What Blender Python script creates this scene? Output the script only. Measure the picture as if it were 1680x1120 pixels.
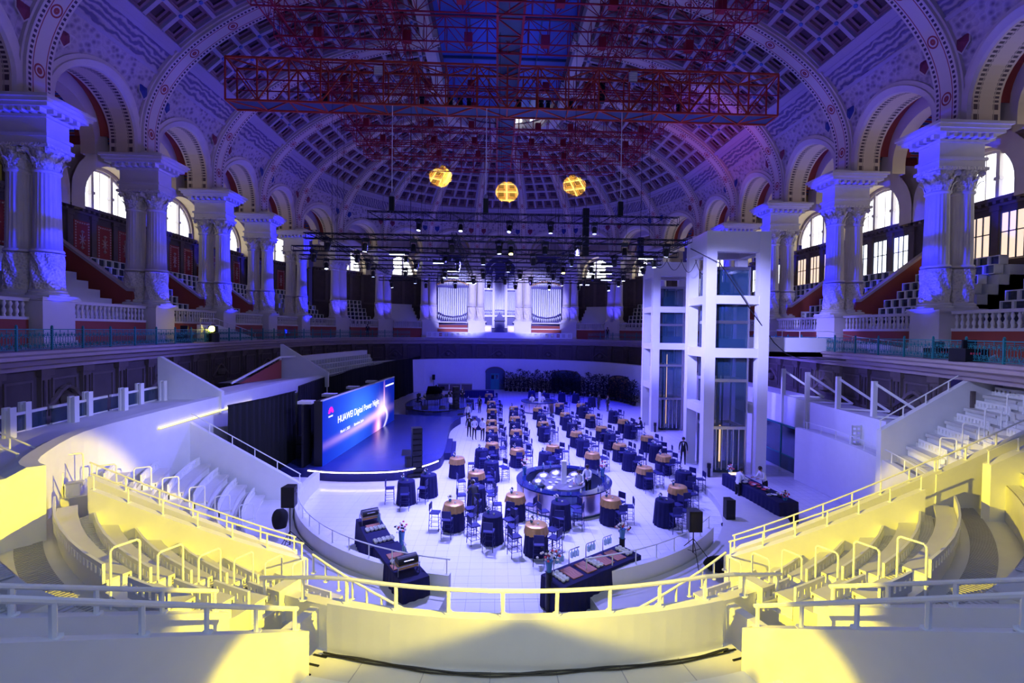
import bpy, bmesh, math, random
from mathutils import Vector, Matrix
R = math.radians
rnd = random.Random(7)
for o in list(bpy.data.objects): bpy.data.objects.remove(o)
sc = bpy.context.scene
COL = sc.collection
# ------------------------------------------------------------------ camera
cam_d = bpy.data.cameras.new('camera'); cam = bpy.data.objects.new('camera', cam_d); COL.objects.link(cam)
cam_d.sensor_width = 36; cam_d.lens = 747/1680*36; cam_d.clip_end = 300; cam_d.clip_start = .05
cam.matrix_world = Matrix.Translation((-.5, 0, 8.4)) @ Matrix.Rotation(R(-2), 4, 'Z') @ Matrix.Rotation(R(88.7), 4, 'X') @ Matrix.Rotation(R(.7), 4, 'Z')
sc.camera = cam
# ------------------------------------------------------------------ world, exposure, stage and fill lighting
w = bpy.data.worlds.new('world'); sc.world = w; w.use_nodes = True
w.node_tree.nodes['Background'].inputs[0].default_value = (.10, .08, .62, 1)
w.node_tree.nodes['Background'].inputs[1].default_value = .12
sc.view_settings.view_transform = 'Standard'; sc.view_settings.look = 'None'
sc.view_settings.exposure = 0; sc.view_settings.gamma = 1; sc.view_settings.use_curve_mapping = False

def aim(o, target):
    d = Vector(target) - o.location
    o.rotation_euler = d.to_track_quat('-Z', 'Y').to_euler()
def spot(loc, target, power, color, angle=60, blend=.5, radius=.2, name='stage_or_fill_light'):
    l = bpy.data.lights.new(name, 'SPOT'); l.energy = power; l.color = color
    l.spot_size = R(angle); l.spot_blend = blend; l.shadow_soft_size = radius
    o = bpy.data.objects.new(name, l); o.location = loc; COL.objects.link(o); aim(o, target); return o
def area(loc, target, power, color, sx, sy, name='soft_light', spread=180):
    l = bpy.data.lights.new(name, 'AREA'); l.energy = power; l.color = color; l.shape = 'RECTANGLE'
    l.size = sx; l.size_y = sy; l.spread = R(spread)
    o = bpy.data.objects.new(name, l); o.location = loc; COL.objects.link(o); aim(o, target); return o
YEL = (1, .80, .03); BLU = (.012, .012, 1); LAV = (.20, .195, 1); WHT = (.36, .37, 1); PUR = (.30, .13, 1); MAG = (.8, .08, .55)
# floor wash from the black lighting rig
for (x, y) in ((-3, 21), (3.5, 21), (0, 27), (6, 28), (-4, 28), (0, 35), (7, 36), (-1, 43), (7, 44), (2, 51), (9, 52)):
    spot((x*.9, y+1, 13.0), (x, y, 0), 11000, LAV if y < 50 else BLU, 88, .9, .25)
spot((-2, 22, 13), (-1.5, 17.5, 0), 9000, WHT, 60, .9)
spot((8, 27, 13), (7.5, 25, 0), 3500, LAV, 55, .8)
# towers, lower side walls, amphitheatre: rig spots and added fills
spot((2, 30, 13), (14, 30, 7), 9000, (.20, .18, 1), 46, .8, .3)
spot((3, 15, 13.5), (13.6, 27.5, 9.0), 34000, (.30, .30, 1), 32, .8, .3)  # added fill for the nearer tower's front, ahead of any rig truss
spot((4, 26, 13), (14, 39, 8), 30000, (.26, .26, 1), 32, .8, .3)
spot((2, 13, 13), (-12.3, 21, 3), 13000, (.34, .37, 1), 40, .9, .3)  # added fill on the left parapet and benches, no lamp hangs here
spot((0, 25, 13), (17.4, 25.0, 1.6), 11000, (.13, .11, 1), 42, .8, .3)
spot((2, 13, 13), (19, 19, 5), 8000, (.42, .47, 1), 34, .9, .3)  # small extra fill added for the upper right block
spot((-1, 8, 13.5), (-23, 27, 12), 1500, (.46, .38, .8), 62, .9, .5)  # dim neutral fill added to lift the near left columns
spot((1, 8, 13.5), (23, 27, 12), 1500, (.46, .38, .8), 62, .9, .5)  # matching fill added for the near right columns
spot((1, 40, 13), (13, 42, 6), 11000, (.20, .15, 1), 60, .8, .3)
spot((-2, 34, 13.2), (-17, 22, 3), 11000, (.15, .14, 1), 75, .8, .3)
spot((6, 34, 13.2), (19, 33, 2), 12000, (.10, .08, 1), 75, .8, .3)
spot((0, 48, 13.2), (0, 66, 2), 9000, (.04, .04, 1), 95, .9, .3)
area((0, 2, 15.5), (0, 13, 1), 900, (.40, .56, 1), 16, 5, 'front_fill')  # unseen soft fill added to cool and lift the foreground walls
# organ and dome
spot((-2, 47, 13.2), (-5, 69.5, 12), 42000, (.42, .42, 1), 30, .5, .3)
spot((2, 47, 13.2), (5, 69.5, 12), 42000, (.42, .42, 1), 30, .5, .3)
# yellow floods from the near ends of both galleries onto the stand opposite
spot((13.8, 3.8, 8.7), (-9.4, 12.4, 2.3), 56000, YEL, 16.5, .3, .12, 'yellow_beam')
spot((-13.8, 3.8, 8.7), (9.9, 12.4, 2.3), 56000, YEL, 16.5, .3, .12, 'yellow_beam')
spot((13.8, 3.8, 8.7), (-4.9, 7.3, 2.4), 26000, YEL, 7, .5, .12, 'yellow_beam')
spot((-13.8, 3.8, 8.7), (5.2, 7.3, 2.4), 26000, YEL, 7, .5, .12, 'yellow_beam')
spot((0, -5, 13), (0, 10, 2), 2000, (.95, 1, .60), 40, .9, .4, 'pale_fill')  # unseen fill behind the camera, added to tone the centre parapet
spot((-20.7, 33.2, 8.3), (12, 12, 3), 1500, YEL, 30, .6, .1, 'yellow_beam')
# yellow patches on the dome
for tx, ty, tz in ((-8.0, 62.0, 28.6), (.8, 65.5, 28.2), (9.6, 62.0, 27.6)):
    spot((tx*.3, 45, 13.6), (tx, ty, tz), 95000, (1, .72, .03), 7.5, .08, .05, 'dome_beam')
# blue and violet uplight of the vault and the columns
for y in (18, 27, 36, 45): 
    for s in (-1, 1): spot((s*9, y, 14), (s*21, y+2, 28), 1500, (.16, .03, 1) if (y//9) % 2 else (.03, .02, 1), 95, .9, .4, 'vault_light')
spot((0, 44, 14), (0, 60, 27), 3000, (.08, .03, 1), 100, .9, .4, 'vault_light')
spot((12, 36, 15), (19, 42, 26), 2200, MAG, 50, .9, .4, 'vault_light')
for y in (16.4, 23.75, 31.1, 38.4, 45.7, 53):
    for s in (-1, 1):
        spot((s*20.9, y-.2, 7.7), (s*23.4, y, 16), 1800, BLU, 50, .6, .1, 'column_uplight')
        for z in (11.8, 15.2, 18.6): spot((s*12, y-1.5, 13.4), (s*23.3, y, z), 12000, (.008, .010, 1), 15, .35, .1, 'column_beam')
for x, y in ((21, 60), (16.5, 65), (10.6, 68.3), (3.6, 69.5)):
    for s in (-1, 1): spot((s*x*.88, y-3.0, 7.9), (s*x, y, 15), 2600, (.05, .04, 1), 50, .6, .1, 'column_uplight')
spot((0, 22, 26.0), (0, 30, 33), 1500, (.02, .07, 1), 150, .8, .3, 'skylight_wash'); spot((0, 42, 26.0), (0, 44, 33), 1500, (.02, .07, 1), 150, .8, .3, 'skylight_wash')
# ------------------------------------------------------------------ helpers
class MB:
    def __init__(s): s.v = []; s.f = []; s.m = []; s.uv = {}
    def add(s, vs, fs, m=0, uvs=None):
        b = len(s.v); s.v += [tuple(p) for p in vs]
        for i, f in enumerate(fs):
            if uvs: s.uv[len(s.f)] = uvs[i]
            s.f.append(tuple(b+k for k in f)); s.m.append(m)
        return s
    def box(s, x0, x1, y0, y1, z0, z1, m=0):
        return s.add([(x, y, z) for x in (x0, x1) for y in (y0, y1) for z in (z0, z1)],
            [(0, 1, 3, 2), (4, 6, 7, 5), (0, 4, 5, 1), (2, 3, 7, 6), (0, 2, 6, 4), (1, 5, 7, 3)], m)
    def obox(s, c, t, n, ht, hn, z0, z1, m=0):   # box along tangent t / normal n (2D unit), centred on c
        vs = []
        for a in (-ht, ht):
            for b in (-hn, hn):
                for z in (z0, z1): vs.append((c[0]+t[0]*a+n[0]*b, c[1]+t[1]*a+n[1]*b, z))
        return s.add(vs, [(0, 1, 3, 2), (4, 6, 7, 5), (0, 4, 5, 1), (2, 3, 7, 6), (0, 2, 6, 4), (1, 5, 7, 3)], m)
    def bar(s, p, q, r, n=4, m=0, r2=None, cap=True):
        p = Vector(p); q = Vector(q); d = (q-p)
        if d.length < 1e-6: return s
        d.normalize(); u = d.cross(Vector((0, 0, 1)) if abs(d.z) < .95 else Vector((1, 0, 0))).normalized(); w_ = d.cross(u)
        if r2 is None: r2 = r
        vs = []
        for k in range(n):
            a = 2*math.pi*(k+.5)/n; e = u*math.cos(a)+w_*math.sin(a)
            vs += [p+e*r, q+e*r2]
        fs = [(2*k, 2*((k+1) % n), 2*((k+1) % n)+1, 2*k+1) for k in range(n)]
        if cap: fs += [tuple(2*k for k in range(n))[::-1], tuple(2*k+1 for k in range(n))]
        return s.add(vs, fs, m)
    def path(s, pts, r, n=6, m=0):
        for a, b in zip(pts[:-1], pts[1:]): s.bar(a, b, r, n, m)
        return s
    def lathe(s, prof, n=16, c=(0, 0, 0), m=0, fn=None, cap=True):
        vs = []
        for (r, z) in prof:
            for k in range(n):
                a = 2*math.pi*k/n; rr = r if fn is None else fn(r, z, a)
                vs.append((c[0]+rr*math.cos(a), c[1]+rr*math.sin(a), c[2]+z))
        fs = []
        for i in range(len(prof)-1):
            for k in range(n):
                fs.append((i*n+k, i*n+(k+1) % n, (i+1)*n+(k+1) % n, (i+1)*n+k))
        if cap: fs += [tuple(range(n))[::-1], tuple((len(prof)-1)*n+k for k in range(n))]
        return s.add(vs, fs, m)
    def grid(s, fn, nu, nv, m=0, uv=None, closed=False):
        vs = [fn(i/nu, j/nv) for i in range(nu+1) for j in range(nv+1)]
        fs = []; us = []
        for i in range(nu):
            for j in range(nv):
                a = i*(nv+1)+j; fs.append((a, a+nv+1, a+nv+2, a+1))
                if uv:
                    U, V = uv; us.append(((i/nu*U, j/nv*V), ((i+1)/nu*U, j/nv*V), ((i+1)/nu*U, (j+1)/nv*V), (i/nu*U, (j+1)/nv*V)))
        return s.add(vs, fs, m, us if uv else None)
    def prism(s, poly, z0, z1, m=0):
        n = len(poly); vs = [(x, y, z0) for x, y in poly]+[(x, y, z1) for x, y in poly]
        fs = [(k, (k+1) % n, n+(k+1) % n, n+k) for k in range(n)]+[tuple(range(n))[::-1], tuple(range(n, 2*n))]
        return s.add(vs, fs, m)
    def sweep(s, rings, m=0, close=True, caps=True, uvlen=None, ms=None):   # rings: list of equal-length point lists
        n = len(rings[0]); vs = [p for r_ in rings for p in r_]; fs = []; us = []; mm = []
        N = n if close else n-1
        for i in range(len(rings)-1):
            for k in range(N):
                k2 = (k+1) % n
                fs.append((i*n+k, i*n+k2, (i+1)*n+k2, (i+1)*n+k))
                if uvlen: us.append(((uvlen[i], k/N), (uvlen[i], (k+1)/N), (uvlen[i+1], (k+1)/N), (uvlen[i+1], k/N)))
                mm.append(m if ms is None else ms[k])
        b = len(s.v); s.v += [tuple(p) for p in vs]
        for i, f in enumerate(fs):
            if uvlen: s.uv[len(s.f)] = us[i]
            s.f.append(tuple(b+k for k in f)); s.m.append(mm[i])
        if caps and close: s.f += [tuple(b+k for k in range(n))[::-1], tuple(b+(len(rings)-1)*n+k for k in range(n))]; s.m += [m, m]
        return s
    def mesh(s, name, mats, smooth=False):
        me = bpy.data.meshes.new(name); me.from_pydata(s.v, [], s.f)
        for q in (mats if isinstance(mats, (list, tuple)) else [mats]): me.materials.append(q)
        me.polygons.foreach_set('material_index', s.m)
        if s.uv:
            L = me.uv_layers.new(name='UVMap').data
            for fi, u in s.uv.items():
                ls = me.polygons[fi].loop_start
                for k, q in enumerate(u): L[ls+k].uv = q
        if smooth: me.polygons.foreach_set('use_smooth', [True]*len(s.f))
        me.update(); return me
def link(name, me, parent=None, loc=(0, 0, 0), rz=0, stuff=False, label=None):
    o = bpy.data.objects.new(name, me); COL.objects.link(o); o.location = loc; o.rotation_euler = (0, 0, rz)
    if parent is not None: o.parent = parent
    if stuff: o['kind'] = 'stuff'
    if label: o['label'] = label
    return o
def ob(name, mb, mats, parent=None, loc=(0, 0, 0), rz=0, smooth=False, stuff=False, label=None):
    return link(name, mb.mesh(name, mats, smooth), parent, loc, rz, stuff, label)
def thing(name, label, cat, loc=(0, 0, 0), rz=0, group=None):
    o = bpy.data.objects.new(name, None); o.empty_display_size = .2; COL.objects.link(o); o.location = loc; o.rotation_euler = (0, 0, rz)
    o['label'] = label; o['category'] = cat
    if group: o['group'] = group
    return o
def tag(o, label, cat, group=None):
    o['label'] = label; o['category'] = cat
    if group: o['group'] = group
    return o
def struct(o, label=None):
    o['kind'] = 'structure'
    if label: o['label'] = label; 
    return o
def sroot(name):
    o = bpy.data.objects.new(name, None); COL.objects.link(o); o['kind'] = 'structure'; return o
def copy_tree(o, parent=None):
    c = o.copy(); COL.objects.link(c); c.parent = parent
    for ch in kids.get(o.name, list(o.children)): copy_tree(ch, c)
    return c
kids = {}
def remember(o):
    kids[o.name] = list(o.children)
    for c in kids[o.name]: remember(c)
ORD = ['nearest', 'second', 'third', 'fourth', 'fifth', 'sixth', 'seventh', 'eighth', 'ninth', 'tenth', 'eleventh', 'twelfth', 'thirteenth', 'fourteenth']
ORF = ['first']+ORD[1:]
ORF += ['fifteenth', 'sixteenth', 'seventeenth', 'eighteenth', 'nineteenth', 'twentieth']
ORF += ['twenty-'+q for q in ORF[:9]]+['thirtieth']+['thirty-'+q for q in ORF[:9]]+['fortieth']+['forty-'+q for q in ORF[:9]]
def nth(i): return ORF[i]
# ------------------------------------------------------------------ materials
def nt(name):
    m = bpy.data.materials.new(name); m.use_nodes = True
    return m, m.node_tree, m.node_tree.nodes['Principled BSDF']
def mat(name, col, rough=.6, metal=0, bump=0, scale=20, var=.12, kind='noise', emit=None, es=1, col2=None, alpha=None, trans=0, dist=.02, thr=None):
    m, t, b = nt(name); N = t.nodes; L = t.links
    b.inputs['Roughness'].default_value = rough; b.inputs['Metallic'].default_value = metal
    tc = N.new('ShaderNodeTexCoord')
    if kind == 'voronoi': tx = N.new('ShaderNodeTexVoronoi'); tx.inputs['Scale'].default_value = scale; out = tx.outputs['Distance']
    elif kind == 'wave': tx = N.new('ShaderNodeTexWave'); tx.inputs['Scale'].default_value = scale; tx.inputs['Distortion'].default_value = 6; out = tx.outputs['Fac']
    else: tx = N.new('ShaderNodeTexNoise'); tx.inputs['Scale'].default_value = scale; tx.inputs['Detail'].default_value = 6; out = tx.outputs['Fac']
    L.new(tc.outputs['Object'], tx.inputs['Vector'])
    cr = N.new('ShaderNodeValToRGB'); e = cr.color_ramp.elements
    c2 = col2 if col2 else tuple(min(1, c*(1+var)) for c in col[:3]); c1 = col if col2 else tuple(c*(1-var) for c in col[:3])
    e[0].color = (*c1[:3], 1); e[1].color = (*c2[:3], 1)
    if thr: e[0].position, e[1].position = thr
    L.new(out, cr.inputs[0]); L.new(cr.outputs[0], b.inputs['Base Color'])
    if bump:
        bp = N.new('ShaderNodeBump'); bp.inputs['Strength'].default_value = bump; bp.inputs['Distance'].default_value = dist
        L.new(out, bp.inputs['Height']); L.new(bp.outputs[0], b.inputs['Normal'])
    if emit: b.inputs['Emission Color'].default_value = (*emit, 1); b.inputs['Emission Strength'].default_value = es
    if trans: b.inputs['Transmission Weight'].default_value = trans
    if alpha is not None: b.inputs['Alpha'].default_value = alpha
    return m
M = {}
M['white'] = mat('white_paint', (.80, .80, .78), .42, var=.03, scale=1.3)
M['wallw'] = mat('white_render', (.74, .74, .74), .6, var=.05, scale=2.5, bump=.05)
M['bench'] = mat('worn_white_bench', (.62, .61, .58), .38, var=.12, scale=1.6)
M['slat'] = mat('grey_deck', (.36, .34, .31), .5, var=.15, scale=3)
M['floor'] = mat('white_floor', (.78, .78, .80), .16, var=.04, scale=.6)
M['tile'] = mat('white_floor_tile', (.80, .80, .82), .14, var=.04, scale=.9)
M['joint'] = mat('grey_joint', (.35, .35, .40), .7)
M['plaster'] = mat('cream_plaster', (.62, .54, .46), .7, var=.10, scale=2)
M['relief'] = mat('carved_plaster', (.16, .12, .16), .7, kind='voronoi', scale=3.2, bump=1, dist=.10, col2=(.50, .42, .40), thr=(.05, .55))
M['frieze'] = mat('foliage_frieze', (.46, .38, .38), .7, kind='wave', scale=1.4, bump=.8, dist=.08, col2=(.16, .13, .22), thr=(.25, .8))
M['rib'] = mat('vault_rib_cream', (.64, .56, .47), .6, var=.1, scale=1.5)
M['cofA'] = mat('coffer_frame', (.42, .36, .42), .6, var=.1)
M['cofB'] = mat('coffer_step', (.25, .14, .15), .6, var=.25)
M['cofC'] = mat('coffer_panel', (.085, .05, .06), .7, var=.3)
M['stone'] = mat('carved_stone', (.56, .50, .44), .7, kind='voronoi', scale=9, bump=1, dist=.06, col2=(.74, .67, .58), thr=(.1, .5))
M['shaft'] = mat('column_stone', (.66, .60, .53), .6, var=.08, scale=2, bump=.1)
M['ped'] = mat('pedestal_plaster', (.66, .62, .60), .6, var=.04, scale=1.5)
M['dark'] = mat('dark_wall_stone', (.09, .07, .07), .8, var=.35, scale=1.3, bump=.4)
M['dark2'] = mat('dark_wall_trim', (.13, .10, .10), .8, var=.25, scale=2.3, bump=.3)
M['ledge'] = mat('ledge_stone', (.42, .34, .36), .7, var=.12, scale=1.5, bump=.1)
M['red'] = mat('red_wall', (.30, .055, .035), .7, var=.12, scale=1.2)
M['redp'] = mat('red_panel', (.30, .030, .028), .7, var=.15, scale=2)
M['orn'] = mat('painted_ornament', (.55, .38, .36), .7)
M['teal'] = mat('teal_iron', (.02, .22, .24), .45, .2)
M['truss'] = mat('red_steel', (.34, .012, .03), .45, .0, var=.15, scale=3)
M['orange'] = mat('orange_steel', (.50, .05, .015), .4, .0, var=.15, scale=3)
M['deck'] = mat('blue_grey_deck', (.05, .09, .16), .6)
M['black'] = mat('black_metal', (.012, .012, .016), .45, .3)
M['blackc'] = mat('black_curtain', (.004, .004, .008), .85, var=.3)
M['navy'] = mat('navy_cloth', (.004, .004, .062), .9, var=.3, scale=6, bump=.15)
M['navyc'] = mat('navy_stool', (.006, .008, .11), .6, var=.15)
M['gold'] = mat('gold_satin', (.62, .36, .13), .36, .45, var=.15, scale=5, bump=.08)
M['chrome'] = mat('mirror_chrome', (.90, .80, .86), .28, 1, var=.02)
M['steel'] = mat('brushed_steel', (.55, .55, .58), .3, .9)
M['pipe'] = mat('organ_pipe', (.86, .86, .90), .4, .1, var=.06)
M['organ'] = mat('organ_case', (.05, .04, .16), .5, var=.3)
M['organw'] = mat('organ_white', (.72, .68, .70), .5, var=.1)
M['skin'] = mat('skin', (.58, .33, .24), .55, var=.06)
M['hair'] = mat('dark_hair', (.02, .015, .012), .6)
M['shirt'] = mat('white_shirt', (.78, .78, .80), .8, var=.04)
M['trouser'] = mat('black_trousers', (.012, .012, .02), .8)
M['leaf'] = mat('plant_leaf', (.006, .016, .012), .6, var=.5, scale=5)
M['petal'] = mat('pale_flower', (.80, .74, .74), .6)
M['petalr'] = mat('red_flower', (.60, .06, .10), .6)
M['vase'] = mat('blue_glass_vase', (.05, .18, .42), .15, 0)
M['ceram'] = mat('white_ceramic', (.82, .82, .80), .2)
M['boardw'] = mat('wooden_board', (.35, .13, .08), .5, kind='wave', scale=3, col2=(.45, .19, .11))
M['cable'] = mat('black_cable', (.01, .01, .012), .5)
M['glassd'] = mat('dark_lift_glass', (.03, .09, .16), .05, 0, alpha=.36)
M['mirrorb'] = mat('blue_mirror_panel', (.10, .12, .20), .08, .8, var=.5, scale=1.1)
M['skylight'] = mat('skylight_glass', (.05, .12, .42), .5, var=.15, scale=.4)
M['lens'] = mat('lit_lens_blue', (.3, .3, 1), .3, emit=(.35, .42, 1), es=14)
M['lensw'] = mat('lit_lens_white', (.8, .8, 1), .3, emit=(.62, .68, 1), es=16)
M['lensy'] = mat('lit_lens_yellow', (1, .8, .1), .3, emit=(1, .78, .08), es=60)
M['window'] = mat('daylit_window', (.9, .9, .9), .3, emit=(.95, .97, 1), es=2.3)
M['windowo'] = mat('warm_lit_window', (.9, .8, .7), .3, emit=(1, .72, .50), es=1.1, kind='noise')
M['windowd'] = mat('dim_window', (.03, .03, .03), .2, emit=(.30, .24, .05), es=.10)
M['strip'] = mat('led_strip', (1, 1, 1), .3, emit=(1, .85, .95), es=6)
M['stripy'] = mat('warm_led_strip', (1, .9, .3), .3, emit=(1, .86, .22), es=1.6)
M['warm'] = mat('warm_lamp', (1, .8, .5), .3, emit=(1, .58, .28), es=3)
M['water'] = mat('bottle_glass', (.2, .42, .55), .1, alpha=.6)

def uvmat(name, base, line, dot, period=.22, edge=.22, med=None):
    """cream band with a dark red line each side, a row of dots at both edges, medallions at intervals (UV: u metres along, v across)"""
    m, t, b = nt(name); N = t.nodes; L = t.links; b.inputs['Roughness'].default_value = .6
    uv = N.new('ShaderNodeUVMap'); sp = N.new('ShaderNodeSeparateXYZ'); L.new(uv.outputs[0], sp.inputs[0])
    def mth(op, a, c=None, d=None):
        n = N.new('ShaderNodeMath'); n.operation = op
        for i, q in enumerate((a, c, d)):
            if q is None: continue
            if isinstance(q, (int, float)): n.inputs[i].default_value = q
            else: L.new(q, n.inputs[i])
        return n.outputs[0]
    u, v = sp.outputs[0], sp.outputs[1]
    vc = mth('ABSOLUTE', mth('SUBTRACT', v, .5))            # 0 centre .. .5 edge
    ln = mth('COMPARE', vc, .27, .018)
    dz = mth('COMPARE', vc, .5-edge*.5, edge*.28)
    dp = mth('COMPARE', mth('FRACT', mth('DIVIDE', u, period)), .5, .28)
    dots = mth('MULTIPLY', dz, dp)
    a = mth('MULTIPLY', mth('SUBTRACT', mth('FRACT', mth('DIVIDE', u, 3.1)), .5), 3.1/1.5)
    rr = mth('SQRT', mth('ADD', mth('MULTIPLY', a, a), mth('MULTIPLY', vc, vc)))
    ring = mth('MAXIMUM', mth('COMPARE', rr, .2, .03), mth('COMPARE', rr, .06, .05))
    m1 = N.new('ShaderNodeMix'); m1.data_type = 'RGBA'; m1.inputs['A'].default_value = (*base, 1); m1.inputs['B'].default_value = (*dot, 1); L.new(dots, m1.inputs['Factor'])
    m2 = N.new('ShaderNodeMix'); m2.data_type = 'RGBA'; m2.inputs['B'].default_value = (*line, 1); L.new(m1.outputs['Result'], m2.inputs['A'])
    L.new(mth('MAXIMUM', ln, ring) if med else ln, m2.inputs['Factor'])
    L.new(m2.outputs['Result'], b.inputs['Base Color']); return m
M['ribp'] = uvmat('painted_rib', (.66, .57, .48), (.35, .06, .05), (.06, .035, .06), .26, .2, True)
M['archp'] = uvmat('painted_arch', (.72, .58, .34), (.55, .44, .25), (.10, .06, .05), .2, .34)
def paintmat():
    m, t, b = nt('painted_vault'); N = t.nodes; L = t.links; b.inputs['Roughness'].default_value = .7
    tc = N.new('ShaderNodeUVMap'); sp = N.new('ShaderNodeSeparateXYZ'); L.new(tc.outputs[0], sp.inputs[0])
    wv = N.new('ShaderNodeTexWave'); wv.inputs['Scale'].default_value = 1.2; wv.inputs['Distortion'].default_value = 5; L.new(tc.outputs[0], wv.inputs['Vector'])
    cr = N.new('ShaderNodeValToRGB'); cr.color_ramp.interpolation = 'CONSTANT'; e = cr.color_ramp.elements
    e[0].color = (.04, .10, .32, 1); e[1].color = (.60, .46, .20, 1); e[1].position = .45
    x = e.new(.7); x.color = (.42, .05, .03, 1)
    L.new(wv.outputs['Fac'], cr.inputs[0])
    n = N.new('ShaderNodeValToRGB'); n.color_ramp.interpolation = 'CONSTANT'; f = n.color_ramp.elements
    f[0].color = (0, 0, 0, 1); f[0].position = 0; f[1].color = (1, 1, 1, 1); f[1].position = .30
    for p, c in ((.42, 0), (.58, 1), (.70, 0)): q = f.new(p); q.color = (c, c, c, 1)
    L.new(sp.outputs[1], n.inputs[0])
    mx = N.new('ShaderNodeMix'); mx.data_type = 'RGBA'; mx.inputs['A'].default_value = (.42, .065, .035, 1)
    L.new(n.outputs[0], mx.inputs['Factor']); L.new(cr.outputs[0], mx.inputs['B']); L.new(mx.outputs['Result'], b.inputs['Base Color']); return m
M['paint'] = paintmat()
def gridmat(name, col, line, size):
    m, t, b = nt(name); N = t.nodes; L = t.links; b.inputs['Roughness'].default_value = .15
    tc = N.new('ShaderNodeTexCoord'); br = N.new('ShaderNodeTexBrick'); br.offset = 0; br.inputs['Color1'].default_value = (*col, 1); br.inputs['Color2'].default_value = (*[c*.97 for c in col], 1)
    br.inputs['Mortar'].default_value = (*line, 1); br.inputs['Scale'].default_value = 1; br.inputs['Brick Width'].default_value = size; br.inputs['Row Height'].default_value = size; br.inputs['Mortar Size'].default_value = .008
    L.new(tc.outputs['Object'], br.inputs['Vector']); L.new(br.outputs['Color'], b.inputs['Base Color']); return m
M['floorg'] = gridmat('tiled_white_floor', (.78, .78, .80), (.5, .5, .55), .45)
# ------------------------------------------------------------------ plan of the hall
P0 = [(23.7, 1.7), (23.7, 9.05), (23.7, 16.4), (23.7, 23.75), (23.7, 31.1), (23.7, 38.4), (23.7, 45.7), (23.4, 53), (21, 60), (16.5, 65), (10.6, 68.3), (3.6, 69.5)]
RIGHT = P0; LEFT = [(-x, y) for x, y in P0]
ZS, VB, ZT = 20.9, 12.0, 19.4
PHI0, PHI1 = R(27), R(75.5)
def Qof(p):
    y = p[1]
    if y <= 45.7: return (0.0, y)
    return (0.0, 45.7+min(1, (y-45.7)/8)*4.6)
def vpt(p, phi, off=0, q=None):            # point of the vault surface above plan point p; off > 0 moves outward
    q = q or Qof(p); dx, dy = p[0]-q[0], p[1]-q[1]; a = math.hypot(dx, dy); dx /= a; dy /= a
    if phi < 0: return Vector((p[0]+dx*off, p[1]+dy*off, ZS+VB*phi))
    nr, nz = VB*math.cos(phi), a*math.sin(phi); l = math.hypot(nr, nz) or 1; nr /= l; nz /= l
    r = a*math.cos(phi)+off*nr
    return Vector((q[0]+dx*r, q[1]+dy*r, ZS+VB*math.sin(phi)+off*nz))
# ------------------------------------------------------------------ floor
fl = MB(); fl.prism([(-30, -6), (30, -6), (30, 76), (-30, 76)], -.3, -.012)
floor_o = struct(ob('floor', fl, M['floorg']))
TS = .45
tm = MB(); tm.prism([(-.215, -.222), (.215, -.222), (.222, -.215), (.222, .215), (.215, .222), (-.215, .222), (-.222, .215), (-.222, -.215)], -.02, 0)
tme = tm.mesh('tile', M['tile']); nt_ = 0; rest = MB()
for j in range(0, 34):
    for i in range(-24, 26):
        x, y = (i+.5)*TS, 13.2+(j+.5)*TS
        if math.hypot(x-.25, y-23.9) > 10.0 and y < 23.9: continue
        if nt_ < 300 and j < 14 and -12 <= i < 12 : link('tile', tme, floor_o, (x, y, 0)); nt_ += 1
        else: rest.box(x-.222, x+.222, y-.222, y+.222, -.02, 0)
ob('tile_field', rest, M['tile'], floor_o, stuff=True)
# ------------------------------------------------------------------ vault
ceiling = sroot('ceiling')
def arc_len_params(n, p0, p1):
    return [p0+(p1-p0)*i/n for i in range(n+1)]
def rib_mesh(p, wd=1.5, inn=.35, t=None):
    q = Qof(p); dx, dy = p[0]-q[0], p[1]-q[1]; a = math.hypot(dx, dy); tx, ty = -dy/a, dx/a
    mb = MB(); rings = []; ul = []; prev = None; s = 0
    for phi in [-1.4/VB, -.7/VB]+arc_len_params(30, 0, PHI1+R(1)):
        frac = max(.0, (math.cos(phi)-.25)/.75) if phi > 0 else 1
        wdd = wd if abs(q[1]-p[1]) < .1 else wd*(.35+.65*frac)
        A = vpt(p, phi, .25, q); B = vpt(p, phi, -inn, q); Bm = vpt(p, phi, -inn*.55, q)
        h = wdd/2; T = Vector((tx, ty, 0))
        ring = [A-T*h, Bm-T*h, Bm-T*h*.86, B-T*h*.86, B-T*h*.8, B+T*h*.8, B+T*h*.86, Bm+T*h*.86, Bm+T*h, A+T*h]
        if prev is not None: s += (B-prev).length
        prev = B; rings.append(ring); ul.append(s)
    n = len(rings[0])
    mb.sweep(rings, 0, False)
    # overwrite centre face strip with UV material
    b0 = len(mb.v)
    for i in range(len(rings)-1):
        a_, b_ = rings[i][4], rings[i][5]; c_, d_ = rings[i+1][5], rings[i+1][4]
        e = (Vector(Qof(p)).to_3d()-Vector(p).to_3d()).normalized()*.004
        mb.add([a_+e, b_+e, c_+e, d_+e], [(0, 1, 2, 3)], 1, [((ul[i], 0), (ul[i], 1), (ul[i+1], 1), (ul[i+1], 0))])
    return mb
for side in (LEFT, RIGHT):
    for p in side[1:]:
        ob('vault_rib', rib_mesh(p, 1.5 if p[1] < 62 else 1.1), [M['rib'], M['ribp']], ceiling)
def lerp(a, b, t): return (a[0]+(b[0]-a[0])*t, a[1]+(b[1]-a[1])*t)
bays = []
for side, sg in ((LEFT, -1), (RIGHT, 1)):
    for k in range(1, len(side)-1): bays.append((side[k], side[k+1], sg, k))
bays.append((LEFT[-1], RIGHT[-1], 0, 11))
phi_of = lambda z: math.asin(max(0, min(1, (z-ZS)/VB)))
ZA = 20.3
# coffers
nco = 0; rest = MB(); NR = 11
phis = [PHI0+(PHI1-PHI0)*i/NR for i in range(NR+1)]
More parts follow.
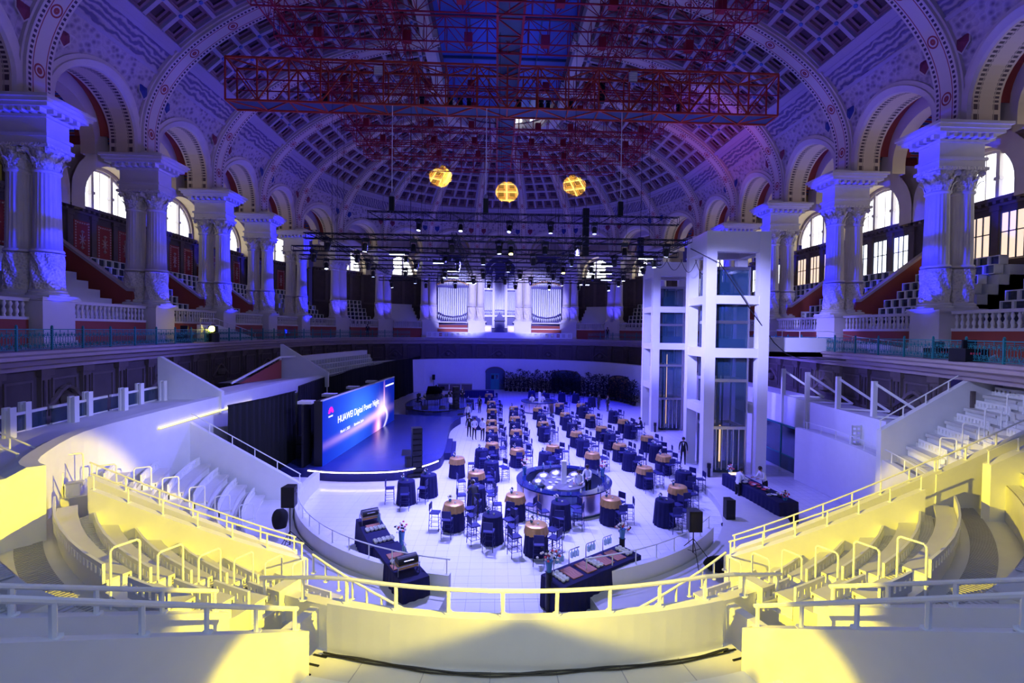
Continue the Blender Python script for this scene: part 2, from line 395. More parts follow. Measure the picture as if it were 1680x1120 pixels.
# even arc spacing
def arcs(a):
    pts = [(a*math.cos(PHI0+(PHI1-PHI0)*i/200), VB*math.sin(PHI0+(PHI1-PHI0)*i/200)) for i in range(201)]
    L = [0]
    for i in range(200): L.append(L[-1]+math.hypot(pts[i+1][0]-pts[i][0], pts[i+1][1]-pts[i][1]))
    return [PHI0+(PHI1-PHI0)*next(i for i in range(201) if L[i] >= L[-1]*k/NR-1e-9)/200 for k in range(NR+1)]
phis = arcs(22)
def coffer(mb, A, B, s0, s1, f0, f1, org):
    """nested square recess in the vault between plan fractions s0..s1 and angles f0..f1"""
    def pt(s, f, off):
        p = lerp(A, B, s); qa, qb = Qof(A), Qof(B); q = lerp(qa, qb, s); return vpt(p, f, off, q)-org
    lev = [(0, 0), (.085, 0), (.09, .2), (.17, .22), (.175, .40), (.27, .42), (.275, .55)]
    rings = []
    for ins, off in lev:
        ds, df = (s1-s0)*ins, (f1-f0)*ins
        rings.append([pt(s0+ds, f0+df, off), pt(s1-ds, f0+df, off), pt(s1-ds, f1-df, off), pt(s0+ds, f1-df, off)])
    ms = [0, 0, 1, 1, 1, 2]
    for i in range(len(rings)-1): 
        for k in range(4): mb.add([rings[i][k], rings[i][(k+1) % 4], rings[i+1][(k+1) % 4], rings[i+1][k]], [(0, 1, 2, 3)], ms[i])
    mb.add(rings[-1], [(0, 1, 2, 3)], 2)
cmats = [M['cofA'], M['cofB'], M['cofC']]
studs = MB(); proto_c = {}
for A, B, sg, k in bays:
    L = math.hypot(A[0]-B[0], A[1]-B[1]); mg = .70/L
    straight = A[0] == B[0]
    NC = 4
    for j in range(NR):
        f0, f1 = phis[j], phis[j+1]
        nc = NC
        if not straight: nc = max(2, round(NC*(.3+.7*(math.cos(f0)-.25)/.75)))
        mgj = mg if straight else mg*1.0
        for i in range(nc):
            s0, s1 = mgj+(1-2*mgj)*i/nc, mgj+(1-2*mgj)*(i+1)/nc
            if straight and 3 <= k <= 5 and j < 10 and nco < 300:
                pm = lerp(A, B, (s0+s1)/2); org = vpt(pm, (f0+f1)/2, 0)
                if (sg, j) not in proto_c:
                    mb = MB(); coffer(mb, A, B, s0, s1, f0, f1, org); proto_c[(sg, j)] = mb.mesh('coffer', cmats)
                link('coffer', proto_c[(sg, j)], ceiling, org); nco += 1
            else: coffer(rest, A, B, s0, s1, f0, f1, Vector((0, 0, 0)))
            if straight and i > 0:
                c = vpt(lerp(A, B, s0), f0, -.06); studs.bar(c, vpt(lerp(A, B, s0), f0, .05), .13, 6)
ob('coffer_field', rest, cmats, ceiling, stuff=True); ob('stud_field', studs, mat('blue_studs', (.08, .16, .45), .5), ceiling, stuff=True)
# backing shell outside coffers, margins beside the ribs
sh = MB()
for A, B, sg, k in bays:
    qa, qb = Qof(A), Qof(B)
    sh.grid(lambda u, v: vpt(lerp(A, B, u), PHI0-R(1)+(PHI1-PHI0+R(2))*v, .62, lerp(qa, qb, u)), 6, 14, 0)
    L = math.hypot(A[0]-B[0], A[1]-B[1]); mg = .70/L
    for a, b in ((0, mg), (1-mg, 1)):
        sh.grid(lambda u, v: vpt(lerp(A, B, a+(b-a)*u), PHI0-R(.5)+(PHI1-PHI0+R(1))*v, 0, lerp(qa, qb, a+(b-a)*u)), 1, 20, 1)
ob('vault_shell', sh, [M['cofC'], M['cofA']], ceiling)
# spandrel walls, arches, friezes, cornices
def bay_frame(A, B):
    L = math.hypot(B[0]-A[0], B[1]-A[1]); t = ((B[0]-A[0])/L, (B[1]-A[1])/L); m = lerp(A, B, .5); qa, qb = Qof(A), Qof(B); q = lerp(qa, qb, .5)
    n = (t[1], -t[0])
    if (m[0]-q[0])*n[0]+(m[1]-q[1])*n[1] < 0: n = (-n[0], -n[1])
    return L, t, m, n
SP_T = .006
shields = []
for A, B, sg, k in bays:
    L, t, m, n = bay_frame(A, B); wv_ = L/2-1.02; qa, qb = Qof(A), Qof(B)
    def SPT(d, z, off=0):
        u = (d+L/2)/L; return vpt(lerp(A, B, u), phi_of(z) if z > ZS else (z-ZS)/VB, off, lerp(qa, qb, u))
    def arcz(d): return ZA+math.sqrt(max(0, wv_*wv_-d*d)) if abs(d) < wv_ else 19.4
    mb = MB()
    ds = [-L/2, -L/2+.5, -wv_-1e-4]+[-wv_*math.cos(math.pi*i/18) for i in range(19)]+[wv_+1e-4, L/2-.5, L/2]
    ztop = 24.75
    for d0, d1 in zip(ds[:-1], ds[1:]):
        if d1-d0 < 1e-5: continue
        for j in range(4):
            q = []
            for d, jj in ((d0, j), (d1, j), (d1, j+1), (d0, j+1)):
                zl = arcz(d); q.append(SPT(d, zl+(ztop-zl)*jj/4))
            mb.add(q, [(0, 1, 2, 3)], 0)
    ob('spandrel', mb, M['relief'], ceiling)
    # frieze band + cornice mouldings
    mb = MB()
    mb.grid(lambda u, v: SPT(-L/2+L*u, 24.75+1.15*v, .02), 8, 3)
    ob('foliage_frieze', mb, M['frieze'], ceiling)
    mb = MB()
    for (z0, z1, o0) in ((24.62, 24.8, -.1), (25.85, 26.05, -.14), (26.05, 26.2, -.06), (26.2, 26.42, -.22)):
        rings = []
        for i in range(5):
            d = -L/2+L*i/4
            rings.append([SPT(d, z0, .1), SPT(d, z0, o0), SPT(d, z1, o0), SPT(d, z1, .1)])
        mb.sweep(rings, 0)
    ob('cornice_moulding', mb, [M['cofA']], ceiling)
    # archivolt ring: face on hall side and painted soffit
    def AP(d, z, e): return Vector((m[0]+t[0]*d+n[0]*e, m[1]+t[1]*d+n[1]*e, z))
    mb = MB(); rings = []; ul = []
    wi, wo = wv_-.0, wv_+.62
    NA = 24
    for i in range(NA+3):
        if i == 0: a, dz = 0, -.9
        elif i == NA+2: a, dz = math.pi, -.9
        else: a, dz = math.pi*(i-1)/NA, 0
        ca, sa = math.cos(a), math.sin(a); ul.append(i*wi*math.pi/NA)
        zi, zo = ZA+wi*sa+dz, ZA+wo*sa+dz
        ei = -(23.7 - (SPT(0, max(ZS, zi)) - Vector((Qof(m)[0], Qof(m)[1], 0))).to_2d().length) if False else 0
        insi = (1-math.cos(phi_of(zi)) if zi > ZS else 0)*22; inso = (1-math.cos(phi_of(zo)) if zo > ZS else 0)*22
        rings.append([AP(wi*ca, zi, 1.5), AP(wi*ca, zi, -insi-.05), AP((wi+.08)*ca, zi+.05*sa, -insi-.2), AP((wo-.25)*ca, zo-.25*sa, -inso-.2), AP((wo-.22)*ca, zo-.22*sa, -inso-.12), AP(wo*ca, zo, -inso-.12), AP(wo*ca, zo, .2)])
    mb.sweep(rings, 0, False, uvlen=ul, ms=[1, 0, 0, 0, 0, 0])
    for fi in range(len(mb.f)):
        if mb.m[fi] == 1:
            i = fi//6; mb.uv[fi] = ((ul[i], 0), (ul[i], 1), (ul[i+1], 1), (ul[i+1], 0))
    ob('side_arch', mb, [M['rib'], M['archp']], ceiling)
    # aisle vault behind + nested rings + painted band
    if k >= 2:
        D = 5.8 if k < 8 else 4.2
        wb = wv_+.28
        mb = MB()
        mb.grid(lambda u, v: AP(wb*math.cos(math.pi*u), ZA+.25+wb*math.sin(math.pi*u), 1.2+(D-1.2)*v), 20, 4, 0, (8, 1))
        ob('aisle_vault', mb, M['paint'], ceiling)
        mb = MB()
        for (e0, e1, w0, zz) in ((2.3, 3.2, wv_-.10, ZA-.3), (D-1.0, D-.1, 2.62, 17.35)):
            rings = []; ul = []
            for i in range(23):
                a = math.pi*(i-1)/20; dz = 0
                if i == 0: a, dz = 0, (-.7 if e0 < 3 else -1.0)
                if i == 22: a, dz = math.pi, (-.7 if e0 < 3 else -1.0)
                ca, sa = math.cos(a), math.sin(a); ul.append(i*.4)
                rings.append([AP((w0+1.0)*ca, zz+(w0+1.0)*sa+dz, e1), AP(w0*ca, zz+w0*sa+dz, e1), AP(w0*ca, zz+w0*sa+dz, e0), AP((w0+1.0)*ca, zz+(w0+1.0)*sa+dz, e0)])
            mb.sweep(rings, 0, False, uvlen=ul, ms=[0, 1, 0])
        ob('aisle_arch', mb, [M['rib'], M['archp']], ceiling)
# shields above the columns
shd = MB()
shd.add([(-.42, 0, .5), (.42, 0, .5), (.42, 0, -.1), (0, 0, -.6), (-.42, 0, -.1), (0, -.14, .05)], [(0, 1, 5), (1, 2, 5), (2, 3, 5), (3, 4, 5), (4, 0, 5)])
shd.add([(-.5, .02, .58), (.5, .02, .58), (.5, .02, -.15), (0, .02, -.72), (-.5, .02, -.15)], [(0, 1, 2, 3, 4)], 1)
shm = [shd.mesh('shield', [mat('shield_'+c, q, .5, var=.4, scale=4), M['rib']]) for c, q in (('blue', (.02, .04, .22)), ('red', (.20, .03, .06)))]
for A, B, sg, k in bays:
    L, t, m, n = bay_frame(A, B)
    for u in (.135, .865):
        p = vpt(lerp(A, B, u), phi_of(23.4), -.12); ang = math.atan2(-n[1], -n[0])+math.pi/2
        o = link('shield', shm[(k+(u > .5)) % 2], ceiling, p, ang); o.scale = (.8, .8, .8)
# skylight: blue glazed lid, beams, drum and lantern windows
PB = []
for side in (LEFT[1:], list(reversed(RIGHT[1:]))):
    for i, p in enumerate(side): PB.append(p)
sky = MB(); ring = [vpt(p, PHI1) for p in PB]; zt = ring[0].z
sk = sroot('window_1'); 
lid = MB(); lid.add([(p.x, p.y, zt+1.7) for p in ring], [tuple(range(len(ring)))[::-1]])
ob('glass_lid', lid, M['skylight'], sk)
mb = MB(); rings = [[p+Vector((0, 0, -.35)), p+Vector((0, 0, 1.75)), p+(p-Vector((0, p.y, p.z))).normalized()*.5+Vector((0, 0, 1.75)), p+(p-Vector((0, p.y, p.z))).normalized()*.9+Vector((0, 0, -.5))] for p in ring]
mb.sweep(rings, 0); ob('window_frame', mb, M['rib'], sk)
for i in range(8):
    y = 10+i*5.6; b = MB(); b.box(-5.9, 5.9, y-.06, y+.06, zt+1.45, zt+1.68); ob('glazing_beam', b, M['deck'], sk)
for x in (-3, 0, 3):
    b = MB(); b.box(x-.06, x+.06, 9, 54, zt+1.5, zt+1.68); ob('glazing_beam', b, M['deck'], sk)
fan = MB(); n = 10
fan.add([(0, 0, 0)]+[(.62*math.cos(math.pi*i/n), 0, .75*math.sin(math.pi*i/n)) for i in range(n+1)], [(0, i+1, i+2) for i in range(n)])
fb = MB()
for i in range(0, n+1, 2): fb.bar((0, .02, 0), (.62*math.cos(math.pi*i/n), .02, .75*math.sin(math.pi*i/n)), .02)
for i, (x, y) in enumerate(((1.7, 54.3), (3.6, 53.4), (4.7, 52.2))):
    f = ob('fan_light', fan, M['window'], sk, (x, y, zt+.45), (-.35, -.75, -1.0)[i]); f['label'] = 'small bright fan-shaped light'
    ob('glazing_bar', fb, M['deck'], f)
# ------------------------------------------------------------------ gallery: floor, ledge, dark wall, white ring wall
ZG = 7.35
EDGE = [(14, 5), (16.5, 11), (18.3, 15.5), (19.6, 22), (20.4, 30), (21.3, 39), (20.8, 47), (19.8, 54), (17.6, 59.5), (13.5, 63.3), (8, 65.3), (0, 66.0)]
def smooth(pts, n=4):
    out = []
    P_ = [pts[0]]+list(pts)+[pts[-1]]
    for i in range(1, len(P_)-2):
        for k in range(n):
            t = k/n; p0, p1, p2, p3 = P_[i-1:i+3]
            out.append(tuple(.5*((2*p1[j])+(-p0[j]+p2[j])*t+(2*p0[j]-5*p1[j]+4*p2[j]-p3[j])*t*t+(-p0[j]+3*p1[j]-3*p2[j]+p3[j])*t**3) for j in range(len(p0))))
    out.append(tuple(pts[-1])); return out
def full(pts): return [(-x, y) for x, y in pts]+[(x, y) for x, y in reversed(pts[:-1])]
EP = full(smooth(EDGE, 4)[:-1]+[(0, 66.0)])
def normals(path, closed=False):
    ns = []
    for i in range(len(path)):
        a = path[max(0, i-1)]; b = path[min(len(path)-1, i+1)]; d = (b[0]-a[0], b[1]-a[1]); l = math.hypot(*d) or 1
        ns.append((-d[1]/l, d[0]/l))
    return ns                                   # left-hand normals; EP runs left->far->right so these point outward
def ribbon(mb, path, prof, m=0, close=False, uv=False, ns=None):
    """sweep a (offset, z) profile along a plan path"""
    ns = ns or normals(path); rings = []; ul = []; s = 0
    for i, (p, n) in enumerate(zip(path, ns)):
        if i: s += math.hypot(p[0]-path[i-1][0], p[1]-path[i-1][1])
        ul.append(s); rings.append([(p[0]+n[0]*o, p[1]+n[1]*o, z) for o, z in prof])
    return mb.sweep(rings, m, close, uvlen=ul if uv else None)
mb = MB(); ribbon(mb, EP, [(0, ZG), (9.5, ZG), (9.5, ZG-.3), (1.2, ZG-.3), (0, ZG-.05)], 0, True)
struct(ob('floor_gallery', mb, M['ledge']))
mb = MB(); ribbon(mb, EP, [(-.12, ZG), (-.12, ZG-.12), (0.0, ZG-.2), (.0, ZG-.34), (.3, ZG-.42), (.45, ZG-.62), (.7, ZG-.66), (.75, ZG-.85), (1.0, ZG-.9), (1.0, ZG), (0.0, ZG+.02)], 0, True)
struct(ob('trim_1', mb, M['ledge']))
mb = MB(); ribbon(mb, [p for p in EP if not (p[0] > 0 and p[1] < 19.3)], [(1.0, ZG-.8), (1.0, 2.5)]); 
dwall = struct(ob('wall_lower', mb, M['dark']))
seg = 0; acc = 0; pil = MB(); pan = MB(); gar = MB()
ns = normals(EP)
nxt = 0
for i in range(1, len(EP)):
    a, b = EP[i-1], EP[i]; l = math.hypot(b[0]-a[0], b[1]-a[1]); t = ((b[0]-a[0])/l, (b[1]-a[1])/l); n = (-t[1], t[0])
    while nxt <= acc+l:
        if a[0] > 0 and a[1] < 21: nxt += 2.4; continue
        c = (a[0]+t[0]*(nxt-acc)+n[0]*1.0, a[1]+t[1]*(nxt-acc)+n[1]*1.0); j = round(nxt/2.4)
        pil.obox(c, t, n, .26, .14, 3.0, 6.35); pil.obox(c, t, n, .36, .22, 6.2, 6.5)
        for dz in (0, .45): 
            pil.obox((c[0]+t[0]*.14, c[1]+t[1]*.14), t, n, .05, .18, 4.4, 6.0); pil.obox((c[0]-t[0]*.14, c[1]-t[1]*.14), t, n, .05, .18, 4.4, 6.0)
        c2 = (c[0]+t[0]*1.2, c[1]+t[1]*1.2)
        for (x0, z0, z1) in ((-.7, 4.6, 6.0),):
            pan.obox(c2, t, n, .75, .08, 4.55, 4.65); pan.obox(c2, t, n, .75, .08, 5.95, 6.05)
            for s in (-.7, .7): pan.obox((c2[0]+t[0]*s, c2[1]+t[1]*s), t, n, .05, .08, 4.6, 6.0)
        if j % 3 == 1:   # pediment with scrolls
            pts = [(c2[0]+t[0]*d-n[0]*.12, c2[1]+t[1]*d-n[1]*.12, z) for d, z in ((-1.3, 4.7), (-.7, 5.1), (-.35, 5.45), (0, 5.6), (.35, 5.45), (.7, 5.1), (1.3, 4.7))]
            gar.path(pts, .12, 5); gar.lathe([(0.02, -.3), (.3, -.2), (.36, 0), (.3, .2), (.02, .3)], 8, (c2[0]-n[0]*.15, c2[1]-n[1]*.15, 5.0))
        nxt += 2.4
    acc += l
ob('pilaster_row', pil, M['dark2'], dwall, stuff=True); ob('panel_moulding_row', pan, M['dark2'], dwall, stuff=True); ob('carved_pediment_row', gar, M['dark2'], dwall, stuff=True)
RING = [(17.7, 20.5), (18.1, 25), (18.6, 31), (19.0, 38), (18.8, 45), (17.6, 52), (14.8, 58), (10.3, 62.8), (5, 65), (0, 65.6)]
RP = full(smooth(RING, 4)[:-1]+[(0, 65.6)])
RPL = [p for p in RP if p[0] < -11.5 and p[1] > 33]; RPB = [p for p in RP if abs(p[0]) <= 12.2 and p[1] > 57]; RPR = [p for p in RP if p[0] > 11.5]
for nm, pth in (('wall_left', RPL), ('wall_back', RPB), ('wall_right', RPR)):
    mb = MB(); ribbon(mb, pth, [(0, 0), (0, 4.4), (.3, 4.4), (.3, 0)], 0, True)
    ribbon(mb, pth, [(.3, 4.3), (2.2, 4.3)])
    wo_ = struct(ob(nm, mb, M['wallw']))
    if nm == 'wall_back': wback = wo_
    if nm == 'wall_right': wright = wo_
# balustrades, pedestals with column pairs, stands between the columns, outer walls
def fl_shaft(r0, r1, z0, z1, n=20):
    mb = MB(); N = n*4
    prof = [(r0, z0)]+[(r0+(r1-r0)*i/5, z0+(z1-z0)*i/5) for i in range(6)]
    mb.lathe(prof, N, fn=lambda r, z, a: r*(1-.085*abs(math.sin(a*n/2))**.6 if z0+.02 < z < z1-.0 else 1), cap=False)
    return mb
sh_m = fl_shaft(.56, .49, 4.75, 8.65)
sh_m.lathe([(.62, 4.68), (.64, 4.76), (.6, 4.84)], 24); sh_m.lathe([(.5, 8.55), (.56, 8.62), (.56, 8.7), (.5, 8.74)], 24)
sh_me = sh_m.mesh('column_shaft', M['shaft'], True)
dr = MB(); rr_ = random.Random(3)
ph = [(rr_.uniform(0, 6.28), rr_.randint(3, 9), rr_.uniform(2, 7)) for _ in range(7)]
dr.lathe([(.66, 2.7+.055*i) for i in range(36)], 56, fn=lambda r, z, a: r*(.93+.055*max(-1, min(1, sum(math.sin(p+q*a+s*z) for p, q, s in ph)*.6)) if 2.72 < z < 4.6 else 1), cap=False)
dr_me = dr.mesh('carved_drum', M['stone'], False)
bs = MB(); bs.lathe([(.78, 2.5), (.8, 2.58), (.78, 2.64), (.70, 2.68), (.72, 2.76), (.66, 2.82)], 24); bs.box(-.8, .8, -.8, .8, 2.42, 2.52)
bs_me = bs.mesh('column_base', M['ped'], False)
cp = MB(); cp.lathe([(.5, 8.7), (.5, 9.2), (.58, 9.6), (.66, 9.75)], 20)
def leafm(mb, a, z0, h, r, wd):
    ca, sa = math.cos(a), math.sin(a); rows = []
    for (u, o, ww) in ((0, 0, .7), (.35, .03, 1), (.7, .09, .95), (.92, .20, .6), (.98, .28, .3), (.88, .31, .12)):
        rr = r+o; hw = wd*ww/2
        rows.append([(rr*ca+sa*hw, rr*sa-ca*hw, z0+h*u), ((rr+.035)*ca, (rr+.035)*sa, z0+h*u), (rr*ca-sa*hw, rr*sa+ca*hw, z0+h*u)])
    mb.sweep(rows, 0, False)
for i in range(8): leafm(cp, i*math.pi/4, 8.72, .5, .50, .36); leafm(cp, (i+.5)*math.pi/4, 8.9, .62, .52, .34)
for i in range(4):
    a = math.pi/4+i*math.pi/2; c = (.74*math.cos(a), .74*math.sin(a), 9.6); tx, ty = -math.sin(a), math.cos(a)
    cp.bar((c[0]-tx*.09, c[1]-ty*.09, c[2]), (c[0]+tx*.09, c[1]+ty*.09, c[2]), .15, 10)
    cp.bar((.5*math.cos(a), .5*math.sin(a), 9.3), (c[0], c[1], 9.7), .06, 5)
cp.box(-.72, .72, -.72, .72, 9.74, 9.9)
cp_me = cp.mesh('capital', M['stone'])
def entab(hx, hy):
    mb = MB(); mb.box(-hx, hx, -hy, hy, 9.9, 10.25); mb.box(-hx-.08, hx+.08, -hy-.08, hy+.08, 10.25, 10.4)
    mb.box(-hx+.03, hx-.03, -hy+.03, hy-.03, 10.4, 11.15)
    mb.box(-hx-.1, hx+.1, -hy-.1, hy+.1, 11.15, 11.28)
    k = .36
    for sx in (-1, 1):                       # modillions
        n = int(2*hy/k); 
        for i in range(n+1): y = -hy+2*hy*i/n; mb.box(min(sx*hx, sx*(hx+.42)), max(sx*hx, sx*(hx+.42)), y-.09, y+.09, 11.28, 11.5)
        n = int(2*hx/k)
        for i in range(n+1): x = -hx+2*hx*i/n; mb.box(x-.09, x+.09, min(sx*hy, sx*(hy+.42)), max(sx*hy, sx*(hy+.42)), 11.28, 11.5)
    mb.box(-hx-.5, hx+.5, -hy-.5, hy+.5, 11.5, 11.68); mb.box(-hx-.62, hx+.62, -hy-.62, hy+.62, 11.68, 11.85)
    mb.box(-hx-.72, hx+.72, -hy-.72, hy+.72, 11.85, 12.0); mb.box(-hx-.1, hx+.1, -hy-.1, hy+.1, 12.0, 12.3)
    return mb
en_side = entab(.62, 1.25).mesh('entablature', M['shaft'])   # local x tangential, y radial
en_end = entab(1.25, .62).mesh('entablature', M['shaft'])
def pedm(hx, hy):
    mb = MB(); mb.box(-hx, hx, -hy, hy, 0, 2.3); mb.box(-hx-.08, hx+.08, -hy-.08, hy+.08, 0, .3); mb.box(-hx-.1, hx+.1, -hy-.1, hy+.1, 2.28, 2.36); mb.box(-hx-.16, hx+.16, -hy-.16, hy+.16, 2.36, 2.44); return mb
pd_side = pedm(.85, 1.2).mesh('pedestal', M['ped']); pd_end = pedm(1.3, .8).mesh('pedestal', M['ped'])
SIDEN = {-1: 'left', 1: 'right'}
for sg in (-1, 1):
    for k in range(2, 12):
        x, y = P0[k]; p = (sg*x, y); q = Qof(p); d = math.hypot(p[0]-q[0], p[1]-q[1]); n = ((p[0]-q[0])/d, (p[1]-q[1])/d)
        rz = math.atan2(n[1], n[0])-math.pi/2
        end = k >= 8
        if k >= 10: lab = 'pale column pair flanking the organ pipes, %s on the %s side' % ('outer one' if k == 10 else 'inner one', SIDEN[sg])
        else: lab = 'fluted column pair on pedestal, %s from the front along the %s gallery' % (nth(k-2), SIDEN[sg])
        th = thing('column_pair', lab, 'column', (p[0], p[1], ZG), rz, 'paired columns around the gallery')
        link('pedestal', pd_end if end else pd_side, th); link('entablature', en_end if end else en_side, th)
        for o in (-.66, .66):
            loc = (o, 0, 0) if end else (0, o, 0)
            c = link('column', sh_me, th, loc); link('carved_drum', dr_me, c); link('column_base', bs_me, c); link('capital', cp_me, c)
# balusters
bal_prof = [(.07, 0), (.07, .06), (.04, .1), (.09, .24), (.075, .34), (.04, .42), (.04, .46), (.09, .60), (.05, .7), (.07, .74)]
def steps_mesh(W, n=7, d=.72, h=.55, z0=1.7, e0=.2):
    mb = MB()
    for i in range(n): mb.box(-W/2, W/2, e0+i*d, e0+n*d+.3, z0+i*h-(.0 if i else 1.7), z0+(i+1)*h-.03); mb.box(-W/2, W/2, e0+i*d-.03, e0+(i+1)*d, z0+(i+1)*h-.03, z0+(i+1)*h)
    return mb
boxf = MB(); bw, bh = .60, .56
for (x0, x1, z0, z1) in ((-bw/2, -bw/2+.055, 0, bh), (bw/2-.055, bw/2, 0, bh), (-bw/2, bw/2, 0, .055), (-bw/2, bw/2, bh-.055, bh)): boxf.box(x0, x1, -.02, .5, z0, z1)
boxf.box(-bw/2+.05, bw/2-.05, .1, .14, .05, bh-.05, 1)
box_me = boxf.mesh('display_box', [M['white'], M['mirrorb']])
orn = MB()
orn.box(-.62, .62, 0, .06, 0, 2.6, 0)
for i in range(22):
    u = i/22; 
for s in (-1, 1):
    for i in range(13): orn.box(s*.5-.05, s*.5+.05, -.03, .02, .15+i*.19, .26+i*.19, 1)
for i in range(5): 
    for z in (.12, 2.4): orn.box(-.4+i*.18, -.3+i*.18, -.03, .02, z, z+.1, 1)
for i in range(8):
    a = i*math.pi/4; orn.bar((.0, -.02, 1.3), (.26*math.cos(a), -.02, 1.3+.42*math.sin(a)), .035, 4, 1)
for z in (.75, 1.85): orn.lathe([(.02, -.12), (.13, 0), (.02, .12)], 8, (0, -.02, z), 1)
orn_me = orn.mesh('painted_panel', [M['redp'], M['orn']])
ol = {}
wroot = {}
winroot = []
for A, B, sg, k in bays:
    if k < 2 or (k == 11): continue
    L, t, m, n = bay_frame(A, B); rz = math.atan2(n[1], n[0])-math.pi/2; side = SIDEN.get(sg, 'far')
    organ = k >= 10
    if not organ: wroot[sg] = sroot('wall_outer_'+side)
    # balustrade
    wl = L-(2.0 if k < 8 else 2.6)
    bt = thing('balustrade', 'stone balustrade over red dado in bay %d between columns on the %s side' % (k-2, side) if False else 'stone balustrade over red dado, %s bay from the front, %s side' % (nth(k-2), side), 'balustrade', (m[0]-n[0]*.55, m[1]-n[1]*.55, ZG), rz, 'balustrades between the columns')
    mb = MB(); mb.box(-wl/2, wl/2, -.16, .16, 2.2, 2.36); mb.box(-wl/2, wl/2, -.2, .2, 2.3, 2.36); ob('top_rail', mb, M['ped'], bt)
    mb = MB(); mb.box(-wl/2, wl/2, -.16, .16, 1.32, 1.46); ob('bottom_rail', mb, M['ped'], bt)
    mb = MB(); mb.box(-wl/2, wl/2, -.12, .12, 0, 1.32); ob('dado_panel', mb, M['red'], bt)
    if not organ:
        mb = MB(); nb = int(wl/.27)
        for i in range(nb): mb.lathe(bal_prof, 7, (-wl/2+(i+.5)*wl/nb, 0, 1.46), cap=False)
        ob('baluster_row', mb, M['ped'], bt, smooth=True, stuff=True)
    if organ: continue
    # stand
    D = 5.8 if k < 8 else 4.4
    isstep = (sg < 0 and k in (2, 3, 9)) or (sg > 0 and k == 9)
    base = (m[0]+n[0]*.4, m[1]+n[1]*.4, ZG)
    lab = '%s behind the columns, %s bay from the front, %s side' % ('white marble steps' if isstep else 'stand of mirrored white boxes', nth(k-2), side)
    st = thing('marble_steps' if isstep else 'box_stand', lab, 'steps' if isstep else 'display', base, rz, 'raked stands behind the columns')
    if isstep:
        for i in range(7):
            mb = MB(); mb.box(-(L-2.3)/2, (L-2.3)/2, .2+i*.72, 5.3, 1.7+i*.55-(.4 if i == 0 else 0), 1.7+(i+1)*.55); ob('step', mb, M['wallw'], st)
    else:
        nb = int((L-2.0)/.61)
        far = k >= 7; acc_mb = MB()
        for j in range(7):
            for i in range(nb):
                x = -(nb-1)*.305+i*.61+(.15 if j % 2 else -.15); loc = (x, .4+j*.62, 1.75+j*.575)
                if far:
                    b0 = len(acc_mb.v)
                    acc_mb.add([(a+loc[0], b_+loc[1], c+loc[2]) for a, b_, c in boxf.v], boxf.f); acc_mb.m[-len(boxf.m):] = boxf.m
                else: link('display_box', box_me, st, loc)
        if far: ob('display_box_field', acc_mb, [M['white'], M['mirrorb']], st, stuff=True)
        mb = MB()
        for j in range(7): mb.box(-(L-2)/2, (L-2)/2, .55+j*.62, 5.3, 1.0+j*.4, 1.72+j*.575)
        ob('stand_base', mb, M['wallw'], st)
    if k in (3, 4, 5):   # raking red wall at the far end of the bay
        xe = (L/2-.55)*(1 if (B[0]-A[0])*math.cos(rz)+(B[1]-A[1])*math.sin(rz) > 0 else -1)
        mb = MB()
        for (h0, h1, a, m_) in ((0, 0, .14, 0), (.0, .16, .22, 1)):
            ys = [(0.0, 3.35), (.3, 3.35), (5.4, 7.1)]
            if m_ == 0:
                poly = [(0.0, 1.3), (0, 3.35), (.3, 3.35), (5.4, 7.1), (5.4, 1.3)]
            else: poly = [(-.08, 3.32), (-.08, 3.52), (.28, 3.52), (5.4, 7.27), (5.4, 7.07), (.3, 3.34)]
            vs = [(xe-a, y, z) for y, z in poly]+[(xe+a, y, z) for y, z in poly]; c = len(poly)
            mb.add(vs, [tuple(range(c)), tuple(range(c, 2*c))[::-1]]+[(i, c+i, c+(i+1) % c, (i+1) % c) for i in range(c)], m_)
        w_ = ob('raking_wall', mb, [M['red'], M['ledge']], None, base, rz)
        tag(w_, 'red raking wall with a pale coping behind the %s column pair of the %s gallery' % (nth(k-2), side), 'wall', 'red raking walls')
    # outer wall with lunette window
    wr = 2.45; zs_ = 17.3; LW = L/2+(0.05 if k < 7 else 1.2)
    WZ0, WZ1 = 16.7, 24.5
    wb_ = (m[0]+n[0]*D, m[1]+n[1]*D, 0)
    mb = MB()
    def arc(d): return zs_+math.sqrt(max(0, wr*wr-d*d))
    ds = [-LW, -wr]+[-wr*math.cos(math.pi*i/16) for i in range(1, 16)]+[wr, LW]
    for d0, d1 in zip(ds[:-1], ds[1:]):
        if d0 < -wr-.001 or d1 > wr+.001: mb.add([(d0, 0, WZ0), (d1, 0, WZ0), (d1, 0, WZ1), (d0, 0, WZ1)], [(0, 1, 2, 3)])
        else: mb.add([(d0, 0, arc(d0)), (d1, 0, arc(d1)), (d1, 0, WZ1), (d0, 0, WZ1)], [(0, 1, 2, 3)])
        if -wr-.001 < d0 and d1 < wr+.001: mb.add([(d0, 0, arc(d0)), (d1, 0, arc(d1)), (d1, .35, arc(d1)), (d0, .35, arc(d0))], [(0, 1, 2, 3)])
    ob('upper_wall', mb, mat_rose, wroot[sg if sg else 0], wb_, rz) if False else ob('upper_wall', mb, M['rib'], wroot[sg], wb_, rz)
    mb = MB(); mb.box(-LW, LW, 0, .3, ZG, WZ0)
    lw = ob('lower_wall', mb, M['dark'], wroot[sg], wb_, rz)
    mb = MB(); mb.box(-LW, LW, -.12, 0, 16.2, 16.35); mb.box(-LW, LW, -.38, 0, 16.52, 16.7); mb.box(-LW, LW, -.1, 0, 12.1, 12.35)
    for i in range(int(2*LW/.42)): mb.box(-LW+i*.42, -LW+i*.42+.2, -.3, 0, 16.35, 16.52)
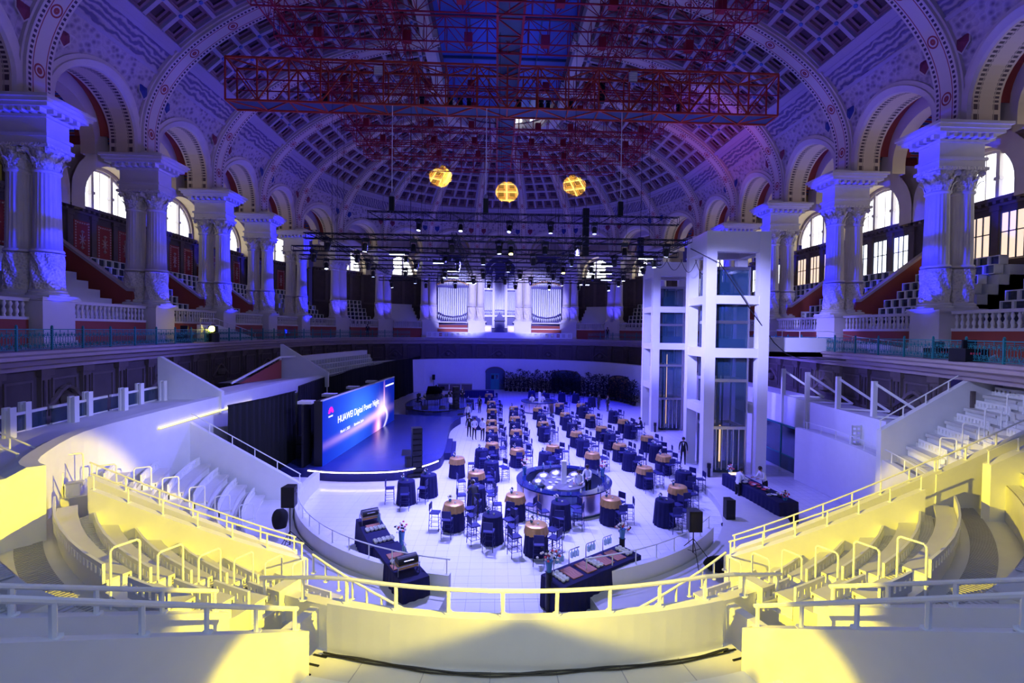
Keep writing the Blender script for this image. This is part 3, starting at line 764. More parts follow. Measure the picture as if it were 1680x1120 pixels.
    for x in (-2.75, -.92, .92, 2.75): mb.box(x-.2, x+.2, -.14, 0, 12.35, 16.2); mb.box(x-.27, x+.27, -.2, 0, 15.95, 16.2)
    ob('wall_moulding', mb, M['dark2'], lw)
    left_panels = (sg < 0)
    if left_panels and k < 8:
        for x in (-1.83, 0, 1.83): link('painted_panel', orn_me, lw, (x, -.07, 13.1))
    # window
    wn = len(winroot)+2; wt = sroot('window_%d' % wn); wt.location = wb_; wt.rotation_euler = (0, 0, rz); winroot.append(wt)
    dim = (sg < 0 and k in (2, 3))
    mb = MB(); pts = [(-wr, WZ0), (wr, WZ0)]+[(wr*math.cos(math.pi*i/16), zs_+wr*math.sin(math.pi*i/16)) for i in range(17)]
    mb.add([(x, .32, z) for x, z in pts], [tuple(range(len(pts)))]); ob('window_glass', mb, M['windowd'] if dim else M['window'], wt)
    fr = MB()
    for x in (-.82, .82): fr.box(x-.1, x+.1, .05, .3, WZ0, arc(x)); fr.box(x-.17, x+.17, 0, .3, zs_+.55, zs_+.75)
    fr.path([(wr*.97*math.cos(math.pi*i/16), .2, zs_+wr*.97*math.sin(math.pi*i/16)) for i in range(17)], .09, 4)
    fr.box(-wr, wr, .0, .3, WZ0, WZ0+.14); fr.bar((0, .25, WZ0), (0, .25, zs_+wr), .03); fr.bar((-1.6, .25, WZ0), (-1.6, .25, arc(1.6)), .03); fr.bar((1.6, .25, WZ0), (1.6, .25, arc(1.6)), .03)
    ob('window_frame', fr, M['dark2'] if dim else M['ped'], wt)
    if sg > 0 and k < 8:
        for ix, x in enumerate((-1.83, 0, 1.83)):
            g = MB(); g.box(x-.62, x+.62, -.03, .0, 13.0, 15.8); gl = ob('lit_window', g, M['windowo'] if k in (3, 5) else M['window'], lw, label='warm-lit rectangular window' if k in (3, 5) else None)
            g = MB()
            for dx in (-.62, -.2, .2, .62): g.box(x+dx-.03, x+dx+.03, -.08, -.03, 13.0, 15.8)
            for z in (13.0, 14.6, 15.75): g.box(x-.62, x+.62, -.08, -.03, z, z+.06)
            ob('glazing_bars', g, M['deck'], gl)
mb = MB(); mb.grid(lambda u, v: (0, 0, 0), 1, 1)
# far wall behind the organ bays
mb = MB(); mb.box(-15, 15, 72.5, 72.9, ZG, 26); struct(ob('wall_organ', mb, M['plaster']))
# ------------------------------------------------------------------ amphitheatre
AC = (.25, 23.9)
def AZ(az, r, z=0, s=-1): return Vector((AC[0]+s*r*math.sin(R(az)), AC[1]-r*math.cos(R(az)), z))
def btop(r): return 3.65-.54*(16.95-r)
def foot(r): return btop(r)-.75
def yaz(r, y): return math.degrees(math.acos(max(-1, min(1, (AC[1]-y)/r))))
def arcslab(mb, r0, r1, a0, a1, z0, z1, s, m=0, n=None):
    n = n or max(3, int(abs(a1-a0)/3)); rings = []
    for i in range(n+1):
        a = a0+(a1-a0)*i/n
        rings.append([AZ(a, r0, z0, s), AZ(a, r1, z0, s), AZ(a, r1, z1, s), AZ(a, r0, z1, s)])
    mb.sweep(rings, m); return mb
def rail(name, pts, h, label, step=1.3, r=.028, parent=None, m='white', group=None, drop=.0, mid=False):
    """tubular handrail above a list of 3D base points; returns the thing"""
    th = None
    if parent is None:
        th = thing(name, label, 'handrail', pts[0], 0, group); base = Vector(pts[0])
    else: th = parent; base = Vector((0, 0, 0))
    P_ = [Vector(p)-base for p in pts]; up = Vector((0, 0, h))
    mb = MB(); mb.path([p+up for p in P_], r, 8)
    if mid: mb.path([p+up*.5 for p in P_], r*.7, 6)
    ob('top_rail' if parent is None else 'handrail', mb, M[m], th, smooth=False)
    tot = sum((b-a).length for a, b in zip(P_[:-1], P_[1:])); n = max(2, round(tot/step)+1); k = 0
    for j in range(n):
        t = tot*j/(n-1)*.98+.01*tot; acc = 0
        for a, b in zip(P_[:-1], P_[1:]):
            l = (b-a).length
            if acc+l >= t-1e-6: q = a.lerp(b, (t-acc)/l); break
            acc += l
        pm = MB(); pm.bar((0, 0, -drop), up, r*.95, 6); pm.bar((0, 0, -.01), (0, 0, .012), r*2.2, 8); ob('post', pm, M[m], th, q)
    return th
stand = sroot('floor_stand'); 
def terr(name, mb, mt, **k): return ob(name, mb, mt, stand, **k)
bench_n = [0]
def bench(s, r, a0, a1, label, k, z=None):
    z = foot(r) if z is None else z; th = thing('curved_bench', label, 'bench', AZ((a0+a1)/2, r, z, s), 0, 'curved benches of the white stand'); o = Vector(th.location)
    def sub(mb): mb.v = [tuple(Vector(p)-o) for p in mb.v]; return mb
    mb = MB(); arcslab(mb, r-.47, r-.04, a0, a1, z+.36, z+.41, s); arcslab(mb, r-.47, r-.44, a0, a1, z+.28, z+.36, s); ob('seat', sub(mb), M['bench'], th)
    mb = MB(); arcslab(mb, r-.40, r-.05, a0, a1, z, z+.36, s); ob('seat_base', sub(mb), M['white'], th)
    # perforated back
    mb = MB(); arcslab(mb, r-.03, r+.02, a0, a1, z+.66, z+.76, s); arcslab(mb, r-.03, r+.02, a0, a1, z+.36, z+.50, s)
    ln = r*R(abs(a1-a0)); n = max(3, int(ln/.2)); da = (a1-a0)/n
    for i in range(n+1):
        c = a0+da*i; h = .3*da
        lo, hi = max(min(a0, a1), min(c-h, c+h)), min(max(a0, a1), max(c-h, c+h))
        arcslab(mb, r-.03, r+.02, lo, hi, z+.50, z+.66, s, n=1)
    ob('perforated_back', sub(mb), M['white'], th)
    if ln > 1.2:
        mb = MB(); arcslab(mb, r-.8, r-.47, a0+.3, a1-.3, z+.004, z+.016, s); ob('deck_slats', sub(mb), M['slat'], th)
        mb = MB()
        for i in range(int(ln/.12)):
            c = a0+(a1-a0)*(i+.5)/int(ln/.12); arcslab(mb, r-.78, r-.5, c-.12, c+.12, z+.016, z+.03, s, n=1)
        ob('slat_row', sub(mb), M['bench'], th, stuff=True)
SN = {-1: 'left', 1: 'right'}
def hoop(s, az, r, label, dr=.42, h=1.2, z=None):
    z = foot(r)+.12 if z is None else z
    p = AZ(az, r-dr/2, z, s); q = AZ(az, r+dr/2+.06, z, s)
    th = thing('hoop_handrail', label, 'handrail', p, 0, 'hoop handrails of the aisles'); d = q-p; mb = MB(); mb.path([(0, 0, 0), (0, 0, h-.06), (d.x*.08, d.y*.08, h), (d.x*.92, d.y*.92, h), (d.x, d.y, h-.06), (d.x, d.y, -.05)], .024, 6)
    ob('hoop', mb, M['white'], th)
for s in (-1, 1):
    sd = SN[s]
    for k in range(6):
        r = 16.95-.8*k; z = foot(r)
        mb = MB(); arcslab(mb, r-.8, r+.02, 22.6, yaz(r, 12.95), 0, z, s); terr('terrace', mb, M['bench'])
        amx = yaz(r, 12.98)
        if amx > 31.5: bench(s, r, 30.2, amx, '%s curved bench down from the walkway, beside the %s sloping parapet' % (nth(k), sd), k)
        bench(s, r, 22.8, 26.9, '%s short bench down from the walkway, between %s aisle and front parapet' % (nth(k), sd), k)
        # aisle half steps
        mb = MB(); arcslab(mb, r-.4, r, 27.1, 30.0, z, z+.2, s); terr('aisle_step', mb, M['white'])
        mb = MB(); arcslab(mb, r-.43, r-.38, 27.3, 29.8, z+.2, z+.21, s); terr('step_nosing', mb, M['black'])
        if k in (0, 1, 2, 3, 4, 5): hoop(s, 28.6, r-.2, '%s white hoop down the %s lower aisle' % (nth(k), sd))
    # walkway ring
    mb = MB(); arcslab(mb, 16.97, 18.15, 15.9, 96 if s > 0 else 62, 0, foot(16.95)+.02, s, n=30); terr('walkway', mb, M['bench'])
    mb = MB()
    for i in range(150):
        c = 24+i*.36
        if c < (90 if s > 0 else 60): arcslab(mb, 17.15, 17.65, c-.08, c+.08, foot(16.95)+.02, foot(16.95)+.035, s, n=1)
    terr('walkway_slat_row', mb, M['slat'], stuff=True)
    # upper rows
    for j in range(6 if s > 0 else 5):
        r = 18.95+.8*j; z = foot(r)
        amx = yaz(r, 12.95)
        mb = MB(); arcslab(mb, r-.8, r+.05, 22.6, amx, 0, z, s); terr('terrace', mb, M['bench'])
        bench(s, r, 30.2, amx-.2, '%s bench above the walkway in the near %s upper block' % (nth(j), sd), j)
        bench(s, r, 22.9, 26.9, '%s short bench above the walkway beside the %s front parapet' % (nth(j), sd), j)
        mb = MB(); arcslab(mb, r-.4, r, 27.1, 30.0, z, z+.2, s); terr('aisle_step', mb, M['white'])
        hoop(s, 28.6, r-.2, '%s white hoop up the %s upper aisle' % (nth(j), sd))
    # radial front parapets with rails
    for (az, r0, r1, base, nm, sl) in ((15.7 if s < 0 else 15.2, 15.95, 22.6, 2.75, 'inner', .62), (22.3, 16.0, 22.0, 2.78, 'outer', .56)):
        mb = MB(); rings = []
        for i in range(9):
            r = r0+(r1-r0)*i/8; zt_ = base+sl*(r-r0); da = math.degrees(.14/r)
            rings.append([AZ(az-da, r, 0, s), AZ(az-da, r, zt_, s), AZ(az+da, r, zt_, s), AZ(az+da, r, 0, s)])
        mb.sweep(rings, 0)
        o = ob('parapet', mb, M['wallw']); tag(o, 'white sloping %s parapet of the %s foreground stairs' % (nm, sd), 'parapet')
        pts = [AZ(az, r0+.15+(r1-r0-.2)*i/6, base+sl*((r1-r0-.2)*i/6+.15), s) for i in range(7)]
        rail('handrail', pts, .40, 'white tubular rail on the %s sloping parapet in the %s foreground' % (nm, sd), 1.15, .04)
        if nm == 'inner':   # rail overshoot
            pass
    mb = MB()
    for i in range(8): arcslab(mb, 15.9+.9*i, 16.85+.9*i, 15.9, 22.1, 0, 2.2+.486*i, s)
    terr('corridor_steps', mb, M['wallw'])
    # flank steps at the bottom of the frame
    for i in range(6):
        mb = MB(); arcslab(mb, 16.0+.8*i, 17.2+.8*i, 8.6-.5*i, 15.3, 1.2, 1.95+.42*i, s); terr('flank_step', mb, M['wallw'])
    # wing wall beside the centre parapet
    mb = MB(); arcslab(mb, 14.15, 14.4, 17.3, 23.6, .3, 2.2, s); arcslab(mb, 14.15, 15.9, 19.0, 19.9, .3, 2.1, s); arcslab(mb, 14.4, 16.0, 17.3, 23.5, .3, 1.2, s)
    o = ob('wing_wall', mb, M['wallw']); tag(o, 'low white wing wall at the %s end of the centre parapet' % sd, 'wall')
    mb = MB(); arcslab(mb, 13.9, 14.5, 22.9, 24.2, .3, 2.35, s); o = ob('end_pier', mb, M['wallw']); tag(o, 'square white pier where the %s benches meet the wing wall' % sd, 'pier')
    mb = MB()
    for i in range(3): arcslab(mb, 15.1+.25*i, 15.14+.25*i, 16.0, 17.2, 1.60, 1.64, s)
    terr('step_nosing', mb, M['black'])
    mb = MB(); arcslab(mb, 14.95, 15.95, 15.9, 17.4, 1.0, 1.62, s); terr('side_step', mb, M['bench'])
    rail('stair_rail', [AZ(24-16*i/8, 13.3, 2.15-1.3*i/8, s) for i in range(9)], .45, 'yellow-lit stair rail descending towards the %s side of the floor' % sd, .42, .03)
    # passage and inner ring wall
    mb = MB(); arcslab(mb, 10.3, 12.95, 12, 95, 0, .35, s); terr('lower_passage', mb, M['bench'])
    mb = MB()
    a1 = 74 if s < 0 else 50
    for i in range(16):
        a, b = 12+(a1-12)*i/16, 12+(a1-12)*(i+1)/16; arcslab(mb, 10.0, 10.22, a, b, 0, .85, s, n=1)
    if s < 0: arcslab(mb, 10.0, 10.25, 74, 92, 0, .85, s)
    o = ob('ring_wall', mb, M['wallw']); tag(o, 'low curved white wall edging the floor on the %s side' % sd, 'wall')
    rail('curved_rail', [AZ(12+(a1-13)*i/12, 10.1, .85, s) for i in range(13)], .45, 'curved white rail on the low %s floor wall' % sd, 1.0, .022)
    # sloping parapets beside the benches (run straight along x)
    for (y, xs, nm) in ((13.02, (6.15, 12.0), 'near'), (14.02, (6.8, 12.9 if s < 0 else 13.5), 'far')):
        mb = MB(); rings = []; tops = []
        for i in range(9):
            x = xs[0]+(xs[1]-xs[0])*i/8; r = math.hypot(x, AC[1]-y); zt_ = btop(r)+.62; X = AC[0]+s*x
            rings.append([(X, y-.09, 0), (X, y-.09, zt_), (X, y+.09, zt_), (X, y+.09, 0)]); tops.append((X, y, zt_))
        mb.sweep(rings, 0); o = ob('sloping_parapet', mb, M['wallw']); tag(o, 'white sloping parapet, %s of the pair dividing the %s benches' % ('nearer' if nm == 'near' else 'farther', sd), 'parapet')
        rail('parapet_rail', [(p[0], p[1]+(.0 if nm == 'far' else .0), p[2]) for p in tops], .42, 'white rail on the %s sloping parapet of the %s pair' % ('nearer' if nm == 'near' else 'farther', sd), 1.1, .024)
    mb = MB(); rings = []
    for i in range(9):
        x = 6.5+6*i/8; r = math.hypot(x, AC[1]-13.5); X = AC[0]+s*x; rings.append([(X, 13.11, 0), (X, 13.11, btop(r)-.35), (X, 13.93, btop(r)-.35), (X, 13.93, 0)])
    mb.sweep(rings, 0); terr('corridor_ramp', mb, M['wallw'])
    # upper continuation walls
    for (y, x0, x1, nm) in ((13.02, 13.95, 18.6, 'near'), (14.02, 13.3, 18.4, 'far')):
        if s < 0 and nm == 'far': x0, x1 = 14.3, 17.0
        mb = MB(); rings = []; tops = []
        for i in range(7):
            x = x0+(x1-x0)*i/6; r = math.hypot(x, AC[1]-y); zt_ = btop(r)+(.55 if s > 0 else .35); X = AC[0]+s*x
            rings.append([(X, y-.12, 2.0), (X, y-.12, zt_), (X, y+.12, zt_), (X, y+.12, 2.0)]); tops.append((X, y, zt_))
        mb.sweep(rings, 0); o = ob('upper_parapet', mb, M['wallw']); tag(o, 'white upper parapet, %s one beyond the %s walkway' % ('nearer' if nm == 'near' else 'farther', sd), 'parapet')
        rail('upper_rail', tops, .42, 'white rail on the %s upper parapet past the %s walkway' % ('nearer' if nm == 'near' else 'farther', sd), 1.1, .026)
# left block A between the stair pair and the curtain
for k in range(7):
    r = 16.95-.8*k; a0 = yaz(r, 14.15); a1 = yaz(r, 21.4)
    a1 = min(a1, math.degrees(math.asin(min(1, 14.6/r))) if r > 14.6 else 99)
    mb = MB(); zA = .74+.6*(r-12.95); arcslab(mb, r-.8, r+.02, a0, a1, 0, zA if zA > .36 else .36, -1); terr('terrace', mb, M['bench'])
    if zA < .1 or a1-a0 < 3: continue
    mid = 62 if r < 15.5 else 58
    bench(-1, r, a0+.5, min(mid-1.8, a1), '%s bench down in the blue-lit left block, stair side' % nth(k), k, zA)
    if a1 > mid+3: bench(-1, r, mid+1.8, a1-.5, '%s bench down in the blue-lit left block, curtain side' % nth(k), k, zA); 
    mb = MB(); arcslab(mb, r-.4, r, mid-1.6, mid+1.6, zA, zA+.2, -1); terr('aisle_step', mb, M['white'])
    hoop(-1, mid-.8, r-.2, '%s white hoop down the blue-lit left aisle' % nth(k), z=zA)
mb = MB(); rings = []; tops = []
for i in range(9):
    x = 9.9+(15.2-9.9)*i/8; r = math.hypot(x, 2.2); zt_ = 1.1+3.0*i/8; X = AC[0]-x; y = 21.7; rings.append([(X, y-.1, 0), (X, y-.1, zt_), (X, y+.1, zt_), (X, y+.1, 0)]); tops.append((X, y, zt_))
mb.sweep(rings, 0); o = ob('sloping_parapet', mb, M['wallw']); tag(o, 'white sloping parapet between the left benches and black curtain', 'parapet')
rail('parapet_rail', tops, .42, 'thin rail on the parapet beside the black curtain', 1.2, .024)
# right block D
for j in range(6):
    r = 17.95+.8*j+.2; a0 = yaz(r, 14.15); a1 = yaz(r, 18.85); z = 3.25+.56*j
    mb = MB(); arcslab(mb, r-.8, r+.05, a0, a1, 0, z, 1); terr('terrace', mb, M['bench'])
    mid = a0+(a1-a0)*.52
    bench(1, r, a0+.3, mid-1.5, '%s bench up in the blue-lit right block, near aisle side' % nth(j), j, z); bench(1, r, mid+1.5, a1-.2, '%s bench up in the blue-lit right block, far wall side' % nth(j), j, z)
    mb = MB(); arcslab(mb, r-.4, r, mid-1.4, mid+1.4, z, z+.2, 1); terr('aisle_step', mb, M['white'])
    hoop(1, mid, r-.2, '%s white hoop up the blue-lit right aisle' % nth(j), z=z+.1)
mb = MB(); rings = []; tops = []
for i in range(9):
    x = 15.9+(21.0-15.9)*i/8; zt_ = 4.3+2.9*i/8; X = AC[0]+x; y = 19.1; rings.append([(X, y-.12, 0), (X, y-.12, zt_), (X, y+.12, zt_), (X, y+.12, 0)]); tops.append((X, y, zt_))
rings.append([(x_+3, y_, zz) for x_, y_, zz in rings[-1]]); mb.sweep(rings, 0)
mb.box(22.6, 22.9, 13.5, 19.1, 2, 7.1)
o = ob('sloping_parapet', mb, M['wallw']); tag(o, 'white sloping parapet at the top right, below the green iron railing', 'parapet')
rail('parapet_rail', tops, .42, 'long white rail rising to the green iron railing', 1.2, .026)
# right curved drop wall
mb = MB(); arcslab(mb, 16.7, 16.97, 53, 96, 0, 3.05, 1, n=20); o = ob('curved_drop_wall', mb, M['wallw']); tag(o, 'tall curved white wall under the right walkway', 'wall')
rail('curved_rail', [AZ(56+38*i/12, 16.85, 3.05, 1) for i in range(13)], .42, 'white rail on the tall curved right wall', 1.1, .024)
mb = MB()
pf = MB(); pf.box(-.5, .5, -.02, .02, 0, .1)
for i in range(5): pf.box(-.5+.24*i, -.42+.24*i, -.02, .02, 0, 1.0)
for i in range(5): pf.box(-.5, .5, -.02, .02, .22*i, .22*i+.1)
o = ob('perforated_screen', pf, M['white'], None, AZ(84, 17.6, 2.92, 1), R(8)); tag(o, 'perforated white screen at the head of the right walkway', 'screen')
# centre parapet, landing
mb = MB(); arcslab(mb, 14.75, 14.97, -16.4, 16.4, 1.3, 2.65, -1, n=24); o = ob('centre_parapet', mb, M['wallw']); tag(o, 'curved white centre parapet in the foreground', 'parapet')
mb = MB(); arcslab(mb, 14.97, 17.4, -15.9, 15.9, 1.2, 1.62, -1, n=24); arcslab(mb, 17.4, 24.5, -15.9, 15.9, 1.0, 1.66, -1, n=24); terr('landing', mb, M['bench'])
mb = MB()
for a in (-12, -7, -2, 3, 8, 13): arcslab(mb, 15.0, 17.3, a-.03, a+.03, 1.62, 1.626, -1, n=1)
terr('landing_joint_row', mb, M['joint'], stuff=True)
rail('centre_rail', [AZ(a, 14.8, 2.65 if abs(a) < 16.5 else 2.65-.05*(abs(a)-16.5), -1) for a in range(-24, 25, 3)], .48, 'long curved rail above the white centre parapet', 1.18, .042)
cab = MB()
for j in range(3):
    cab.path([AZ(a, 15.05+.035*j+.012*math.sin(a*1.3+j*2)+.04*math.sin(a*.35), 1.645+.02*(j == 1), -1) for a in [x*.75 for x in range(-22, 23)]], .017, 5)
o = ob('cable_run', cab, M['cable']); tag(o, 'bundle of black cables along the foot of the centre parapet', 'cable')
for i, (px_, y_) in enumerate(((.22, 5.95), (.47, 5.8), (.72, 5.62), (1.16, 5.2))):
    mb = MB(); w_ = .036
    pts = [(0, 0), (0, 1.0), (.0, 1.07), (.04, 1.1), (.42, 1.1), (.46, 1.07), (.46, 1.0), (.46, 0)]
    rings = [[(-w_, -y-.012 if False else -y, z), (w_, -y, z), (w_, -y+(.02 if y < .2 else -.02), z-(.02 if 0 < y < .46 else 0)), (-w_, -y+(.02 if y < .2 else -.02), z-(.02 if 0 < y < .46 else 0))] for y, z in pts]
    mb.sweep(rings, 0)
    th = thing('step_handrail', 'flat white hoop, %s of four in the centre foreground' % ('first', 'second', 'third', 'fourth')[i], 'handrail', (px_, y_, 2.35 if i < 3 else 2.45), R(-4), 'flat hoops in the centre foreground')
    ob('hoop', mb, M['white'], th)
    mb = MB()
    mb.box(-w_, w_, -.5, .02, -.75, 0)
# white deck and ring on the left
RL = smooth([(-11.9, 11.9), (-12.8, 12.7), (-14.3, 15.7), (-14.6, 18.7), (-14.7, 22), (-14.7, 27.7), (-14.3, 32), (-13.4, 35.4)], 4)
mb = MB(); rings = []
nsl = normals(RL)
mb.sweep([[(p[0], p[1], 0), (p[0], p[1], 4.85), (p[0]+n[0]*.35, p[1]+n[1]*.35, 4.88), (p[0]+n[0]*.7, p[1]+n[1]*.7, 4.7), (p[0]+n[0]*2.7, p[1]+n[1]*2.7, 4.7), (p[0]+n[0]*2.7, p[1]+n[1]*2.7, 0)] for p, n in zip(RL, nsl)], 0)
o = ob('ring_deck', mb, M['wallw']); tag(o, 'broad white curved deck sweeping above the left benches', 'deck')
st_ = MB(); st_.path([(-14.56, 19.5, 4.15), (-14.62, 22, 4.15), (-14.64, 27.0, 4.15)], .05, 4); o = ob('light_strip', st_, M['stripy']); tag(o, 'warm yellow light strip under the left deck', 'light')
for i, (x, y) in enumerate(((-16.36, 13.6), (-16.2, 15.4), (-16.9, 16.6), (-16.5, 18.0), (-17.1, 19.3), (-16.7, 20.6), (-17.3, 22.3), (-17.0, 23.4))):
    mb = MB(); mb.box(-.14, -.05, -.1, .1, -.3, 1.0); mb.box(.05, .14, -.1, .1, -.3, 1.0); mb.box(-.05, .05, -.06, .06, -.3, .9)
    o = ob('deck_post', mb, M['white'], None, (x-.2, y, 4.7)); tag(o, 'paired white steel post on the left deck edge, %s from the front' % nth(i), 'post', 'white posts on the left deck')
for i, (a, b) in enumerate((((-16.3, 13.3), (-16.9, 17.4)), ((-16.9, 17.6), (-17.2, 20.4)), ((-17.2, 20.6), (-17.4, 23.6)))):
    th = thing('glass_balustrade', 'glass balustrade panel between white posts, %s from the front' % nth(i), 'balustrade', (a[0]-.25, a[1], 4.7), 0, 'glass panels on the left deck')
    d = (b[0]-a[0], b[1]-a[1]); mb = MB(); mb.add([(0, 0, 0), (d[0], d[1], 0), (d[0], d[1], .6), (0, 0, .6), (.03, 0, 0), (d[0]+.03, d[1], 0), (d[0]+.03, d[1], .6), (.03, 0, .6)], [(0, 1, 2, 3), (5, 4, 7, 6), (3, 2, 6, 7), (0, 4, 5, 1), (1, 5, 6, 2), (4, 0, 3, 7)]); ob('glass_pane', mb, M['glassd'], th)
    mb = MB(); mb.bar((0, 0, .64), (d[0], d[1], .64), .07, 4); mb.bar((0, 0, .0), (d[0], d[1], .0), .06, 4); ob('rail', mb, M['white'], th)
rail('deck_rail', [(-12.9, 10.2, 4.9), (-13.3, 11.3, 4.9)], .5, 'short white rail at the left frame edge', 1, .025)
def fin(y, x0, x1, z1, lab, th_=.12):
    mb = MB(); poly = [(x0, 4.0), (x0, z1), (x0+.12, z1), (x1, 5.1), (x1, 4.0)]; c = len(poly)
    vs = [(x, y-th_, z) for x, z in poly]+[(x, y+th_, z) for x, z in poly]
    mb.add(vs, [tuple(range(c)), tuple(range(c, 2*c))[::-1]]+[(i, c+i, c+(i+1) % c, (i+1) % c) for i in range(c)]); o = ob('wall_fin', mb, M['wallw']); tag(o, lab, 'wall')
fin(24, -17.8, -14.6, 6.87, 'nearer white triangular wall fin above the left deck'); fin(35, -16.75, -13.2, 7.2, 'farther white triangular wall fin above the left deck')
mb = MB(); mb.path([(-17.6, 30, 4.8), (-16.3, 33.9, 6.3), (-16.3, 33.9, 4.7)], .08, 4); mb.path([(-16.3, 33.9, 6.3), (-15.6, 34.8, 6.3)], .08, 4); o = ob('stair_balustrade', mb, M['white']); tag(o, 'raking white stair frame beside the farther wall fin', 'stairs')
mb = MB(); mb.add([(-17.3, 30.3, 4.75), (-16.2, 33.8, 4.75), (-16.2, 33.8, 6.1)], [(0, 1, 2)]); mb.add([(-17.26, 30.3, 4.75), (-16.16, 33.8, 4.75), (-16.16, 33.8, 6.1)], [(0, 2, 1)])
o2 = ob('stair_panel', mb, M['red'], o)
# block of white cube shelving behind the curtain
th = thing('cube_wall', 'white wall of stacked square openings above the black curtain', 'wall', (-16.6, 38.5, 0))
pt0, pt1 = Vector((0, 0, 0)), Vector((1.9, 12.5, 0)); d = (pt1-pt0).normalized(); nn_ = (-d.y, d.x)
mb = MB(); c = (pt0+pt1)/2; mb.obox((c.x-.35, c.y), (d.x, d.y), nn_, 6.3, .3, 0, 6.1); ob('wall_body', mb, M['wallw'], th)
for j in range(4):
    for i in range(26):
        q = pt0+d*(.25+i*.48); off = .35*(3-j)*.6
        mb_ = None
        if j == 0 and i == 0:
            bb = MB(); bb.obox((0, 0), (d.x, d.y), nn_, .15, .04, 0, .34); cell = bb.mesh('dark_opening', M['black'])
            b2 = MB(); b2.obox((0, 0), (d.x, d.y), nn_, .24, .22, 0, .1); b2.obox((0, 0), (d.x, d.y), nn_, .04, .22, 0, .46); frm = b2.mesh('cube_frame', M['white'])
        link('dark_opening', cell, th, (q.x+.05+off, q.y, 3.9+j*.46)); link('cube_frame', frm, th, (q.x+.1+off+d.x*.24, q.y+d.y*.24, 3.82+j*.46))
# buttresses over the right ring wall
for i, (x, y) in enumerate(((18.2, 21.8), (18.15, 24.1), (18.25, 26.7), (18.45, 29.3))):
    mb = MB(); mb.box(-.12, .12, -.07, .07, -2.3, 1.75); mb.bar((.0, 0, 1.65), (2.1, -.9, .0), .085, 4); mb.bar((0, 0, 0), (2.1, -.9, 0), .06, 4)
    o = ob('steel_buttress', mb, M['white'], None, (x, y, 4.4)); tag(o, 'white triangular steel buttress on the right wall, %s from the front' % nth(i), 'buttress', 'white buttresses on the right wall')
# glass doors under the right wall
for i in range(4):
    y = 21.2+i*2.3; th = thing('glass_screen', 'dark glass screen under the right white wall, %s from the front' % nth(i), 'window', (17.60+.02*i, y, 0), 0, 'glass screens under the right wall')
    mb = MB(); mb.box(-.03, .0, .06, 2.2, .9, 2.7); ob('glass_pane', mb, M['mirrorb'], th); mb = MB(); mb.box(-.05, .05, 0, 2.24, .0, .9); ob('lower_panel', mb, M['deck'], th)
    mb = MB(); mb.box(-.06, .06, 0, .08, 0, 2.75); mb.box(-.06, .06, 0, 2.24, 2.68, 2.78); mb.box(-.06, .06, 0, 2.24, .86, .94); ob('frame', mb, M['teal'], th)
# ------------------------------------------------------------------ lift towers and bridge
def tower(x, y, which, rz=R(-2)):
    W, D, H, P_ = 3.75, 3.1, 14.4, .62
    th = thing('lift_tower', 'tall white lift tower of open square frames, the %s one' % which, 'tower', (x, y, 0), rz, 'white lift towers')
    for nm, (px, py) in (('leg', (0, 0)), ('leg', (W-P_, 0)), ('leg', (0, D-.5)), ('leg', (W-P_, D-.5))):
        mb = MB(); mb.box(px, px+P_, py, py+.5, 0, H); ob('leg', mb, M['white'], th)
    for z0, z1 in ((13.2, H), (10.15, 10.65), (7.0, 7.55)):
        for yy in (0.0, D-.5):
            mb = MB(); mb.box(P_, W-P_, yy+.02, yy+.48, z0, z1); ob('cross_beam', mb, M['white'], th)
    for z0, z1 in ((13.2, H), (10.15, 10.65), (7.0, 7.55), (3.6, 4.15)):
        for xx in (0, W-P_):
            mb = MB(); mb.box(xx+.02, xx+P_-.02, .5, D-.5, z0, z1); ob('side_beam', mb, M['white'], th)
    # glass shaft
    gx0, gx1, gy0, gy1 = .75, W-.95, .55, D-.55
    mb = MB(); mb.box(gx0, gx1, gy0, gy0+.03, 0.1, 12.3); mb.box(gx0, gx0+.03, gy0, gy1, .1, 12.3); mb.box(gx1-.03, gx1, gy0, gy1, .1, 12.3); mb.box(gx0, gx1, gy1-.03, gy1, .1, 12.3); ob('glass_shaft', mb, M['glassd'], th)
    for a, b in ((gx0, gy0), (gx1, gy0), (gx0, gy1), (gx1, gy1)):
        mb = MB(); mb.box(a-.05, a+.05, b-.05, b+.05, 0, 12.35); ob('shaft_post', mb, M['steel'], th)
    for z in (2.75, 5.6, 9.1, 12.3):
        mb = MB()
        for yy in (gy0, gy1): mb.box(gx0, gx1, yy-.06, yy+.06, z-.09, z+.09)
        for xx in (gx0, gx1): mb.box(xx-.06, xx+.06, gy0, gy1, z-.09, z+.09)
        ob('shaft_ring', mb, M['steel'], th)
    mb = MB(); mb.box(1.2, 1.34, .9, 1.04, 0, 12.2); mb.box(1.5, 1.56, .9, 1.0, 0, 12.2); mb.box(1.15, 1.75, .8, 1.2, 10.9, 11.5); mb.box(1.0, 2.5, 1.0, 2.2, 10.7, 10.85); ob('guide_rail', mb, M['black'], th)
    mb = MB(); mb.box(gx0+.1, gx1-.1, .7, gy1-.1, 7.6, 7.75); mb.box(gx0+.1, gx1-.1, .7, .78, 7.75, 8.1); mb.box(gx0+.1, gx1-.1, .7, gy1-.1, .1, .25); ob('lift_car', mb, M['deck'], th)
    for i in range(5):
        mb = MB(); mb.box(gx0+.25+i*.34, gx0+.3+i*.34, gy0-.02, gy0+.04, .2, 2.65); ob('door_bar', mb, M['steel'], th)
    mb = MB(); mb.box(1.9, 1.98, 2.0, 2.1, .3, 2.6 if which == 'nearer' else 6.5); ob('warm_light', mb, M['warm'], th)
    mb = MB(); mb.lathe([(.09, 0), (.09, .5), (.12, .55), (.12, .8)], 8, (P_*.5, -.2, 0)); ob('floor_uplight', mb, M['black'], th)
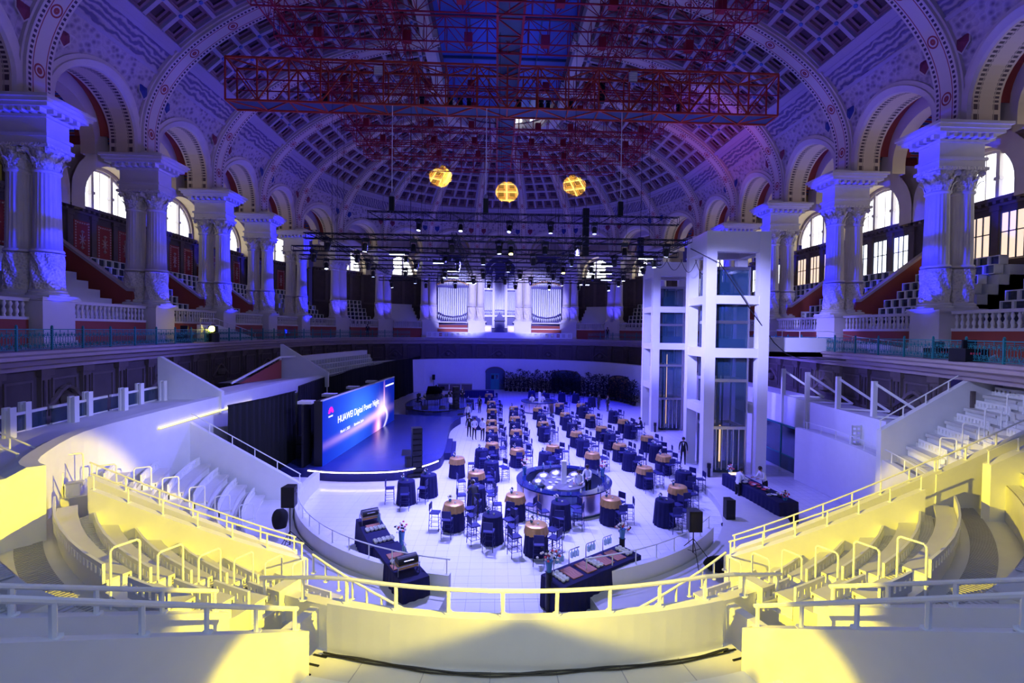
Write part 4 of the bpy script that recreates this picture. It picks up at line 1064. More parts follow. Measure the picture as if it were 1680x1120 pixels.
tower(11.75, 26.3, 'nearer'); tower(12.75, 38.2, 'farther')
th = thing('bridge', 'white walled footbridge from the nearer lift tower to the right gallery', 'bridge', (15.2, 28.2, 7.3))
mb = MB(); mb.box(0, 7.2, 0, 2.0, -.3, .0); ob('deck', mb, M['white'], th)
for yy in (0, 1.9):
    mb = MB(); mb.add([(0, yy, -.3), (7.2, yy, -.3), (7.2, yy, .55), (5.5, yy, .9), (0, yy, .9), (0, yy+.1, -.3), (7.2, yy+.1, -.3), (7.2, yy+.1, .55), (5.5, yy+.1, .9), (0, yy+.1, .9)], [(0, 1, 2, 3, 4), (9, 8, 7, 6, 5)]+[(i, 5+i, 5+(i+1) % 5, (i+1) % 5) for i in range(5)]); ob('side_wall', mb, M['white'], th)
rail('bridge_rail', [(15.2, 28.25, 8.2), (20.7, 28.25, 8.2), (22.2, 28.2, 7.9), (23.1, 22.5, 7.35)], .42, 'thin white rail on the right footbridge and ramp', 1.2, .025)
mb = MB(); mb.add([(22.3, 28.2, 7.35), (22.9, 22.6, 7.35), (22.9, 22.6, 7.42), (22.3, 28.2, 8.1), (22.4, 28.2, 7.35), (23.0, 22.6, 7.35), (23.0, 22.6, 7.42), (22.4, 28.2, 8.1)], [(0, 1, 2, 3), (7, 6, 5, 4), (0, 4, 5, 1), (1, 5, 6, 2), (2, 6, 7, 3), (3, 7, 4, 0)])
o = ob('ramp_wall', mb, M['white']); tag(o, 'white wedge wall of the ramp joining the right gallery', 'wall')
mb = MB(); mb.add([(-21.7, 33.5, 7.35), (-21.9, 41.5, 7.35), (-21.9, 41.5, 7.5), (-21.7, 35.5, 8.6), (-21.7, 33.5, 8.6)]+[(-22.0, 33.5, 7.35), (-22.2, 41.5, 7.35), (-22.2, 41.5, 7.5), (-22.0, 35.5, 8.6), (-22.0, 33.5, 8.6)], [(0, 1, 2, 3, 4), (9, 8, 7, 6, 5)]+[(i, 5+i, 5+(i+1) % 5, (i+1) % 5) for i in range(5)])
o = ob('ramp_wall', mb, M['white']); tag(o, 'white ramp wall on the left gallery behind the yellow lamp', 'wall')
rail('ramp_rail', [(-21.8, 33.5, 8.6), (-21.8, 35.5, 8.6), (-22.0, 41.5, 7.5)], .45, 'white rail of the left gallery ramp', 1.1, .025)
# signboard on the right red wall
mb = MB(); mb.box(-.33, .33, -.02, .02, 0, 1.5); sg_ = ob('sign_board', mb, M['white'], None, (25.5, 37.55, 8.85), R(-4)); tag(sg_, 'tall white sign board on the right red wall', 'sign')
mb = MB()
for i, z in enumerate((1.3, 1.22, 1.0, .92, .84, .7, .5, .42, .3)): mb.box(-.25, -.25+(.2, .3, .25, .4, .3, .22, .35, .3, .2)[i], -.03, -.02, z, z+.035)
ob('print_lines', mb, M['black'], sg_)
# ------------------------------------------------------------------ teal iron gallery railing
def scroll(mb, cx, cz, r, s, f, turns=1.6, n=12, rad=.014):
    pts = []
    for i in range(n+1):
        a = i/n*turns*2*math.pi; rr = r*(1-i/n*.8); pts.append((cx+s*rr*math.cos(a), 0, cz+f*rr*math.sin(a)))
    mb.path(pts, rad, 3)
pm = MB(); PW = 1.8; PH = .88
pm.bar((-PW/2, 0, PH), (PW/2, 0, PH), .03, 4); pm.bar((-PW/2, 0, .08), (PW/2, 0, .08), .022, 4); pm.bar((-PW/2, 0, PH-.1), (PW/2, 0, PH-.1), .014, 4)
for i in range(4):
    cx = -PW/2+PW*(i+.5)/4
    for f in (-1, 1):
        scroll(pm, cx-.10, .43+f*.19, .12, 1, f); scroll(pm, cx+.10, .43+f*.19, .12, -1, f)
    pm.path([(cx, 0, .1), (cx-.09, 0, .43), (cx, 0, .76), (cx+.09, 0, .43), (cx, 0, .1)], .012, 3)
    pm.bar((cx+PW/8, 0, .08), (cx+PW/8, 0, PH), .012, 4)
panel_me = pm.mesh('scrollwork', M['teal'])
po = MB(); po.box(-.035, .035, -.035, .035, 0, PH+.1); po.lathe([(.02, 0), (.05, .05), (.02, .1)], 6, (0, 0, PH+.08)); post_me = po.mesh('post', M['teal'])
dense = smooth(EDGE, 12)
def walk(path, step):
    out = []; acc = 0; nxt = 0
    for a, b in zip(path[:-1], path[1:]):
        l = math.hypot(b[0]-a[0], b[1]-a[1])
        while nxt <= acc+l+1e-9: t = (nxt-acc)/l; out.append((a[0]+(b[0]-a[0])*t, a[1]+(b[1]-a[1])*t)); nxt += step
        acc += l
    return out
for s in (-1, 1):
    W_ = walk(dense, PW); th = None
    for i in range(len(W_)-1):
        a, b = W_[i], W_[i+1]
        if s > 0 and 19.8 < a[1] < 21 and False: continue
        if i % 4 == 0:
            th = thing('iron_railing', 'green scrollwork iron railing, %s length from the front on the %s gallery edge' % (nth(i//4), SN[s]), 'railing', (s*a[0], a[1], ZG), 0, 'green iron railings')
        m = ((a[0]+b[0])/2, (a[1]+b[1])/2)
        if m[1] > 64.2: continue
        ang = math.atan2(b[1]-a[1], s*(b[0]-a[0])); off = .22
        d = math.hypot(b[0]-a[0], b[1]-a[1]); nx, ny = (b[1]-a[1])/d, -(b[0]-a[0])/d     # outward for the right side
        loc = (s*(m[0]+nx*off)-s*W_[i//4*4][0], m[1]+ny*off-W_[i//4*4][1], 0)
        link('scroll_panel', panel_me, th, loc, ang)
        link('post', post_me, th, (s*(a[0]+nx*off)-s*W_[i//4*4][0], a[1]+ny*off-W_[i//4*4][1], 0), ang)
for o_ in [o_ for o_ in COL.objects if o_.name.startswith('iron_railing') and not o_.children]: bpy.data.objects.remove(o_)
# pierced white parapet in front of the organ
mb = MB()
fr = [p for p in EP if p[1] > 64.0]; 
th = thing('pierced_parapet', 'white pierced parapet with round holes in front of the organ', 'parapet', (0, 65.4, ZG))
def fpt(u): 
    x = -10.4+20.8*u; return (x, 66.0-.0062*x*x-65.4-.3)
cen = MB()
for i in range(26):
    a, b = fpt(i/26), fpt((i+1)/26); l = math.hypot(b[0]-a[0], b[1]-a[1]); t = ((b[0]-a[0])/l, (b[1]-a[1])/l); n = (-t[1], t[0]); c = ((a[0]+b[0])/2, (a[1]+b[1])/2)
    pn = MB(); pn.obox((0, 0), t, n, l/2, .06, 0, .2); pn.obox((0, 0), t, n, l/2, .06, .68, .85); pn.obox((t[0]*-l*.38, t[1]*-l*.38), t, n, l*.13, .05, .2, .68); pn.obox((t[0]*l*.38, t[1]*l*.38), t, n, l*.13, .05, .2, .68)
    pn.bar((-t[0]*l*.2, -t[1]*l*.2, .44), (t[0]*l*.2, t[1]*l*.2, .44), .03, 4); pn.bar((0, 0, .2), (0, 0, .68), .03, 4)
    ob('pierced_panel', pn, M['white'], th, (c[0], c[1], 0))
# platform in front of the organ
mb = MB(); mb.prism([(-9, 68.5), (-7, 66.0), (-2, 65.6), (2, 65.6), (7, 66.0), (9, 68.5)], ZG, ZG+.75); o = ob('organ_platform', mb, M['white']); tag(o, 'low white platform in front of the organ', 'platform')
mb = MB()
# ------------------------------------------------------------------ organ
def pipes(th, x0, x1, y, z0, h0, h1, n, dome=False, sag=0):
    for i in range(n):
        u = (i+.5)/n; x = x0+(x1-x0)*u; c = abs(u-.5)*2; h = h0+(h1-h0)*(1-c); r = (x1-x0)/n*.42; zz = z0+sag*c*c
        p = MB(); p.lathe([(r*.3, 0), (r, .45), (r, .5), (r, h)], 10, cap=True); p.box(-r*.5, r*.5, -r-.01, -r*.6, .5, .72, 1)
        ob('organ_pipe', p, [M['pipe'], M['organ']], th, (x, y+.35*c*c, zz), smooth=True)
def organ_bay(cx, lab):
    th = thing('organ', lab, 'organ', (cx, 69.6, ZG), 0, 'organ pipe bays')
    mb = MB(); mb.box(-2.6, 2.6, -.2, 1.2, 0, 2.0); ob('case_base', mb, M['red'], th)
    mb = MB(); mb.box(-2.7, 2.7, -.35, 1.3, 1.9, 2.5); mb.box(-2.75, -2.45, -.2, .8, 2.4, 13.2); mb.box(2.45, 2.75, -.2, .8, 2.4, 13.2); mb.box(-2.6, 2.6, .75, .9, 2.4, 12.6); ob('case', mb, M['organ'], th)
    mb = MB(); mb.path([(-2.5, -.1, 3.9), (-1.3, -.3, 3.3), (0, -.38, 3.1), (1.3, -.3, 3.3), (2.5, -.1, 3.9)], .09, 5); mb.box(-2.5, 2.5, -.2, .1, 7.55, 7.85); ob('pipe_band', mb, M['organ'], th)
    mb = MB()
    for i in range(16): mb.lathe([(.06, 0), (.14, .15), (.02, .38)], 6, (-2.3+i*.306, -.1, 7.85+.6*math.sin(math.pi*(i+.5)/16)))
    mb.path([(-2.5+.25*i, -.1, 7.9+.6*math.sin(math.pi*i/20)) for i in range(21)], .06, 4); ob('cresting', mb, M['gold'], th)
    pipes(th, -2.4, 2.4, .12, 2.45, 5.0, 5.0, 15, sag=.55); pipes(th, -2.4, 2.4, .3, 7.9, 3.2, 3.9, 21)
organ_bay(-7.1, 'tall blue-lit organ pipes in the left bay'); organ_bay(7.1, 'tall blue-lit organ pipes in the right bay')
th = thing('organ', 'central organ case with three pipe towers above the console', 'organ', (0, 70.0, ZG), 0, 'organ pipe bays')
mb = MB(); mb.box(-2.6, 2.6, .1, .9, 0, 12.2); ob('case', mb, M['organ'], th)
for x in (-2.55, -.95, .95, 2.55):
    mb = MB(); mb.box(x-.18, x+.18, -.4, .3, 1.6, 9.6); mb.box(x-.26, x+.26, -.5, .3, 9.4, 9.9); mb.lathe([(.2, 0), (.12, .3), (.02, .7)], 6, (x, -.1, 9.9)); ob('case_pillar', mb, M['organw'], th)
mb = MB(); mb.box(-2.7, 2.7, -.5, .2, 1.5, 1.75); mb.box(-2.7, 2.7, -.45, .2, 3.2, 3.5); mb.box(-2.5, -1.1, -.35, 0, 7.3, 7.55); mb.box(1.1, 2.5, -.35, 0, 7.3, 7.55); ob('case_moulding', mb, M['organw'], th)
mb = MB(); mb.path([(2.5*math.cos(math.pi*i/12), -.2, 10.3+2.2*math.sin(math.pi*i/12)) for i in range(13)], .16, 5); mb.path([(1.6*math.cos(math.pi*i/10), -.2, 10.2+1.4*math.sin(math.pi*i/10)) for i in range(11)], .08, 5); ob('arched_pediment', mb, M['organw'], th)
pipes(th, -2.35, -1.15, -.1, 3.5, 3.6, 3.6, 6); pipes(th, 1.15, 2.35, -.1, 3.5, 3.6, 3.6, 6); pipes(th, -.75, .75, -.25, 3.6, 5.0, 5.6, 7); pipes(th, -2.35, -1.15, -.0, 7.55, 2.0, 2.2, 7); pipes(th, 1.15, 2.35, -.0, 7.55, 2.0, 2.2, 7)
mb = MB(); mb.add([(-.9, -.6, 2.6), (.9, -.6, 2.6), (0, -.6, 3.9), (-.9, -.3, 2.6), (.9, -.3, 2.6), (0, -.3, 3.9)], [(0, 1, 2), (5, 4, 3), (0, 3, 4, 1), (1, 4, 5, 2), (2, 5, 3, 0)]); ob('gable', mb, M['organ'], th)
mb = MB(); mb.box(-.75, .75, -1.5, -.5, .75, 2.1); mb.box(-.7, .7, -1.8, -1.4, 1.5, 1.62); ob('console', mb, M['organ'], th)
for x in (-1.8, 1.8):
    mb = MB(); mb.box(x-.6, x+.6, -.7, .2, .75, 1.9); mb.box(x-.5, x+.5, -.72, -.69, 1.0, 1.7, 1); ob('side_cabinet', mb, [M['organw'], M['gold']], th)
# ------------------------------------------------------------------ stage, curtain, screen
mb = MB()
SP = smooth([(-10.9, 25.6), (-9.5, 25.25), (-7.6, 25.2), (-5.6, 25.6), (-4.1, 27.2), (-3.75, 28.9), (-4.0, 34), (-4.2, 38.0), (-3.6, 41.0)], 4)
mb.prism([tuple(p) for p in SP]+[(-9.6, 42.2), (-12.4, 42.2), (-12.4, 25.6)], 0, .58)
stage = ob('stage', mb, M['navyc']); tag(stage, 'low blue stage with a rounded front corner before the video screen', 'stage')
M['stagef'] = mat('stage_floor', (.03, .04, .22), .25, var=.2)
mb = MB(); mb.prism([tuple(p) for p in SP]+[(-9.6, 42.2), (-12.4, 42.2), (-12.4, 25.6)], .58, .60); ob('stage_floor', mb, M['stagef'], stage)
mb = MB(); mb.path([(p[0], p[1]-.03, .50) for p in SP[:18]], .035, 4); ob('led_edge', mb, M['strip'], stage)
mb = MB()
band = [(-6.3+3.4*math.cos(a), 47.5+5.2*math.sin(a)) for a in [math.pi*2*i/28 for i in range(28)]]
mb.prism(band, 0, .85); bs_ = ob('band_stage', mb, M['stagef']); tag(bs_, 'round dark band stage behind the main stage', 'stage')
mb = MB(); mb.path([(x, y, .84) for x, y in band+band[:1]], .06, 4); ob('stage_lip', mb, M['black'], bs_)
for (x0, y0, x1, y1, lab) in ((-3.35, 29.5, -3.6, 33.5, 'nearer'), (-1.75, 38.5, -2.2, 42.5, 'farther')):
    th = thing('stage_steps', 'dark blue steps along the stage side, the %s run' % lab, 'steps', (x0, y0, 0), math.atan2(-(x1-x0), y1-y0))
    for i in range(2): mb = MB(); mb.box(-.25+.25*i-.25, .0-.25+.25*i+.25 if False else .25*i, 0, 4.0, 0, .45-.2*i); ob('tread', mb, M['navyc'], th)
# LED video screen
a = Vector((-10.25, 26.0, .6)); b = Vector((-9.25, 39.6, .6)); d = (b-a); L_ = d.length; ang = math.atan2(d.y, d.x)
scr = thing('video_screen', 'large blue video screen with event title and light trails', 'screen', a, ang)
SH = 3.7
def scrmat():
    m, t, bb = nt('screen_image'); N = t.nodes; L = t.links
    uv = N.new('ShaderNodeUVMap'); sp = N.new('ShaderNodeSeparateXYZ'); L.new(uv.outputs[0], sp.inputs[0])
    def mth(op, a_, c=None, d_=None):
        n = N.new('ShaderNodeMath'); n.operation = op
        for i, q in enumerate((a_, c, d_)):
            if q is None: continue
            if isinstance(q, (int, float)): n.inputs[i].default_value = q
            else: L.new(q, n.inputs[i])
        return n.outputs[0]
    u, v = sp.outputs[0], sp.outputs[1]
    def blob(cu, cv, su, sv, pw=1):
        a1 = mth('DIVIDE', mth('SUBTRACT', u, cu), su); b1 = mth('DIVIDE', mth('SUBTRACT', v, cv), sv)
        r = mth('ADD', mth('MULTIPLY', a1, a1), mth('MULTIPLY', b1, b1)); return mth('EXPONENT', mth('MULTIPLY', r, -1))
    base = N.new('ShaderNodeValToRGB'); e = base.color_ramp.elements; e[0].color = (.0, .02, .55, 1); e[1].color = (.0, .012, .30, 1)
    x = e.new(.35); x.color = (.02, .10, .85, 1); x = e.new(.75); x.color = (.0, .012, .45, 1); L.new(u, base.inputs[0])
    cur = [base.outputs[0]]
    def addc(f, col):
        mx = N.new('ShaderNodeMix'); mx.data_type = 'RGBA'; mx.blend_type = 'ADD'; mx.inputs['Factor'].default_value = 1
        sc_ = N.new('ShaderNodeMix'); sc_.data_type = 'RGBA'; sc_.inputs['A'].default_value = (0, 0, 0, 1); sc_.inputs['B'].default_value = (*col, 1); L.new(f, sc_.inputs['Factor'])
        L.new(cur[0], mx.inputs['A']); L.new(sc_.outputs['Result'], mx.inputs['B']); cur[0] = mx.outputs['Result']
    addc(blob(.45, .62, .20, .35), (.03, .14, .5)); addc(blob(.76, .46, .08, .18), (1.0, .75, .9)); addc(blob(.80, .62, .010, .30), (.9, .35, .45))
    addc(blob(.66, .36, .20, .07), (.7, .40, .4)); addc(blob(.40, .30, .35, .06), (.55, .28, .25))
    cu = mth('ADD', .80, mth('MULTIPLY', mth('SINE', mth('MULTIPLY', v, 7.5)), .055)); f = mth('EXPONENT', mth('MULTIPLY', mth('POWER', mth('DIVIDE', mth('SUBTRACT', u, cu), .018), 2), -1)); addc(mth('MULTIPLY', f, mth('LESS_THAN', v, .46)), (.8, .72, .9))
    addc(blob(.68, .05, .05, .22), (1.0, .25, .2)); addc(blob(.70, .10, .03, .15), (.9, .7, .6))
    em = bb.inputs['Emission Color']; L.new(cur[0], em); bb.inputs['Emission Strength'].default_value = 1.15; bb.inputs['Base Color'].default_value = (.01, .01, .02, 1); bb.inputs['Roughness'].default_value = .4
    return m
NP = 7
mb = MB(); mb.box(0, L_, .02, .5, -.6, SH); ob('screen_back', mb, M['black'], scr)
smt = scrmat()
for i in range(NP):
    for j in range(2):
        p = MB(); x0, x1, z0, z1 = L_*i/NP+.002, L_*(i+1)/NP-.002, SH*j/2, SH*(j+1)/2
        p.add([(x0, 0, z0), (x1, 0, z0), (x1, 0, z1), (x0, 0, z1), (x0, .02, z0), (x1, .02, z0), (x1, .02, z1), (x0, .02, z1)], [(0, 1, 2, 3), (4, 7, 6, 5), (0, 4, 5, 1), (2, 6, 7, 3), (0, 3, 7, 4), (1, 5, 6, 2)], 0,
              [((i/NP, j/2), ((i+1)/NP, j/2), ((i+1)/NP, (j+1)/2), (i/NP, (j+1)/2))]+[((i/NP, j/2),)*4]*5)
        ob('screen_panel', p, smt, scr)
mb = MB(); mb.box(0, L_, -.02, .12, SH, SH+.06); ob('top_edge', mb, M['strip'] if False else M['white'], scr)
M['screentext'] = mat('screen_text', (1, 1, 1), .5, emit=(1, 1, 1), es=1.4)
M['screenpink'] = mat('screen_emblem', (.8, .02, .3), .5, emit=(.85, .01, .35), es=1.0)
def text(body, x, z, size, parent, name='screen_text', m='screentext', rx=90, y=-.012, extr=.002, align='LEFT'):
    c = bpy.data.curves.new(name, 'FONT'); c.body = body; c.size = size; c.extrude = extr; c.align_x = align
    o = bpy.data.objects.new(name, c); COL.objects.link(o); dg = bpy.context.evaluated_depsgraph_get(); me = bpy.data.meshes.new_from_object(o.evaluated_get(dg)); bpy.data.objects.remove(o)
    me.materials.clear(); me.materials.append(M[m]); t_ = link(name, me, parent, (x, y, z)); t_.rotation_euler = (R(rx), 0, 0); return t_
text('HUAWEI Digital Power Night', 2.0, 2.05, .62, scr); text('March 1, 2023', 2.4, 1.35, .26, scr); text('Barcelona, Spain', 4.6, 1.35, .26, scr)
text('HUAWEI', .72, 2.62, .15, scr)
mb = MB(); [mb.box(11.2+.17*i, 11.32+.17*i, -.014, -.01, 3.15, 3.28) for i in range(13)]; ob('small_caption', mb, M['screentext'], scr)
mb = MB()
for i in range(8):
    an = R(8+i*23.4); dx, dz = math.cos(an), math.sin(an); px_, pz_ = -dz, dx
    mb.add([(1.05+dx*.06, -.014, 2.86+dz*.06), (1.05+dx*.30+px_*.065, -.014, 2.86+dz*.30+pz_*.065), (1.05+dx*.40, -.014, 2.86+dz*.40), (1.05+dx*.30-px_*.065, -.014, 2.86+dz*.30-pz_*.065)], [(0, 3, 2, 1)])
ob('petal_emblem', mb, M['screenpink'], scr, label='magenta petal emblem')
# speaker boxes peeking above the screen
for i, u in enumerate((.0, .22, .5, .78)):
    p = a.lerp(b, u)+Vector((-1.0, .2, 0)); mb = MB(); mb.box(-.4, .4, -.25, .35, -.26, -.1)
    o = ob('flight_case', mb, M['organw'], None, (p.x, p.y, 4.4)); tag(o, 'pale purple case top showing above the screen, %s from the near end' % nth(i), 'case', 'cases behind the screen')
    mb = MB(); mb.box(-.06, .06, -.5, .5, -3.8, -.26); ob('support', mb, M['black'], o)
# curtains
def curtain(pts, z0, z1, lab, amp=.16, per=.42):
    P_ = walk([(p[0], p[1]) for p in pts], .09); mb = MB(); rings = []
    N_ = normals(P_)
    for i, (p, n) in enumerate(zip(P_, N_)):
        o_ = amp*(math.sin(i*.09/per*2*math.pi)+.35*math.sin(i*.21)); rings.append([(p[0]+n[0]*o_*1.2, p[1]+n[1]*o_*1.2, z0), (p[0]+n[0]*o_*.8, p[1]+n[1]*o_*.8, (z0+z1)/2), (p[0]+n[0]*o_*.4, p[1]+n[1]*o_*.4, z1+.05*math.sin(i*.05))])
    mb.sweep(rings, 0, False); c = ob('curtain', mb, M['blackc'], smooth=True); tag(c, lab, 'curtain', 'black stage drapes')
    mb = MB(); mb.path([(p[0], p[1], z1+.03) for p in pts], .035, 5); ob('curtain_rail', mb, M['black'], c)
    return c
curtain([(-13.6, 22.7), (-13.0, 25.2), (-12.7, 28.2)], 0, 4.55, 'near pleated black curtain beside the left benches')
curtain([(-13.0, 29.3), (-13.4, 34), (-13.6, 42), (-13.2, 50), (-12.2, 58), (-11.2, 65.0)], 0, 4.7, 'long black curtain running behind the video screen')
th = thing('equipment_rack', 'dark equipment stacked in the gap between the curtains', 'rack', (-12.0, 27.7, 0))
for i in range(4): mb = MB(); mb.box(-.35, .35, -.3, .3, .5*i, .5*i+.46); ob('rack_case', mb, M['black'], th, (0, .1*(i % 2), 0))
# stacked loudspeakers
def line_array(x, y, z, lab, n=8, w_=.55):
    th = thing('speaker_stack', lab, 'loudspeaker', (x, y, z), R(20)); mb = MB(); mb.box(-w_*1.1, w_*1.1, -.5, .5, 0, .12); ob('base_plate', mb, M['black'], th)
    for i in range(n): mb = MB(); h = .32; mb.box(-w_/2, w_/2, -.28, .28, .14+i*h, .14+(i+1)*h-.03); mb.box(-w_/2+.04, w_/2-.04, -.3, -.28, .17+i*h, .11+(i+1)*h-.03); ob('speaker_box', mb, M['black'], th, (0, .01*i, 0))
    mb = MB(); mb.box(-w_*1.15, -w_*.6, -.3, .3, .14, 1.0); ob('side_box', mb, M['black'], th)
line_array(-5.0, 26.3, .1, 'tall black loudspeaker column at the front corner of the stage'); line_array(-4.3, 44.0, .3, 'tall black loudspeaker column beside the band stage', 8)
def tripod_speaker(x, y, z, lab, hh=1.75, tr=.75):
    th = thing('tripod_speaker', lab, 'loudspeaker', (x, y, z)); mb = MB(); mb.bar((0, 0, .35), (0, 0, hh), .02, 6); ob('pole', mb, M['black'], th)
    for i in range(3):
        a_ = i*2.09+.4; mb = MB(); mb.bar((0, 0, .85), (tr*math.cos(a_), tr*math.sin(a_), 0), .014, 5); mb.bar((0, 0, .4), (tr*.5*math.cos(a_), tr*.5*math.sin(a_), .42), .01, 4); ob('leg', mb, M['black'], th)
    mb = MB(); mb.prism([(-.23, -.2), (.23, -.2), (.17, .2), (-.17, .2)], 0, .72); mb.box(-.2, .2, -.215, -.2, .04, .68); ob('speaker_cabinet', mb, M['black'], th, (0, 0, hh))
    mb = MB(); mb.box(.21, .25, -.05, .05, .5, .58); ob('bracket', mb, M['steel'], th, (0, 0, hh))
tripod_speaker(-7.75, 16.3, .35, 'black loudspeaker on tripod beside the left lower benches'); tripod_speaker(6.5, 15.6, .35, 'black loudspeaker on tripod beside the right lower benches', 1.15)
for (x, y, lab) in ((-9.0, 62.8, 'small black loudspeaker on a pole by the back wall'), (9.75, 19.4, 'black loudspeaker on the floor seen through the right rail')):
    th = thing('pole_speaker', lab, 'loudspeaker', (x, y, 0)); mb = MB(); mb.bar((0, 0, 0), (0, 0, 1.6 if y > 50 else .2), .03, 6); mb.lathe([(.3, 0), (.3, .04)], 10); ob('stand', mb, M['black'], th)
    mb = MB(); mb.prism([(-.2, -.2), (.2, -.2), (.15, .2), (-.15, .2)], 0, .7 if y > 50 else 1.0); ob('speaker_cabinet', mb, M['black'], th, (0, 0, 1.6 if y > 50 else .2))
# cables and covered gear on the passages
def coil(x, y, z, lab, n=6, r=.22):
    rr = random.Random(int(x*10)); mb = MB()
    for j in range(n):
        cx, cy = rr.uniform(-.2, .2), rr.uniform(-.25, .25); q = r*rr.uniform(.6, 1.1)
        mb.path([(cx+q*math.cos(t*.6), cy+q*.8*math.sin(t*.6), .02+.02*j+.01*math.sin(t)) for t in range(12)], .014, 4)
    o = ob('cable_coil', mb, M['cable'], None, (x, y, z)); tag(o, lab, 'cable'); return o
coil(-7.7, 15.9, .36, 'loose coil of black cable under the left tripod speaker'); 
mb = MB(); mb.path([Vector(AZ(31-i*1.0, 12.1-.02*i+.15*math.sin(i), .37, -1)) for i in range(12)], .03, 5); o = ob('floor_cable', mb, M['cable']); tag(o, 'black cable running along the left lower passage', 'cable')
def lump(x, y, z, sx, sy, sz, lab, seed):
    rr = random.Random(seed); ph_ = [(rr.uniform(0, 6), rr.randint(2, 5), rr.uniform(1, 6)) for _ in range(5)]
    mb = MB(); mb.lathe([(.02, 0)]+[(math.sin(math.pi*(.12+.85*i/10))**.6, (1-math.cos(math.pi*i/10))/2) for i in range(1, 10)]+[(.02, 1)], 18, fn=lambda r, z_, a_: r*(1+.16*sum(math.sin(p+q*a_+s_*z_) for p, q, s_ in ph_)/2))
    mb.v = [(p[0]*sx, p[1]*sy, p[2]*sz) for p in mb.v]; o = ob('covered_gear', mb, M['blackc'], None, (x, y, z), smooth=True); tag(o, lab, 'equipment'); return o
lump(-8.7, 17.6, .75, .28, .26, .72, 'crumpled black cloth bag on the left benches', 3); lump(7.3, 15.1, .36, .6, .3, .42, 'black covered gear heaped beside the right tripod speaker', 5)
# ------------------------------------------------------------------ tables, stools, flowers
def cloth(r, ztop, zbot, folds, flare, amp, seed, n=72):
    rr = random.Random(seed); ph = rr.uniform(0, 6); mb = MB()
    prof = [(.001, ztop), (r*.97, ztop), (r, ztop-.012)]+[(r+flare*(i/6)**1.3, ztop-.012-(ztop-zbot-.012)*i/6) for i in range(1, 7)]
    def fn(q, z, a):
        if q < r*.98: return q
        t = min(1, (ztop-z)/.25); return q+amp*t*(math.sin(folds*a+ph)+.4*math.sin((folds*2.3)*a+ph*2))
    mb.lathe(prof, n, fn=fn, cap=False); return mb
navy_me = [cloth(.40, 1.1, .01, 13, .07, .018, s).mesh('tablecloth', M['navy'], True) for s in range(3)]
gold_me = [cloth(.415, 1.112, .80, 15, .05, .028, s+5).mesh('gold_topper', M['gold'], True) for s in range(2)]
fm = []
for s in range(3):
    rr = random.Random(s); mb = MB(); mb.lathe([(.03, 0), (.05, .02), (.06, .08), (.045, .12)], 8, m=1)
    for i in range(16):
        a, e, q = rr.uniform(0, 6.28), rr.uniform(0, 1.5), rr.uniform(.06, .14); c = (q*math.cos(a)*math.cos(e), q*math.sin(a)*math.cos(e), .15+q*math.sin(e)*.9)
        mb.lathe([(.004, -.03), (.032, -.01), (.028, .02), (.004, .035)], 6, c, m=0 if i % 3 else 2)
    fm.append(mb.mesh('flower_posy', [M['petal'], M['vase'], M['leaf']]))
cup_me = MB().lathe([(.02, 0), (.035, .01), (.045, .06), (.042, .06), (.03, .02), (.001, .015)], 8).mesh('bowl', M['ceram'])
def stool_proto():
    t = thing('bar_stool', 'navy bar stool', 'stool', (0, 0, 0), 0)
    mb = MB(); mb.box(-.2, .2, -.2, .2, .72, .76); ob('seat', mb, M['navyc'], t)
    mb = MB(); mb.box(-.19, .19, -.225, -.195, .86, 1.14); ob('backrest', mb, M['navyc'], t)
    for x, y, tp in ((-.18, -.19, 1.1), (.18, -.19, 1.1), (-.18, .18, .73), (.18, .18, .73)):
        mb = MB(); mb.bar((x*1.12, y*1.14, 0), (x, y, tp), .014, 4); ob('leg', mb, M['navyc'], t)
    mb = MB()
    for z, k in ((.22, 1.1), (.45, 1.06)):
        mb.path([(-.18*k, -.19*k, z), (.18*k, -.19*k, z), (.18*k, .18*k, z), (-.18*k, .18*k, z), (-.18*k, -.19*k, z)], .009, 4)
    ob('footrest', mb, M['navyc'], t); remember(t); return t
stool0 = stool_proto(); used = [False]
def place_stool(x, y, ang, label, group='navy bar stools around the high tables'):
    o = stool0 if not used[0] else copy_tree(stool0); used[0] = True
    o.location = (x, y, 0); o.rotation_euler = (0, 0, ang); o['label'] = label; o['group'] = group; return o
